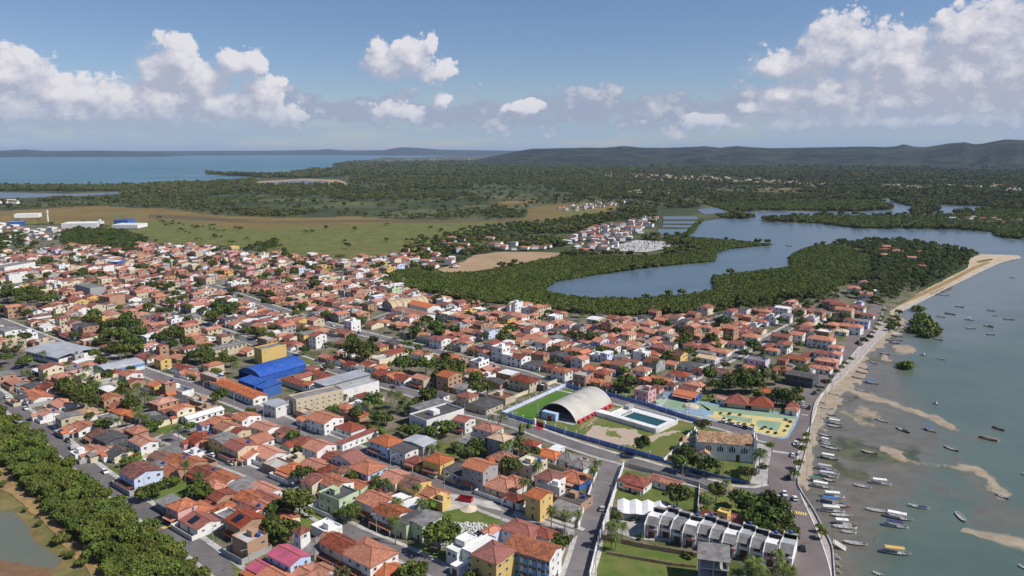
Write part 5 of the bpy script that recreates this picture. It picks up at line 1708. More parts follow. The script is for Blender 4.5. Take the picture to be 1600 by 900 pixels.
def lamp_wall(pts_px, label, mat, hgt=2.1, every=6.2, lamps=True, cat='boundary wall', half=False):
    pts = pxs(pts_px)
    root = empty('boundary_wall', pts[0])
    tag(root, label, cat)
    o0 = pts[0]
    for a, b in zip(pts, pts[1:]):
        d = b - a
        n = max(1, round(d.length / every))
        rz = math.atan2(d.y, d.x)
        for k in range(n):
            p, q = a.lerp(b, k / n) - o0, a.lerp(b, (k + 1) / n) - o0
            mb = MB()
            c = (p + q) / 2
            ln = (q - p).length
            mb.cbox((c.x, c.y, 0), ln - .34, .18, hgt, 0, rz)
            if half:
                mb.cbox((c.x, c.y, hgt - .002), ln - .34, .24, .1, 0, rz)
            mb.build('wall_panel', mat, root)
            mb = MB()
            mb.cbox((p.x, p.y, 0), .32, .32, hgt + .3, 0, rz)
            mb.build('post', M['wall_paleblue'] if lamps else mat, root)
            if lamps:
                mb = MB()
                mb.tube([(p.x, p.y, hgt + .28), (p.x, p.y, hgt + .75)], .05, 5, 1)
                mb.tube([(p.x, p.y, hgt + .7), (p.x, p.y, hgt + .8), (p.x, p.y, hgt + 1.05), (p.x, p.y, hgt + 1.25), (p.x, p.y, hgt + 1.33)], [.1, .28, .34, .24, .05], 8)
                mb.build('globe_lamp', [M['globe'], M['post']], root)
    return root


lamp_wall([(785, 649), (834, 663.5)], 'blue stadium wall with globe lamps left of the red gate', M['blue_wall'])
lamp_wall([(852, 668.5), (900, 683), (1036, 721.5)], 'blue stadium wall with globe lamps along the stadium road', M['blue_wall'])
lamp_wall([(885, 603.5), (905, 610.5), (962, 621), (1010, 634), (1090, 660.5)], 'blue stadium wall with globe lamps facing the painted plaza', M['blue_wall'])
lamp_wall([(785, 648), (884, 603.5)], 'pale wall along the narrow turf pitch beside the hooped sports hall', M['wall_paleblue'], 1.9)
lamp_wall([(1037, 721.5), (1062, 697), (1092, 664)], 'white wall between the sandy pitch and the church garden', M['wall_white'], 1.6, lamps=False)
lamp_wall([(1037, 722.5), (1110, 743), (1172, 757)], 'blue low wall of the church garden along the road', M['blue_wall'], 1.2, lamps=False)
g1 = empty('stadium_gate', P(844, 666.5))
tag(g1, 'red stadium gate between two white gate pillars', 'gate')
for px, py in ((835.5, 663.5), (851, 668)):
    mb = MB()
    q = P(px, py) - P(844, 666.5)
    mb.cbox((q.x, q.y, 0), 1.0, 1.0, 3.3, 0, R(-36))
    mb.build('pillar', M['wall_white'], g1)
mb = MB()
a, b = P(837, 664) - P(844, 666.5), P(849.5, 667.6) - P(844, 666.5)
mb.cbox(((a.x + b.x) / 2, (a.y + b.y) / 2, 0), (b - a).length - .6, .12, 2.2, 0, math.atan2((b - a).y, (b - a).x))
mb.build('gate_leaf', M['wall_red'], g1)
sheet('red_carpet_paving', pxs([(838, 665), (850, 668.4), (846, 672), (834, 668.4)], .17), M['wall_red'])

# swimming pool on its raised white deck
sp, spL, spA = mapped('swimming_pool', (946, 654), (1026, 678))
tag(sp, 'rectangular swimming pool in a raised white deck beside the sandy pitch', 'swimming pool')
W_ = (P(977, 637) - P(946, 654)).length
mb = MB()
hd = 1.5
x0, x1, y0, y1 = spL * .22, spL * .88, W_ * .27, W_ * .72
out = [(0, 0), (spL - 3, 0), (spL - .9, .5), (spL, 2.6), (spL, W_ - 2.6), (spL - .9, W_ - .6), (spL - 3, W_), (0, W_)]
for (ax, ay), (bx, by) in zip(out, out[1:] + out[:1]):
    mb.face([(ax, ay, 0), (bx, by, 0), (bx, by, hd + .9), (ax, ay, hd + .9)])
    cx, cy = spL / 2, W_ / 2
    ia, ib = (ax + (cx - ax) * .02, ay + (cy - ay) * .035), (bx + (cx - bx) * .02, by + (cy - by) * .035)
    mb.face([(ax, ay, hd + .9), (bx, by, hd + .9), (*ib, hd + .9), (*ia, hd + .9)])
    mb.face([(*ia, hd + .9), (*ib, hd + .9), (*ib, hd), (*ia, hd)])
mb.build('deck_wall', M['wall_white'], sp)
mb = MB()
for q in ([(0, 0), (spL, 0), (spL, y0), (0, y0)], [(0, y1), (spL, y1), (spL, W_), (0, W_)], [(0, y0), (x0, y0), (x0, y1), (0, y1)], [(x1, y0), (spL, y0), (spL, y1), (x1, y1)]):
    cx, cy = spL / 2, W_ / 2
    mb.face([(min(max(x, .35), spL - .35), min(max(y, .35), W_ - .35), hd) for x, y in q])
mb.build('deck', M['wall_white'], sp)
mb = MB()
for (ax, ay), (bx, by) in zip([(x0, y0), (x1, y0), (x1, y1), (x0, y1)], [(x1, y0), (x1, y1), (x0, y1), (x0, y0)]):
    mb.face([(ax, ay, hd), (bx, by, hd), (bx, by, hd - .9), (ax, ay, hd - .9)])
mb.build('rim', M['wall_white'], sp)
mb = MB()
mb.face([(x0, y0, hd - .3), (x1, y0, hd - .3), (x1, y1, hd - .3), (x0, y1, hd - .3)])
mb.build('water', M['pool_water'], sp)
for k in range(5):
    mb = MB()
    y = y0 + (y1 - y0) * (k + 1) / 6
    mb.box(x0, y - .08, hd - .32, x1, y + .08, hd - .24)
    mb.build('lane_rope', M['pool_lane'], sp)
for k in range(6):
    mb = MB()
    y = y0 + (y1 - y0) * (k + .5) / 6
    mb.box(x0 - 1.1, y - .3, hd, x0 - .4, y + .3, hd + .6)
    mb.build('starting_block', M['wall_grey'], sp)
mb = MB()
mb.box(.4, W_ - 5.5, hd, 3.4, W_ - .8, hd + 1.9)
mb.build('pump_shed', M['wall_grey'], sp)
mb = MB()
mb.box(-6.5, -.2, 0, -.05, 4.2, 2.4)
mb.build('changing_room', M['wall_white'], sp)


def goal(px, py, rz, lab):
    g = empty('football_goal', P(px, py), rz)
    tag(g, lab, 'goal')
    for x in (-2.5, 2.5):
        mb = MB()
        mb.tube([(x, 0, 0), (x, 0, 2.2)], .09, 5)
        mb.build('goal_post', M['wall_white'], g)
    mb = MB()
    mb.tube([(-2.6, 0, 2.2), (2.6, 0, 2.2)], .09, 5)
    mb.build('crossbar', M['wall_white'], g)


goal(921, 670, R(50), 'small white football goal at the edge of the sandy pitch')
goal(800, 650, R(-38), 'small white football goal at the road end of the turf pitch')

# painted plaza, skate bowl and gardens
sheet('plaza_border', pxs([(1022, 633), (1044, 620), (1160, 636), (1249, 649), (1243, 665), (1231, 684), (1222, 686), (1190, 679), (1102, 652)], .11), M['court_blue'])
sheet('skate_court', pxs([(1028, 632.5), (1048, 622), (1092, 629), (1110, 640), (1100, 650), (1060, 640)], .13), M['court_green'])
sheet('tiled_walk', pxs([(1092, 630), (1246, 650), (1245, 655), (1170, 649), (1120, 643), (1108, 643)], .13), M['court_green'])
sheet('yellow_paving', pxs([(1104, 650), (1117, 642.5), (1165, 648), (1242, 656), (1238, 664), (1229, 681), (1222, 683), (1192, 677), (1150, 664)], .15), M['court_yellow'])
sheet('green_court', pxs([(1121, 647), (1150, 650), (1175, 654), (1172, 661), (1150, 657), (1128, 651)], .17), M['court_green'])
sheet('green_court', pxs([(1186, 656), (1222, 660), (1215, 674), (1184, 667), (1181, 661)], .17), M['court_green'])
sb = empty('skate_bowl', P(1079, 636))
tag(sb, 'round pale skate bowl on the green painted court', 'skate bowl')
mb = MB()
for k in range(18):
    a, b = 2 * math.pi * k / 18, 2 * math.pi * (k + 1) / 18
    rr = [(4.6, .14), (3.4, 1.3), (2.6, 1.5), (1.4, 1.5), (0.2, 1.9)]
    for (r1, z1), (r2, z2) in zip(rr, rr[1:]):
        mb.face([(r1 * math.cos(a), r1 * math.sin(a), z1), (r1 * math.cos(b), r1 * math.sin(b), z1), (r2 * math.cos(b), r2 * math.sin(b), z2), (r2 * math.cos(a), r2 * math.sin(a), z2)])
mb.build('bowl', M['dry_sand'], sb)
for (px, py, w, d, h, rz, mk, lab) in ((1056, 624, 16, 3.5, 1.9, -28, 'court_blue', 'blue skate ramp at the restaurant end of the green court'), (1037, 630, 6, 3, 1.2, 40, 'court_green', 'green skate ramp nearest the road corner'), (1092, 647, 14, 3.2, 1.0, -22, 'court_blue', 'blue skate ramp along the road side of the court')):
    rp = empty('skate_ramp', P(px, py), R(rz))
    tag(rp, lab, 'skate ramp')
    mb = MB()
    pr_ = [(0, .13)] + [(d * (1 - math.cos(t)), .13 + h * (1 - math.sqrt(max(0, 1 - (d * (1 - math.cos(t)) / d) ** 2)))) for t in (.6, .9, 1.2, 1.5)] + [(d + .9, .13 + h)]
    for (y1, z1), (y2, z2) in zip(pr_, pr_[1:]):
        mb.face([(-w / 2, y1, z1), (w / 2, y1, z1), (w / 2, y2, z2), (-w / 2, y2, z2)])
        for s in (1, -1):
            mb.face([(s * w / 2, y1, 0), (s * w / 2, y2, 0), (s * w / 2, y2, z2), (s * w / 2, y1, z1)])
    mb.face([(-w / 2, d + .9, 0), (w / 2, d + .9, 0), (w / 2, d + .9, h + .13), (-w / 2, d + .9, h + .13)])
    mb.build('ramp', M[mk], rp)


def hip_kiosk(px, py, s, lab, name='kiosk', h=2.7, roof='roof_red'):
    k = empty(name, P(px, py), R(-20))
    tag(k, lab, 'kiosk')
    for x in (-1, 1):
        for y in (-1, 1):
            mb = MB()
            mb.box(x * (s - .5) - .14, y * (s - .5) - .14, 0, x * (s - .5) + .14, y * (s - .5) + .14, h)
            mb.build('post', M['wood'], k)
    mb = MB()
    z = h
    for A_, B_, C_ in (((-s, -s), (s, -s), None), ((s, -s), (s, s), None), ((s, s), (-s, s), None), ((-s, s), (-s, -s), None)):
        mb.slab([(*A_, z), (*B_, z), (0, 0, z + s * .62)], .15)
    mb.build('roof', M[roof], k)
    mb = MB()
    for x, y in ((-s, -s), (s, -s), (s, s), (-s, s)):
        mb.tube([(x, y, z + .05), (0, 0, z + s * .62 + .08)], .13, 4)
    mb.build('ridge_cap', M['ridge'], k)
    mb = MB()
    mb.box(-s + 1.6, -s + 1.8, 0, s - 1.6, s - 1.6, 2.4)
    mb.build('counter_room', M['wall_cream'], k)
    occ_add(P(px, py).x, P(px, py).y, R(-20), s, s)


hip_kiosk(1151, 633.5, 6.4, 'red hipped pavilion behind the plaza, the left one of the pair')
hip_kiosk(1189, 637.5, 6.4, 'red hipped pavilion behind the plaza, the right one of the pair')
hip_kiosk(1238, 640, 3.0, 'small red hipped kiosk at the beach road corner of the plaza')

# church: whitewashed nave under old pale tiles
ch, chL, chA = mapped('church', (1088, 716), (1179, 724))
tag(ch, 'whitewashed church with pale old tile roof and triple windows', 'church')
W_, hw = 11.0, 8.2
mb = MB()
rz_ = 3.0
mb.box(0, 0, 0, chL, W_, hw)
mb.f, mb.mi = mb.f[1:], mb.mi[1:]
for x in (0, chL):
    mb.face([(x, 0, hw), (x, W_, hw), (x, W_ / 2, hw + rz_)])
mb.build('wall', M['wall_white'], ch)
mb = MB()
mb.slab([(.3, -.5, hw - .15), (chL - .6, -.5, hw - .15), (chL - .6, W_ / 2, hw + rz_ + .1), (.3, W_ / 2, hw + rz_ + .1)], .2)
mb.slab([(chL - .6, W_ + .5, hw - .15), (.3, W_ + .5, hw - .15), (.3, W_ / 2, hw + rz_ + .1), (chL - .6, W_ / 2, hw + rz_ + .1)], .2)
mb.build('roof', M['roof_pale'], ch)
for k in range(4):
    for j in range(3):
        mb = MB()
        x = chL * (.2 + .205 * k) + (j - 1) * .95
        hh = 2.5 if j == 1 else 1.9
        mb.box(x - .3, -.08, 4.2, x + .3, .05, 4.2 + hh, 0)
        mb.box(x - .38, -.12, 4.0, x + .38, .05, 4.19, 1, True)
        mb.build('window', [M['glass'], M['frame']], ch)
mb = MB()
mb.box(chL * .68, -.1, 0, chL * .68 + 1.6, .05, 3.2)
mb.build('door', M['wood'], ch)
mb = MB()                                                             # gabled front with two thin belfries on the sea side
mb.face([(chL, -.3, 0), (chL, W_ + .3, 0), (chL, W_ + .3, hw + 1), (chL, W_ / 2 + 2, hw + 2.4), (chL, W_ / 2, hw + 4.4), (chL, W_ / 2 - 2, hw + 2.4), (chL, -.3, hw + 1)])
mb.face([(chL - .6, -.3, 0), (chL - .6, -.3, hw + 1), (chL - .6, W_ / 2 - 2, hw + 2.4), (chL - .6, W_ / 2, hw + 4.4), (chL - .6, W_ / 2 + 2, hw + 2.4), (chL - .6, W_ + .3, hw + 1), (chL - .6, W_ + .3, 0)])
pf = [(-.3, 0), (-.3, hw + 1), (W_ / 2 - 2, hw + 2.4), (W_ / 2, hw + 4.4), (W_ / 2 + 2, hw + 2.4), (W_ + .3, hw + 1), (W_ + .3, 0)]
for (y1, z1), (y2, z2) in zip(pf, pf[1:]):
    mb.face([(chL - .6, y1, z1), (chL, y1, z1), (chL, y2, z2), (chL - .6, y2, z2)])
mb.build('facade', M['wall_white'], ch)
for y in (-.2, W_ + .2):
    mb = MB()
    mb.cbox((chL - .1, y, 0), 1.3, 1.3, hw + 3.0)
    mb.tube([(chL - .1, y, hw + 3.0), (chL - .1, y, hw + 3.6), (chL - .1, y, hw + 5.6)], [.8, .62, .05], 6)
    mb.build('pinnacle', M['wall_white'], ch)
mb = MB()
mb.box(-.5, -.3, hw - .2, .28, W_ + .3, hw + 1.2)
mb.box(-.5, -.35, 0, .0, .5, hw + 2.6)
mb.build('rear_parapet', M['wall_white'], ch)
mb = MB()
mb.box(1.2, -3.4, 0, 5.6, -.02, 3.6)
mb.face([(1.2, -3.4, 3.6), (5.6, -3.4, 3.6), (3.4, -3.4, 5.0)])
mb.build('side_porch', M['wall_white'], ch)
mb = MB()
mb.slab([(1.0, -3.7, 3.5), (3.4, -3.7, 5.1), (3.4, .0, 5.1), (1.0, 0, 3.5)], .15)
mb.slab([(3.4, -3.7, 5.1), (5.8, -3.7, 3.5), (5.8, 0, 3.5), (3.4, 0, 5.1)], .15)
mb.build('porch_roof', M['roof_pale'], ch)
mb = MB()
mb.box(-6, 2.5, 0, -.52, W_ - 1.5, 6.0)
mb.build('sacristy', M['wall_white'], ch)
mb = MB()
mb.slab([(-6.3, 2.2, 6.0), (-.5, 2.2, 6.6), (-.5, W_ - 1.2, 6.6), (-6.3, W_ - 1.2, 6.0)], .15)
mb.build('sacristy_roof', M['roof_pale'], ch)
mb = MB()
mb.tube([(3, -.12, 6.7), (3, .02, 6.7)], .5, 10)
mb.build('round_window', M['glass'], ch)
sheet('church_lawn', pxs([(1040, 721), (1066, 696), (1094, 665), (1120, 664), (1170, 672), (1182, 690), (1180, 728), (1172, 755), (1110, 741)], .02), M['lawn'])
sheet('church_court', pxs([(1176, 690), (1196, 695), (1205, 700), (1206, 716), (1202, 735), (1198, 759), (1172, 755), (1180, 728)], .05), M['concrete'])

# blue hooped hall, yellow block and the buildings round it
bh, bhW, bhA = mapped('blue_hall', (372, 590), (407, 600))
bh.rotation_euler = (0, 0, bhA + math.pi / 2)
bh.location = P(407, 600)
tag(bh, 'blue hooped hall beside the yellow block', 'hall')
bl_ = 34.0
c_ = bh.location + Vector((-math.sin(bhA), math.cos(bhA), 0)) * 17 - Vector((math.cos(bhA), math.sin(bhA), 0)) * bhW / 2
occ_add(c_.x, c_.y, bhA + math.pi / 2, 18, bhW / 2 + 1)
mb = MB()
arch_roof(mb, bl_, bhW, 4.2, 3.6, 14, .3)
mb.build('roof', M['roof_blue'], bh)
for k in range(11):
    mb = MB()
    arch_roof(mb, .14, bhW, 4.27, 3.6, 14, .1, (k + 1) * bl_ / 12)
    mb.build('roof_joint', M['roof_blue'], bh)
mb = MB()
mb.box(.5, .25, 0, bl_ - .5, .6, 4.2); mb.box(.5, bhW - .6, 0, bl_ - .5, bhW - .25, 4.2)
mb.build('side_wall', M['roof_blue'], bh)
mb = MB()
pr = arch_roof(MB(), 1, bhW, 4.2, 3.4, 14, .3)
mb.face([(bl_ - 1, y, z) for y, z in pr] + [(bl_ - 1, bhW, 0), (bl_ - 1, 0, 0)])
mb.build('back_wall', M['wall_deepblue'], bh)
mb = MB()
mb.face([(1.5, y, z - .1) for y, z in pr] + [(1.5, bhW, 3.2), (1.5, 0, 3.2)])
mb.build('front_apron', M['wall_deepblue'], bh)


def block(name, pxa, pxb, W, H, wall, roof, label, cat, par=.5, wins=(), rooftype='f', extra=None):
    """a flat-roofed building whose front wall runs from a to b, body behind it"""
    e, L, A_ = mapped(name, pxa, pxb)
    tag(e, label, cat)
    mb = MB()
    mb.box(0, 0, 0, L, W, H)
    mb.f, mb.mi = mb.f[1:], mb.mi[1:]
    if rooftype == 'f':
        t = .25
        mb.box(0, 0, H, L, t, H + par); mb.box(0, W - t, H, L, W, H + par)
        mb.box(0, t, H, t, W - t, H + par); mb.box(L - t, t, H, L, W - t, H + par)
    elif rooftype == 'g':
        for x in (0, L):
            mb.face([(x, 0, H), (x, W, H), (x, W / 2, H + W * .13)])
    mb.build('wall', M['wall_' + wall], e)
    mb = MB()
    if rooftype == 'f':
        mb.face([(.25, .25, H - .02), (L - .25, .25, H - .02), (L - .25, W - .25, H - .02), (.25, W - .25, H - .02)])
    elif rooftype == 'g':
        k = W * .13
        mb.slab([(-.5, -.5, H - .05), (L + .5, -.5, H - .05), (L + .5, W / 2, H + k + .12), (-.5, W / 2, H + k + .12)], .15)
        mb.slab([(L + .5, W + .5, H - .05), (-.5, W + .5, H - .05), (-.5, W / 2, H + k + .12), (L + .5, W / 2, H + k + .12)], .15)
    elif rooftype == 's':
        mb.slab([(-.4, -.4, H + .05), (L + .4, -.4, H + .05), (L + .4, W + .4, H + .9), (-.4, W + .4, H + .9)], .2)
    mb.build('roof', M[roof], e)
    for n, z, w, h in wins:
        put_openings(e, None, row_of(0, L, n, 0, 0, z, w, h) + row_of(0, W, max(1, int(n * W / L)), L, math.pi / 2, z, w, h, axis='y'))
    d = Vector((math.cos(A_), math.sin(A_), 0))
    c = e.location + d * L / 2 + Vector((-d.y, d.x, 0)) * W / 2
    occ_add(c.x, c.y, A_, L / 2 + .5, W / 2 + .5)
    return e, L, W


block('office_block', (398, 566), (410, 570), 18, 9.6, 'yellow', 'roof_fibre', 'tall yellow block standing behind the blue hooped hall', 'building', .6)
block('blue_annex', (373, 607), (398, 616), 8, 5.4, 'deepblue', 'roof_blue', 'blue box building in front of the blue hooped hall, the lower of two', 'building', .4, rooftype='s')
block('blue_annex', (400, 619), (412, 623), 12, 5.8, 'deepblue', 'roof_blue', 'blue box building with flat top nearest the grey clinic', 'building', .4, rooftype='s')
e, L_, W_ = block('school', (328, 606), (396, 634), 8.5, 4.2, 'white', 'roof_orange', 'long school building with orange tile roof along the avenue', 'school', rooftype='g', wins=((12, 1.2, 1.6, 1.4),))
# cloistered school: four red roofs round a court
e, L_, A_ = mapped('courtyard_school', (440, 601), (478, 613))
tag(e, 'school of red tile wings around a square court', 'school')
for k, (x0, y0, x1, y1) in enumerate(((0, 0, L_, 6.5), (0, 17.5, L_, 24), (0, 6.6, 6.5, 17.4), (L_ - 6.5, 6.6, L_, 17.4))):
    mb = MB()
    mb.box(x0, y0, 0, x1, y1, 3.4)
    mb.build('wing_wall', M['wall_cream'], e)
    mb = MB()
    if k < 2:
        ym = (y0 + y1) / 2
        mb.slab([(x0 - .4, y0 - .5, 3.3), (x1 + .4, y0 - .5, 3.3), (x1 - 2.5, ym, 4.7), (x0 + 2.5, ym, 4.7)], .15)
        mb.slab([(x1 + .4, y1 + .5, 3.3), (x0 - .4, y1 + .5, 3.3), (x0 + 2.5, ym, 4.7), (x1 - 2.5, ym, 4.7)], .15)
        mb.slab([(x0 - .4, y1 + .5, 3.3), (x0 - .4, y0 - .5, 3.3), (x0 + 2.5, ym, 4.7)], .15)
        mb.slab([(x1 + .4, y0 - .5, 3.3), (x1 + .4, y1 + .5, 3.3), (x1 - 2.5, ym, 4.7)], .15)
    else:
        xm = (x0 + x1) / 2
        mb.slab([(x0 - .5, y1 + 1, 3.3), (x0 - .5, y0 - 1, 3.3), (xm, y0 - 1, 4.7), (xm, y1 + 1, 4.7)], .15)
        mb.slab([(x1 + .5, y0 - 1, 3.3), (x1 + .5, y1 + 1, 3.3), (xm, y1 + 1, 4.7), (xm, y0 - 1, 4.7)], .15)
    mb.build('wing_roof', M['roof_red'], e)
c_ = e.location + Vector((math.cos(A_), math.sin(A_), 0)) * L_ / 2 + Vector((-math.sin(A_), math.cos(A_), 0)) * 12
occ_add(c_.x, c_.y, A_, L_ / 2 + 1, 13)
cl, L_, W_ = block('clinic', (485, 622), (517, 635), 32, 6.6, 'white', 'roof_metal', 'white clinic with grey metal roof in two levels', 'clinic', .5, wins=((6, 1.2, 1.4, 1.2),))
mb = MB()
mb.box(1, 2, 6.65, L_ * .62, 31, 9.4)
mb.build('upper_storey', M['wall_grey'], cl)
mb = MB()
mb.slab([(.6, 1.5, 9.5), (L_ * .66, 1.5, 9.5), (L_ * .66, 31.5, 9.9), (.6, 31.5, 9.9)], .2)
mb.build('upper_roof', M['roof_metal'], cl)
block('town_hall', (452, 643), (464, 650), 27, 8.4, 'beige', 'roof_fibre', 'beige three storey building with rows of small windows', 'building', .6, wins=((3, 1.2, 1.1, .8), (3, 3.8, 1.1, .8), (3, 6.2, 1.1, .8)))
wm, L_, W_ = block('white_building', (640, 672), (667, 683), 24, 7.6, 'white', 'roof_dark', 'white modern building with blank walls and dark flat roof', 'building', .8, wins=((2, 2.5, 1.0, 3.2),))
mb = MB()
mb.box(-7, 6, 0, -.05, 24, 8.8)
mb.build('side_block', M['wall_grey'], wm)
mb = MB()
mb.slab([(-7.3, 5.6, 9.1), (.3, 5.6, 9.1), (.3, 24.4, 9.1), (-7.3, 24.4, 9.1)], .25)
mb.build('side_roof', M['roof_fibre'], wm)
mb = MB()
mb.box(5, 8, 7.65, 9, 12, 9.8)
mb.build('stair_head', M['wall_white'], wm)

# market hall: two sheets of curved grey metal; blue-fronted arched building
e, L_, A_ = mapped('market_hall', (40, 559), (92, 571))
tag(e, 'grey market hall with a curved metal roof beside the avenue', 'market hall')
mb = MB()
mb.box(.5, .5, 0, L_ - .5, 26, 3.8)
mb.build('wall', M['wall_white'], e)
mb = MB()
n = 10
for i in range(n):
    y1, y2 = -1 + 28 * i / n, -1 + 28 * (i + 1) / n
    z1, z2 = [4.2 + 2.4 * math.sin(math.pi * (.12 + .8 * q / n)) for q in (i, i + 1)]
    mb.slab([(-1, y1, z1), (L_ + 1, y1, z1), (L_ + 1, y2, z2), (-1, y2, z2)], .2)
mb.build('roof', M['roof_metal'], e)
mb = MB()
mb.box(1, .35, 2.3, L_ - 1, .48, 3.3)
mb.build('wall_band', M['wall_deepblue'], e)
c_ = e.location + Vector((math.cos(A_), math.sin(A_), 0)) * L_ / 2 + Vector((-math.sin(A_), math.cos(A_), 0)) * 13
occ_add(c_.x, c_.y, A_, L_ / 2 + 2, 15)
sheet('market_yard', pxs([(-40, 560), (20, 548), (45, 560), (80, 578), (60, 590), (20, 597), (-40, 600)], .05), M['asphalt'])
e, L_, A_ = mapped('workshop', (146, 582), (166, 590))
tag(e, 'workshop with grey curved roof and bright blue end wall', 'workshop')
mb = MB()
pr = arch_roof(mb, 24, L_, 4.0, 1.5, 10, .2)
mb.v = [(y, x, z) for x, y, z in mb.v]
mb.build('roof', M['roof_metal'], e)
mb = MB()
mb.box(.2, .3, 0, L_ - .2, 23.7, 3.9)
mb.build('wall', M['wall_white'], e)
mb = MB()
mb.face([(y, .1, z - .1) for y, z in pr] + [(L_, .1, 2.2), (0, .1, 2.2)])
mb.face([(L_ - .1, .3, 2.2), (L_ - .1, 23.7, 2.2), (L_ - .1, 23.7, 4.0), (L_ - .1, .3, 4.0)])
mb.build('end_wall', surf('sky_blue_paint', (.13, .33, .62), (.11, .28, .52), scale=.4), e)
c_ = e.location + Vector((math.cos(A_), math.sin(A_), 0)) * L_ / 2 + Vector((-math.sin(A_), math.cos(A_), 0)) * 12
occ_add(c_.x, c_.y, A_, L_ / 2 + 1, 13)

# far hooped gym, its tiled sheds and the lattice mast
e, w_, A_ = mapped('old_gym', (596, 483), (614, 488))
e.rotation_euler = (0, 0, A_ + math.pi / 2)
e.location = P(614, 488)
tag(e, 'hooped tan gym with dark end wall near the lattice mast', 'gym')
mb = MB()
pr = arch_roof(mb, 38, w_, 2.4, 6.0, 14, .3)
mb.build('roof', M['arch_tan'], e)
mb = MB()
mb.face([(1, y, z - .2) for y, z in pr] + [(1, w_, 0), (1, 0, 0)]); mb.face([(37, y, z - .2) for y, z in pr] + [(37, w_, 0), (37, 0, 0)])
mb.build('end_wall', M['wall_grey'], e)
for k in range(7):
    mb = MB()
    arch_roof(mb, .4, w_ + .2, 2.5, 6.1, 14, .3, k * 37 / 6.5)
    mb.build('rib', M['roof_old'], e)
c_ = e.location + Vector((math.cos(A_ + math.pi / 2), math.sin(A_ + math.pi / 2), 0)) * 19 + Vector((-math.cos(A_), -math.sin(A_), 0)) * w_ / 2
occ_add(c_.x, c_.y, A_ + math.pi / 2, 20, w_ / 2 + 1)
block('shed', (612, 492), (660, 504), 14, 4.6, 'white', 'roof_orange', 'long orange roofed shed nearest the lattice mast', 'shed', rooftype='g')
block('shed', (624, 480), (668, 491), 14, 5.2, 'white', 'roof_orange', 'long orange roofed shed beside the tan hooped gym', 'shed', rooftype='g')
mast = empty('lattice_mast', P(631, 501))
tag(mast, 'tall lattice radio mast in red and white bands', 'radio mast')
for k in range(7):
    mb = MB()
    z0, z1 = k * 5, k * 5 + 5
    w0, w1 = 1.0 - .1 * k, 1.0 - .1 * (k + 1)
    cs0, cs1 = [(-w0, -w0), (w0, -w0), (w0, w0), (-w0, w0)], [(-w1, -w1), (w1, -w1), (w1, w1), (-w1, w1)]
    for i in range(4):
        j = (i + 1) % 4
        mb.tube([(*cs0[i], z0), (*cs1[i], z1)], .12, 4)
        mb.tube([(*cs0[i], z0), (*cs1[j], z1)], .07, 3)
        mb.tube([(*cs0[j], z0), (*cs1[i], z1)], .07, 3)
    mb.build('mast_section', M['wall_white'] if k % 2 else M['wall_pink'], mast)

# row of terraced town houses with white party walls
a_, b_ = P(1008, 838), P(1236, 893)
dv = (b_ - a_)
rz_ = math.atan2(dv.y, dv.x)
NU = 11
ul = dv.length / NU
dn = dv.normalized()
nn = Vector((-dn.y, dn.x, 0))
ORD = ['first', 'second', 'third', 'fourth', 'fifth', 'sixth', 'seventh', 'eighth', 'ninth', 'tenth', 'eleventh', 'twelfth', 'thirteenth', 'fourteenth', 'fifteenth', 'sixteenth', 'seventeenth', 'eighteenth', 'nineteenth', 'twentieth']
for k in range(NU):
    t = empty('town_house', a_ + dn * ul * k + nn * (0, 2.4, 1.1)[k % 3], rz_)
    tag(t, ORD[k] + ' terraced town house counted from the white tent roof end', 'town house', 'terraced town houses in one row')
    mb = MB()
    mb.box(.2, 0, 0, ul - .2, 13, 5.6)
    mb.f, mb.mi = mb.f[1:], mb.mi[1:]
    mb.build('wall', M['wall_white'], t)
    for nm, q in (('party_wall', [(0, -1.6, 0), (0, 13.2, 0), (0, 13.2, 6.0), (0, 9.0, 7.8), (0, 8.6, 6.2), (0, 2.4, 7.4), (0, -1.6, 5.4)]),):
        mb = MB()
        mb.face(q); mb.face([(x + .2, y, z) for x, y, z in q[::-1]])
        for (p1, p2) in zip(q, q[1:] + q[:1]):
            mb.face([p1, p2, (p2[0] + .2, p2[1], p2[2]), (p1[0] + .2, p1[1], p1[2])])
        mb.build(nm, M['wall_white'], t)
    mb = MB()
    mb.slab([(.2, -.9, 5.1), (ul, -.9, 5.1), (ul, 2.6, 6.9), (.2, 2.6, 6.9)], .15)
    mb.build('front_roof', M['roof_fibre'], t)
    mb = MB()
    mb.slab([(.2, 2.7, 6.5), (ul, 2.7, 6.5), (ul, 8.6, 5.75), (.2, 8.6, 5.75)], .15)
    mb.build('middle_roof', M[('roof_white', 'roof_metal', 'roof_fibre')[k % 3]], t)
    mb = MB()
    mb.slab([(.2, 8.8, 7.3), (ul, 8.8, 7.3), (ul, 13.4, 5.8), (.2, 13.4, 5.8)], .15)
    mb.build('back_roof', M['roof_fibre'], t)
    mb = MB()
    mb.box(.25, -.6, 2.6, ul - .05, -.02, 3.6)
    mb.build('balcony', M['wall_pink'] if k % 3 == 0 else M['wall_white'], t)
    put_openings(t, None, [(ul * .5, 0, 0, .02, 2.2, 2.3, 'door'), (ul * .5, 0, 0, 3.65, 2.2, 1.3, 'window')])
    if k % 3 == 2 or k in (0, 6):
        continue
    mb = MB()
    mb.tube([(ul * .5, 10.4, 6.4), (ul * .5, 10.4, 7.7), (ul * .5, 10.4, 7.9)], [.62, .68, .4], 10)
    mb.build('water_tank', M['tank'], t)
c_ = a_ + dv / 2 + nn * 6
occ_add(c_.x, c_.y, rz_, dv.length / 2 + 1, 9)

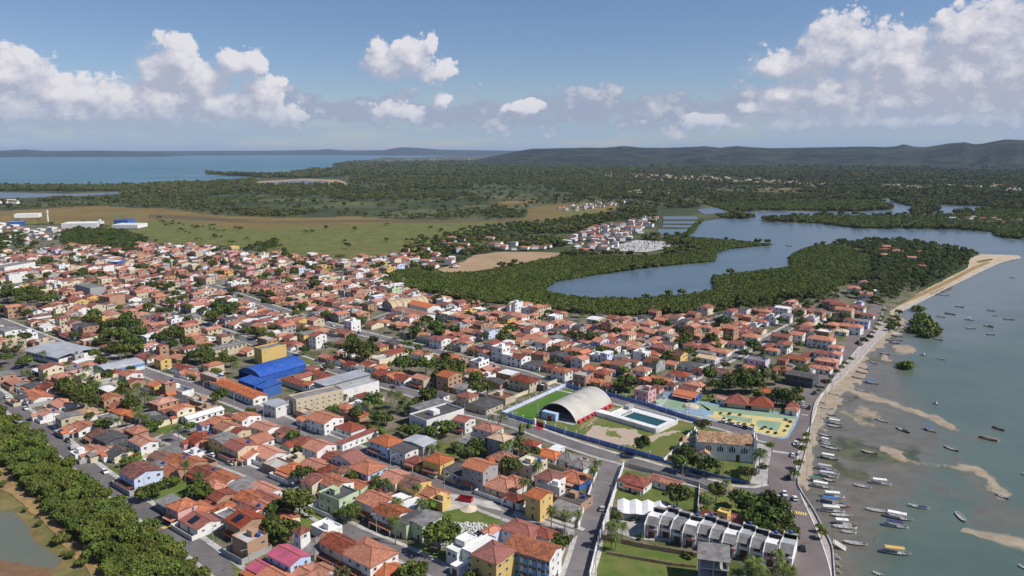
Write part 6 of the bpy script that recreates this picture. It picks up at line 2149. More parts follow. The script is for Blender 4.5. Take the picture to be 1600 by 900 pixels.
# unfinished concrete building and the white tent roof beside the row
uf = empty('concrete_building', P(1113, 906), R(-14))
tag(uf, 'unfinished grey concrete building with open floors before the town houses', 'building')
for k in range(3):
    mb = MB()
    mb.box(-4.6, -4, k * 3.0 + 2.75, 4.6, 4, k * 3.0 + 3.0)
    mb.build('floor_slab', M['concrete'], uf)
    for x in (-4.2, 0, 4.2):
        for y in (-3.6, 3.6):
            mb = MB()
            mb.box(x - .18, y - .18, k * 3.0 + (0 if k == 0 else .002), x + .18, y + .18, k * 3.0 + 2.75)
            mb.build('column', M['concrete'], uf)
    mb = MB()
    mb.box(-4.0, 3.2, k * 3.0 + .005, 4.0, 3.4, k * 3.0 + 2.74)
    mb.box(4.0, -3.2, k * 3.0 + .005, 4.15, 3.2, k * 3.0 + (2.7 if k < 2 else 1.2))
    mb.build('infill_wall', M['wall_grey'], uf)
mb = MB()
mb.slab([(-5, -4.4, 9.05), (5, -4.4, 9.05), (5, 4.4, 10.4), (-5, 4.4, 10.4)], .2)
mb.build('roof', M['roof_fibre'], uf)
occ_add(P(1113, 906).x, P(1113, 906).y, 0, 6, 6)
tn = empty('tent_roof_house', P(1002, 806), R(-8))
tag(tn, 'low house under a folded white tent roof by the cross street', 'house')
for k in range(4):
    mb = MB()
    x0 = -9 + k * 4.6
    mb.slab([(x0, -5, 3.0), (x0 + 2.3, -5.6, 3.5), (x0 + 2.3, 5.6, 4.1), (x0, 5, 3.4)], .1)
    mb.slab([(x0 + 2.3, -5.6, 3.5), (x0 + 4.58, -5, 3.0), (x0 + 4.58, 5, 3.4), (x0 + 2.3, 5.6, 4.1)], .1)
    mb.build('roof_fold', M['roof_white'], tn)
mb = MB()
mb.box(-8.4, -4, 0, 8.4, 4.4, 2.9)
mb.build('wall', M['wall_grey'], tn)
occ_add(P(1002, 806).x, P(1002, 806).y, R(-8), 10, 6)

# apartment house with blue and white bays, white stepped villa
ap, L_, A_ = mapped('apartment_house', (790, 893), (858, 914))
tag(ap, 'three storey apartment house with blue and white bays under salmon tiles', 'apartment house')
W_ = 9.0
mb = MB()
mb.box(0, 0, 0, L_, W_, 8.8)
mb.f, mb.mi = mb.f[1:], mb.mi[1:]
for x in (0, L_):
    mb.face([(x, 0, 8.8), (x, W_, 8.8), (x, W_ / 2, 10.4)])
mb.build('wall', M['wall_white'], ap)
for k in range(5):
    mb = MB()
    x = L_ * (k + .12) / 5
    mb.box(x, -.5, 0, x + L_ / 5 * .52, -.01, 8.6)
    mb.build('bay', M['sky_blue_paint'] if 'sky_blue_paint' in M else bpy.data.materials['sky_blue_paint'], ap)
    put_openings(ap, None, [(x + L_ / 5 * .26, -.5, 0, s * 2.85 + .9, 1.6, 1.3, 'window') for s in range(3)] + [(x + L_ / 5 * .75, 0, 0, s * 2.85 + .9, 1.0, 1.2, 'window') for s in range(3)])
put_openings(ap, None, [(L_, W_ * q, math.pi / 2, s * 2.85 + 1, 1.0, 1.1, 'window') for s in range(3) for q in (.3, .7)])
mb = MB()
mb.slab([(-.6, -1.0, 8.6), (L_ + .5, -1.0, 8.6), (L_ + .5, W_ / 2, 10.6), (-.6, W_ / 2, 10.6)], .18)
mb.slab([(L_ + .5, W_ + .6, 8.7), (-.6, W_ + .6, 8.7), (-.6, W_ / 2, 10.6), (L_ + .5, W_ / 2, 10.6)], .18)
mb.build('roof', M['roof_salmon'], ap)
c_ = ap.location + Vector((math.cos(A_), math.sin(A_), 0)) * L_ / 2
occ_add(c_.x, c_.y, A_, L_ / 2 + 1, 11)
vl, L_, A_ = mapped('white_villa', (697, 880), (744, 903))
tag(vl, 'white modern villa of stepped boxes beside the round yellow house', 'villa')
for k, (x0, y0, z0, x1, y1, z1) in enumerate(((0, 0, 0, 5.2, 15, 5.6), (5.3, 2, 0, 9.6, 15, 6.3), (9.7, 0, 0, L_, 13, 5.2), (5.4, -3.5, 0, 9.5, 1.9, 3.0), (0.4, 4, 5.61, 4.8, 10, 7.4))):
    mb = MB()
    mb.box(x0, y0, z0, x1, y1, z1)
    mb.f, mb.mi = mb.f[1:], mb.mi[1:]
    mb.face([(x0 + .15, y0 + .15, z1 - .3), (x1 - .15, y0 + .15, z1 - .3), (x1 - .15, y1 - .15, z1 - .3), (x0 + .15, y1 - .15, z1 - .3)], 1)
    for q in ((x0, y0, x1, y0 + .15), (x0, y1 - .15, x1, y1), (x0, y0 + .15, x0 + .15, y1 - .15), (x1 - .15, y0 + .15, x1, y1 - .15)):
        mb.box(q[0], q[1], z1 - .3, q[2], q[3], z1 + .25)
    mb.build('box_volume', [M['wall_white'], M['roof_white']], vl)
put_openings(vl, None, row_of(.5, 5, 2, 0, 0, 3.4, 1.5, 1.2) + row_of(9.8, L_, 2, 0, 0, 3.0, 1.5, 1.2) + row_of(9.8, L_, 2, 0, 0, .6, 1.5, 1.3) + row_of(5.5, 9.4, 1, -3.5, 0, .1, 2.0, 2.2, 'door'))
mb = MB()
for i in range(2):
    for j in range(2):
        mb.slab([(1 + i * 1.3, 11 + j * 1.8, 5.9), (2.2 + i * 1.3, 11 + j * 1.8, 5.9), (2.2 + i * 1.3, 12.7 + j * 1.8, 6.4), (1 + i * 1.3, 12.7 + j * 1.8, 6.4)], .08)
mb.build('solar_panel', M['solar'], vl)
c_ = vl.location + Vector((math.cos(A_), math.sin(A_), 0)) * L_ / 2 + Vector((-math.sin(A_), math.cos(A_), 0)) * 6
occ_add(c_.x, c_.y, A_, L_ / 2 + 1, 9)

# white plot walls along the cross street and other long plain walls
for pts, lab, mk, hh in (([(921, 905), (934, 850), (954, 790), (975, 728)], 'tall white wall on the sea side of the cross street', 'wall_white', 2.5),
                         ([(872, 905), (878, 870), (889, 840)], 'white wall beside the blue bay apartment house, on the cross street', 'wall_white', 1.8),
                         ([(903, 826), (924, 762), (936, 733)], 'white wall before the blue house at the top of the cross street', 'wall_white', 1.7),
                         ([(976, 728), (1090, 759), (1125, 772)], 'grey garden wall along the road opposite the church garden', 'wall_grey', 1.8),
                         ([(940, 842), (1004, 856), (1090, 871)], 'brown garden wall under the lawn of the town houses', 'wall_brick', 1.7),
                         ([(1090, 800), (1093, 762)], 'white wall between the lawn and the palm garden', 'wall_white', 1.8),
                         ([(948, 866), (1050, 884), (1088, 888)], 'low brick wall across the rough green plot', 'wall_brick', 1.1),
                         ([(640, 836), (690, 856), (720, 840)], 'grey wall round the green house with two grey roofs', 'wall_grey', 1.5),
                         ([(790, 628), (873, 596)], 'cream wall on the far side of the lane by the turf pitch', 'wall_cream', 2.0)):
    lamp_wall(pts, lab, M[mk], hh, 5.0, False)

# lawns and rough plots
for k, (q, mk) in enumerate([([(962, 772), (975, 734), (1090, 764), (1088, 798), (1040, 786), (968, 779)], 'lawn'), ([(944, 843), (1090, 872), (1090, 908), (930, 908)], 'lawn'), ([(1098, 770), (1160, 778), (1180, 800), (1100, 800)], 'lawn'),
                             ([(690, 800), (745, 790), (795, 812), (758, 824), (720, 835)], 'lawn'), ([(636, 853), (690, 858), (712, 872), (684, 880)], 'lawn'), ([(470, 790), (508, 812), (480, 828), (452, 820)], 'lawn'),
                             ([(360, 878), (430, 852), (452, 865), (430, 885), (390, 905), (372, 905)], 'lawn'), ([(665, 690), (715, 695), (710, 715), (660, 708)], 'lawn'), ([(170, 730), (215, 722), (222, 740), (188, 745)], 'lawn'),
                             ([(220, 768), (285, 750), (300, 766), (250, 785)], 'lawn'), ([(240, 672), (275, 655), (285, 664), (258, 680)], 'lawn'), ([(520, 678), (570, 665), (580, 672), (540, 688)], 'lawn'), ([(1095, 616), (1125, 622), (1122, 632), (1088, 626)], 'lawn'),
                             ([(965, 790), (1010, 800), (1100, 815), (1100, 850), (990, 842), (960, 830)], 'concrete'), ([(800, 806), (898, 836), (902, 830), (805, 798)], 'concrete'), ([(905, 590), (960, 600), (1000, 612), (990, 622), (910, 606)], 'lawn'),
                             ([(440, 556), (480, 560), (500, 570), (455, 566)], 'lawn'), ([(700, 770), (770, 784), (788, 800), (745, 790), (690, 800)], 'concrete')]):
    sheet('grass_plot' if mk == 'lawn' else 'paved_yard', pxs(q, .025 + .004 * k), M[mk], step=3, jit=.7, seed=50 + k)
rub = empty('rubble_heap', P(729, 826))
tag(rub, 'heap of pale rubble on the green plot', 'rubble heap')
mb = MB()
for k in range(260):
    a, q = random.uniform(0, 6.28), math.sqrt(random.random())
    s = random.uniform(.25, .7)
    mb.cbox((q * 9 * math.cos(a), q * 4.6 * math.sin(a), 0), s, s * .8, s * .6 + (1 - q) * .5, 0, a * 3)
o = mb.build('rubble', M['wall_white'], rub)
o['kind'] = 'stuff'
mnd = MB()
for k in range(14):
    for j in range(5):
        a0, a1 = 2 * math.pi * k / 14, 2 * math.pi * (k + 1) / 14
        r0, r1 = 3.6 * (1 - j / 5), 3.6 * (1 - (j + 1) / 5)
        f0, f1 = 1.7 * (j / 5) ** 1.3, 1.7 * ((j + 1) / 5) ** 1.3
        mnd.face([(r0 * math.cos(a0), r0 * math.sin(a0), f0), (r0 * math.cos(a1), r0 * math.sin(a1), f0), (r1 * math.cos(a1), r1 * math.sin(a1), f1), (r1 * math.cos(a0), r1 * math.sin(a0), f1)])
tag(mnd.build('sand_heap', M['dry_sand'], None, P(733, 795)), 'pale heap of building sand beside the red container', 'sand heap')
ct = empty('container', P(727.5, 783), R(-20))
tag(ct, 'red rubbish container standing at the edge of the street', 'container')
mb = MB()
mb.box(-2.8, -1.1, .3, 2.8, 1.1, 1.9)
mb.f, mb.mi = mb.f[1:], mb.mi[1:]
mb.face([(-2.8, -1.1, .6), (2.8, -1.1, .6), (2.8, 1.1, .6), (-2.8, 1.1, .6)])
mb.build('bin', M['wall_red'], ct)
for x in (-2, -.7, .7, 2):
    mb = MB()
    mb.box(x - .08, -1.2, .3, x + .08, -1.1, 1.9)
    mb.build('stiffener', M['wall_red'], ct)

# far left: water towers and white works, cemetery by the lagoon
for px, py, h, lab in ((75, 346, 22, 'slim white water tower by the works, the left one'), (157, 355, 14, 'slim white water tower by the works, the right one')):
    wt = empty('water_tower', P(px, py))
    tag(wt, lab, 'water tower')
    mb = MB()
    mb.tube([(0, 0, 0), (0, 0, h * .7)], 1.5, 10)
    mb.build('shaft', M['wall_white'], wt)
    mb = MB()
    mb.tube([(0, 0, h * .7), (0, 0, h * .72), (0, 0, h)], [1.5, 2.3, 2.3], 12)
    mb.build('tank', M['wall_white'], wt)
for a, b, w, h, wl_, rf, lab in (((96, 357), (152, 356), 40, 8, 'white', 'roof_white', 'long white works building, largest of the works by the field'), ((175, 357), (215, 357), 38, 6, 'white', 'roof_white', 'low white works hall nearest the grassland'),
                                 ((178, 351), (200, 351), 30, 8, 'deepblue', 'roof_blue', 'blue roofed works hall behind the low white one'), ((22, 341), (60, 340), 34, 7, 'white', 'roof_white', 'white warehouse at the far left edge of the town'),
                                 ((12, 353), (38, 352), 20, 7, 'deepblue', 'roof_metal', 'blue walled warehouse at the far left of the town'), ((8, 428), (56, 419), 22, 7, 'white', 'roof_fibre', 'large pale hall among the red roofs at the left'),
                                 ((118, 459), (142, 466), 14, 9, 'grey', 'roof_fibre', 'grey block with green painted side among the far houses'), ((168, 416), (184, 416), 18, 5, 'deepblue', 'roof_white', 'white roofed shop with blue wall among the far houses'),
                                 ((172, 479), (196, 474), 14, 8, 'brick', 'roof_salmon', 'long brown block with two rows of windows among the far houses')):
    block('warehouse', a, b, w, h, wl_, rf, lab, 'warehouse', rooftype='f')
mb = MB()
for x, y, z in poly_points([(962, 384), (995, 376), (1045, 379), (1042, 386), (1010, 392), (970, 390)], -.8, 4.8, 9, .3):
    s = random.uniform(.6, 1.5)
    mb.cbox((x, y, -.8), s * 1.3, s * 2.2, s * random.uniform(.5, 1.5), random.choice((0, 0, 1)), R(20))
tag(mb.build('tombs', [M['wall_white'], M['wall_grey']]), 'white tombs of the cemetery beside the lagoon', 'cemetery', kind='stuff')
sheet('cemetery_ground', pxs([(958, 385), (993, 375), (1050, 378), (1046, 387), (1010, 394), (966, 392)], -.85), M['concrete'])

# ------------------------------------------------------------------ the rest of the houses: plots along the streets
KEEP_OUT = [ST, [(365, 556), (468, 556), (478, 600), (440, 640), (395, 640), (325, 606)], [(1018, 634), (1046, 617), (1250, 646), (1246, 668), (1232, 690), (1100, 655)], [(1036, 722), (1094, 662), (1180, 670), (1215, 690), (1205, 764), (1172, 760)],
            [(925, 905), (975, 725), (1125, 770), (1230, 790), (1262, 905)], [(780, 652), (884, 600), (870, 592), (778, 632)], [(140, 575), (150, 512), (178, 492), (210, 498), (225, 530), (220, 558), (180, 572)],
            [(-20, 465), (70, 455), (92, 470), (75, 485), (-20, 480)], [(85, 370), (120, 358), (190, 362), (232, 376), (220, 384), (110, 386)], [(235, 540), (262, 515), (290, 525), (305, 545), (262, 556)],
            [(290, 572), (330, 548), (372, 560), (360, 578), (320, 582)], [(328, 492), (345, 474), (372, 470), (374, 492), (345, 505)], [(546, 556), (556, 524), (586, 524), (588, 556), (560, 566)],
            [(606, 580), (625, 555), (660, 560), (690, 566), (720, 575), (726, 600), (690, 606), (640, 590)], [(640, 514), (672, 500), (712, 510), (700, 524), (655, 526)], [(1050, 555), (1075, 535), (1085, 555), (1075, 575)],
            [(1100, 600), (1200, 580), (1252, 596), (1250, 648), (1100, 622)], [(905, 592), (960, 590), (1010, 612), (990, 624), (912, 608)], [(790, 600), (850, 618), (840, 640), (790, 655)],
            [(640, 640), (735, 640), (735, 660), (690, 690), (640, 690)], [(435, 545), (520, 545), (560, 560), (590, 596), (500, 575), (440, 560)], [(690, 770), (800, 800), (795, 835), (690, 880), (636, 855), (690, 800)],
            [(170, 735), (215, 718), (305, 765), (250, 790)], [(355, 905), (360, 870), (460, 850), (430, 800), (505, 785), (520, 830), (480, 905)], [(-100, 560), (30, 545), (100, 575), (60, 605), (-100, 590)],
            [(1365, 540), (1330, 560), (1360, 505), (1376, 478), (1400, 500)], [(100, 600), (160, 590), (170, 640), (120, 640)], [(180, 620), (235, 600), (262, 640), (200, 660)], [(500, 820), (520, 790), (545, 815)],
            [(310, 748), (345, 735), (345, 790), (305, 790)], [(560, 620), (620, 610), (640, 640), (590, 665)]]
TOWN_AREA = [(-160, 384), (0, 386), (90, 387), (200, 384), (262, 384), (330, 388), (440, 400), (520, 404), (590, 405), (640, 409), (650, 415), (606, 430), (588, 438), (640, 456), (720, 473), (850, 486), (950, 499), (1080, 496),
             (1160, 486), (1225, 478), (1280, 490), (1345, 470), (1366, 480), (1352, 512), (1318, 545), (1290, 575), (1256, 615), (1244, 640), (1100, 610), (1030, 628), (1200, 700), (1200, 760), (960, 720), (900, 830), (860, 900), (690, 900), (560, 905), (370, 900), (250, 815), (60, 660), (0, 615), (-160, 500)]
ROOFS = ['orange', 'orange', 'orange', 'salmon', 'salmon', 'red', 'red', 'red', 'red', 'old', 'old', 'fibre', 'dark', 'white']
WALLC = ['white'] * 8 + ['cream'] * 4 + ['brick'] * 8 + ['beige'] * 6 + ['grey'] * 4 + ['pink', 'yellow', 'paleblue', 'green']


def fill():
    rr = random.Random(4)
    cand = []
    for b in np.arange(100, 1250, 1.0):
        pass
    b = 108.0
    row = 0
    while b < 1260:
        near = b < 372
        a = -1150.0
        while a < 60:
            w = rr.uniform(7.0, 10.0)
            d = rr.uniform(9.5, 12.4)
            street_a = (not near) and ((a + 2000) % 118 < 7.5)
            if not street_a:
                p = AB(a + w / 2 + rr.uniform(-.4, .4), b + rr.uniform(-1.2, 1.2))
                cand.append((p.x, p.y, w - .35, d, near))
            a += w + (rr.uniform(0, 1.2) if rr.random() < .7 else rr.uniform(2, 6))
        row += 1
        b += 13.4 if near else (12.0, 12.0, 17.0)[row % 3]
    xs = np.array([c[0] for c in cand])
    ys = np.array([c[1] for c in cand])
    px, py = to_px(xs, ys)
    ok = inside(px, py, TOWN_AREA) & (px > -140) & (px < 1500)
    for q in KEEP_OUT:
        ok &= ~inside(px, py, q)
    gap = np.full(len(xs), 1e9)
    for ln, hw in ROAD_LINES.values():
        gap = np.minimum(gap, dist_line(xs, ys, [(p.x, p.y) for p in ln]) - hw)
    for i in np.where(ok)[0]:
        x, y, w, d, near = cand[i]
        if gap[i] < d * .5 - .6 or rr.random() < (.10 if near else .13):
            continue
        if fbm(np.array([x * .02]), np.array([y * .02]), 17, 2)[0] < .27:
            continue
        done = False
        for f in (1.0, .78, .6):
            if not hits(x, y, R(-38), w * f / 2 - .15, d * f / 2 - .15):
                done = True
                break
        if not done:
            continue
        w, d = w * f, d * f
        rc = rr.choice(ROOFS)
        typ = rr.choice('gggghhf' if rc in ('orange', 'salmon', 'red', 'old', 'pale') else 'mmmff')
        if rc == 'white' and typ == 'm' and rr.random() < .3:
            typ = 'f'
        st = rr.choices((1, 2, 3), (.68, .29, .03))[0]
        ex = ''.join(c for c, pr in (('v', .35), ('e', .3), ('t', .16), ('k', .22)) if rr.random() < pr)
        add_house(x, y, w, d, st, typ, rr.choice('aab'), rc if typ != 'f' else rr.choice(['concrete', 'fibre', 'salmon', 'white', 'dark']), rr.choice(WALLC), ex)


fill()
# villages beyond the town
rv = random.Random(12)
for poly, n in (([(872, 386), (900, 366), (928, 354), (960, 350), (1000, 342), (1022, 352), (985, 372), (965, 380), (985, 392), (900, 394)], 95), ([(762, 384), (800, 378), (865, 380), (866, 390), (780, 392)], 16), ([(690, 378), (740, 368), (770, 372), (760, 390), (700, 396)], 12),
                ([(612, 398), (660, 392), (690, 400), (665, 416), (640, 412)], 22), ([(850, 326), (900, 320), (960, 318), (985, 312), (990, 318), (900, 330)], 26), ([(1340, 392), (1370, 385), (1410, 388), (1460, 398), (1440, 420), (1390, 440), (1370, 430), (1400, 410)], 15),
                ([(1320, 455), (1350, 445), (1372, 458), (1350, 470)], 6), ([(1480, 345), (1520, 340), (1600, 348), (1620, 352), (1560, 350), (1500, 349)], 16), ([(640, 415), (700, 405), (720, 416), (690, 420)], 6),
                ([(-60, 352), (20, 350), (120, 362), (60, 384), (-60, 382)], 55), ([(990, 342), (1026, 338), (1024, 350), (1000, 350)], 8)):
    w = [P(x, y) for x, y in poly]
    x0, x1 = min(p.x for p in w), max(p.x for p in w)
    y0, y1 = min(p.y for p in w), max(p.y for p in w)
    k = 0
    for _ in range(n * 30):
        x, y = rv.uniform(x0, x1), rv.uniform(y0, y1)
        px, py = to_px(x, y)
        if not inside([px], [py], poly)[0]:
            continue
        L, W = rv.uniform(8, 13), rv.uniform(7, 11)
        rot = rv.choice((R(20), R(-70), R(-38), R(10)))
        if hits(x, y, rot, L / 2, W / 2):
            continue
        rc = rv.choice(ROOFS + ['white', 'white'])
        add_house(x, y, L, W, rv.choice((1, 1, 2)), rv.choice('ghg') if rc in ('orange', 'salmon', 'red', 'old', 'pale') else 'm', 'a', rc, rv.choice(WALLC[:6]), '', rot=rot, far=True)
        k += 1
        if k >= n:
            break
# white and tan specks of settlements on the far plain
for poly, n in (([(925, 273), (1000, 271), (1100, 276), (1200, 281), (1292, 288), (1280, 293), (1200, 289), (1100, 284), (975, 279)], 150), ([(600, 251), (700, 247), (860, 250), (850, 257), (700, 256), (620, 260)], 110), ([(1000, 262), (1200, 262), (1330, 275), (1200, 274)], 50),
                ([(1380, 288), (1600, 286), (1600, 300), (1400, 298)], 40), ([(980, 292), (1060, 290), (1050, 306), (985, 304)], 30), ([(-20, 316), (30, 315), (30, 319), (-20, 320)], 10)):
    k = 0
    for _ in range(n * 12):
        u, v = rv.uniform(min(p[0] for p in poly), max(p[0] for p in poly)), rv.uniform(min(p[1] for p in poly), max(p[1] for p in poly))
        if not inside([u], [v], poly)[0]:
            continue
        p = P(u, v, -1)
        s = rv.uniform(1.0, 2.2)
        add_house(p.x, p.y, 11 * s, 10 * s, 2, 'm', 'a', rv.choice(['white', 'white', 'salmon', 'orange', 'cream']), rv.choice(['white', 'white', 'cream']), '', rot=rv.uniform(-1, 1), far=True)
        k += 1
        if k >= n:
            break

N_SINGLE = 300
for s in HOUSES:
    s['d'] = math.hypot(s['x'], s['y'])
    s['pxx'], s['pxy'] = to_px(s['x'], s['y'], 3)
    s['seen'] = -25 < s['pxx'] < 1625 and s['pxy'] < 918
HOUSES = [s for s in HOUSES if s['seen'] or s['d'] < 300]
vis = sorted([s for s in HOUSES if s['seen']], key=lambda s: s['d'])
SINGLE = vis[:N_SINGLE]
for s in SINGLE:
    s['single'] = True
print('houses', len(HOUSES), 'singles to', SINGLE[-1]['d'])


def build_single(s):
    parts, opens, top = gen(s)
    root = empty('house', (s['x'], s['y'], 0), s['rz'])
    for nm, mb, mk in parts:
        mb.build(nm, M.get(mk) or M['roof_orange'], root)
    near = s['d'] < 400
    cam_l = Matrix.Rotation(-s['rz'], 4, 'Z') @ Vector((-s['x'], -s['y'], 0))
    if near:
        for x, y, t, z, w, h, kind in opens:
            n = Vector((math.sin(t), -math.cos(t), 0))
            if n.dot(cam_l.normalized()) < -.25:
                continue
            o = link(kind, win_mesh(w, h, kind), root)
            o.location = (x, y, z)
            o.rotation_euler = (0, 0, t)
    else:
        mb = MB()
        for x, y, t, z, w, h, kind in opens:
            n = Vector((math.sin(t), -math.cos(t), 0))
            if n.dot(cam_l.normalized()) < -.25:
                continue
            mb.cbox((x + n.x * .03, y + n.y * .03, z), w, .08, h, 0, t)
        if mb.f:
            o = mb.build('windows', M['glass'], root)
            o['kind'] = 'stuff'
    s['obj'] = root
    return root


for s in SINGLE:
    build_single(s)
far = {}
for s in HOUSES:
    if s.get('single'):
        continue
    parts, opens, top = gen(s)
    ca, sa = math.cos(s['rz']), math.sin(s['rz'])
    for nm, mb, mk in parts:
        if nm in ('ridge_cap', 'porch_post', 'solar_panel', 'patio') and s['d'] > 420:
            continue
        t = far.setdefault(mk, MB())
        n = len(t.v)
        t.v += [(x * ca - y * sa + s['x'], x * sa + y * ca + s['y'], z) for x, y, z in mb.v]
        t.f += [tuple(i + n for i in f) for f in mb.f]
        t.mi += [0] * len(mb.f)
    if s['d'] < 900:
        t = far.setdefault('glass', MB())
        for x, y, tt, z, w, h, kind in opens:
            nx, ny = math.sin(tt), -math.cos(tt)
            wx, wy = nx * ca - ny * sa, nx * sa + ny * ca
            if wx * -s['x'] + wy * -s['y'] < 0:
                continue
            t.cbox((x * ca - y * sa + s['x'] + wx * .03, x * sa + y * ca + s['y'] + wy * .03, z), w, .08, h, 0, tt + s['rz'])
all_ = MB()
mats = []
for mk, t in far.items():
    n = len(all_.v)
    all_.v += t.v
    all_.f += [tuple(i + n for i in f) for f in t.f]
    all_.mi += [len(mats)] * len(t.f)
    mats.append(M.get(mk) or M['roof_orange'])
o = all_.build('far_houses', mats)
tag(o, 'far rows of red roofed houses that run together at the back of the town', 'houses', kind='stuff')

# ------------------------------------------------------------------ trees of the town, read off the survey picture
def free_spot(p, r):
    for k in range(29):
        q = p + Vector((math.cos(k * 2.4), math.sin(k * 2.4), 0)) * (1.55 * math.sqrt(k))
        if not hits(q.x, q.y, 0, r, r):
            return q
    return None


def plant(ox, oy, rows):
    for kind, lst in rows.items():
        for zx, zy, s in lst:
            h = {'broad': 4.8, 'palm': 6.5, 'bright': 3.0, 'olive': 3.4, 'bush': .8, 'clipped': 2.5, 'low_mangrove': 1.2}[kind] * s
            z0 = SEA if kind == 'low_mangrove' else 0.0
            p = P(ox + zx / 4, oy + zy / 4, z0 + h)
            p.z = z0 + (.1 if kind == 'clipped' else 0)
            if kind not in ('clipped', 'low_mangrove', 'bush'):
                p = free_spot(p, 1.1 * s if kind != 'palm' else .6)
                if p is None:
                    continue
            tree(kind, p, s)


plant(0, 300, {'broad': [(100, 640, 1.7), (170, 665, 1.6), (275, 665, 1.6), (335, 660, 1.3), (40, 640, 1.6), (230, 630, 1.4), (1385, 760, 1.9), (1425, 735, 1.8), (1200, 655, 1.6), (1080, 680, 1.4), (930, 715, 1.2), (1180, 715, 1.2), (930, 465, 1.5), (830, 470, 1.2), (1240, 580, 1.1), (1040, 430, 1.3), (1330, 700, 1.1)], 'palm': [(990, 720, 1.0), (870, 700, .9)]})
plant(0, 480, {'broad': [(560, 65, 1.6), (468, 92, 1.2), (690, 105, 1.5), (815, 95, 1.9), (745, 165, 1.7), (650, 190, 1.1), (835, 210, 1.5), (780, 262, 1.4), (965, 200, 1.5), (1080, 165, 1.7), (1060, 235, 1.3), (1165, 225, 1.3), (540, 122, .9), (460, 510, 1.5), (410, 500, 1.1), (540, 520, 1.3),
                         (1250, 300, 1.3), (1300, 335, 1.2), (1390, 325, 1.2), (1220, 300, 1.1), (1350, 350, 1.0), (1010, 650, 1.0), (1065, 640, 1.0), (650, 580, 1.1), (760, 590, 1.2), (670, 420, 1.0), (830, 375, .7), (110, 200, 1.2), (1310, 290, 1.1), (1440, 330, 1.0), (590, 40, 1.3), (870, 150, 1.4), (700, 240, 1.0), (900, 250, 1.2)],
               'bright': [(570, 195, .9), (500, 530, 1.2), (930, 775, 1.0), (1150, 640, .8), (20, 200, 1.1), (800, 600, 1.0), (700, 590, .9), (960, 720, .9), (1390, 745, 1.0)],
               'palm': [(345, 365, 1.2), (430, 365, 1.0), (520, 430, 1.1), (575, 455, 1.1), (610, 480, 1.0), (280, 425, .9), (180, 415, .7), (855, 480, 1.2), (800, 520, 1.1), (900, 545, 1.1), (945, 560, 1.0), (750, 545, 1.0), (880, 650, 1.2), (905, 690, 1.1), (865, 700, .9), (1115, 755, 1.0), (1480, 355, 1.0), (550, 390, .9), (300, 400, .9),
                        (740, 720, .8), (1410, 280, 1.0), (30, 240, 1.0), (70, 230, .9)]})
plant(400, 480, {'broad': [(650, 250, 2.0), (690, 285, 1.4), (600, 215, 1.2), (560, 190, 1.0), (555, 245, .9), (925, 350, 1.7), (1062, 352, 1.5), (1190, 385, 1.9), (1290, 420, 1.3), (1150, 430, 1.3), (1390, 415, 1.2), (1385, 500, 1.3), (1445, 500, 1.1), (300, 262, .9), (1100, 125, 1.6), (1030, 135, 1.3), (1170, 155, 1.1), (1510, 190, 1.1), (1225, 140, 1.0),
                           (160, 125, .9), (30, 55, 1.5), (440, 45, 1.2), (120, 90, 1.0), (740, 580, 1.4), (780, 690, 1.2), (630, 650, 1.0), (1370, 840, 1.0), (1240, 360, 1.3)], 'bright': [(520, 620, 1.0), (450, 636, .6), (735, 750, .9), (930, 760, 1.0), (1100, 840, 1.0), (1130, 720, .8), (1165, 780, .9), (1240, 860, .8), (1300, 380, 1.0)],
                 'palm': [(640, 640, 1.0), (690, 625, 1.0), (735, 650, 1.0), (840, 560, 1.1), (885, 545, 1.2), (925, 590, 1.0), (1000, 580, .9), (560, 545, .8), (900, 600, .8), (1125, 730, .9), (1330, 890, 1.0), (1280, 875, .9), (1585, 850, 1.1), (270, 105, .9), (950, 745, .9)]})
plant(800, 480, {'broad': [(320, 180, 1.2), (375, 165, 1.0), (430, 185, 1.1), (490, 185, 1.2), (560, 262, 1.0), (640, 480, .9), (950, 315, .9), (1000, 300, 1.0), (1065, 285, .9), (1080, 195, 1.0), (1110, 215, 1.0), (1275, 185, 1.1), (1345, 95, 1.5), (1325, 150, 1.0), (1270, 480, 1.1), (1360, 470, 1.1), (1400, 440, 1.2), (1500, 455, 1.7), (1445, 485, 1.2), (1560, 430, 1.2), (1235, 430, 1.0), (1550, 480, 1.0)],
                 'bright': [(700, 395, 1.3), (740, 500, 1.0), (930, 330, .8), (1240, 560, .7)], 'olive': [(740, 470, 1.5), (1190, 735, 1.4), (690, 500, 1.0)], 'palm': [(900, 352, 1.0), (870, 330, .9), (1290, 210, 1.0), (1330, 170, .9), (1250, 170, .9), (1380, 130, .8)]})
plant(1200, 480, {'broad': [(90, 545, 1.3), (45, 560, 1.1), (140, 565, 1.1), (195, 575, 1.0), (185, 525, .9), (340, 35, 1.2), (375, 80, 1.1), (325, 95, 1.0), (300, 125, 1.0), (220, 90, .9), (600, 205, .7), (640, 185, .7)], 'clipped': [(518, 325, 1.1), (482, 352, 1.1), (458, 376, 1.1), (430, 404, 1.1), (392, 440, .8), (320, 523, .8), (722, 20, 1.1), (712, 62, 1.1), (760, 78, 1.1), (790, 85, 1.0), (692, 112, 1.0), (672, 140, 1.0), (740, 95, 1.0), (700, 85, 1.0), (655, 160, .9)],
                  'olive': [(362, 468, 1.0), (820, 30, 1.0)], 'palm': [(45, 420, 1.0), (25, 370, .9), (90, 380, .9), (0, 400, .9), (120, 250, .8)],
                  'low_mangrove': [(960, 72, 2.3), (1000, 112, 2.2), (935, 140, 2.0), (1022, 160, 2.0), (895, 145, 1.6), (1060, 150, 1.4), (985, 170, 1.7), (862, 368, 1.5), (885, 362, 1.1), (832, 372, .8), (940, 12, 1.7), (920, 95, 1.5)]})
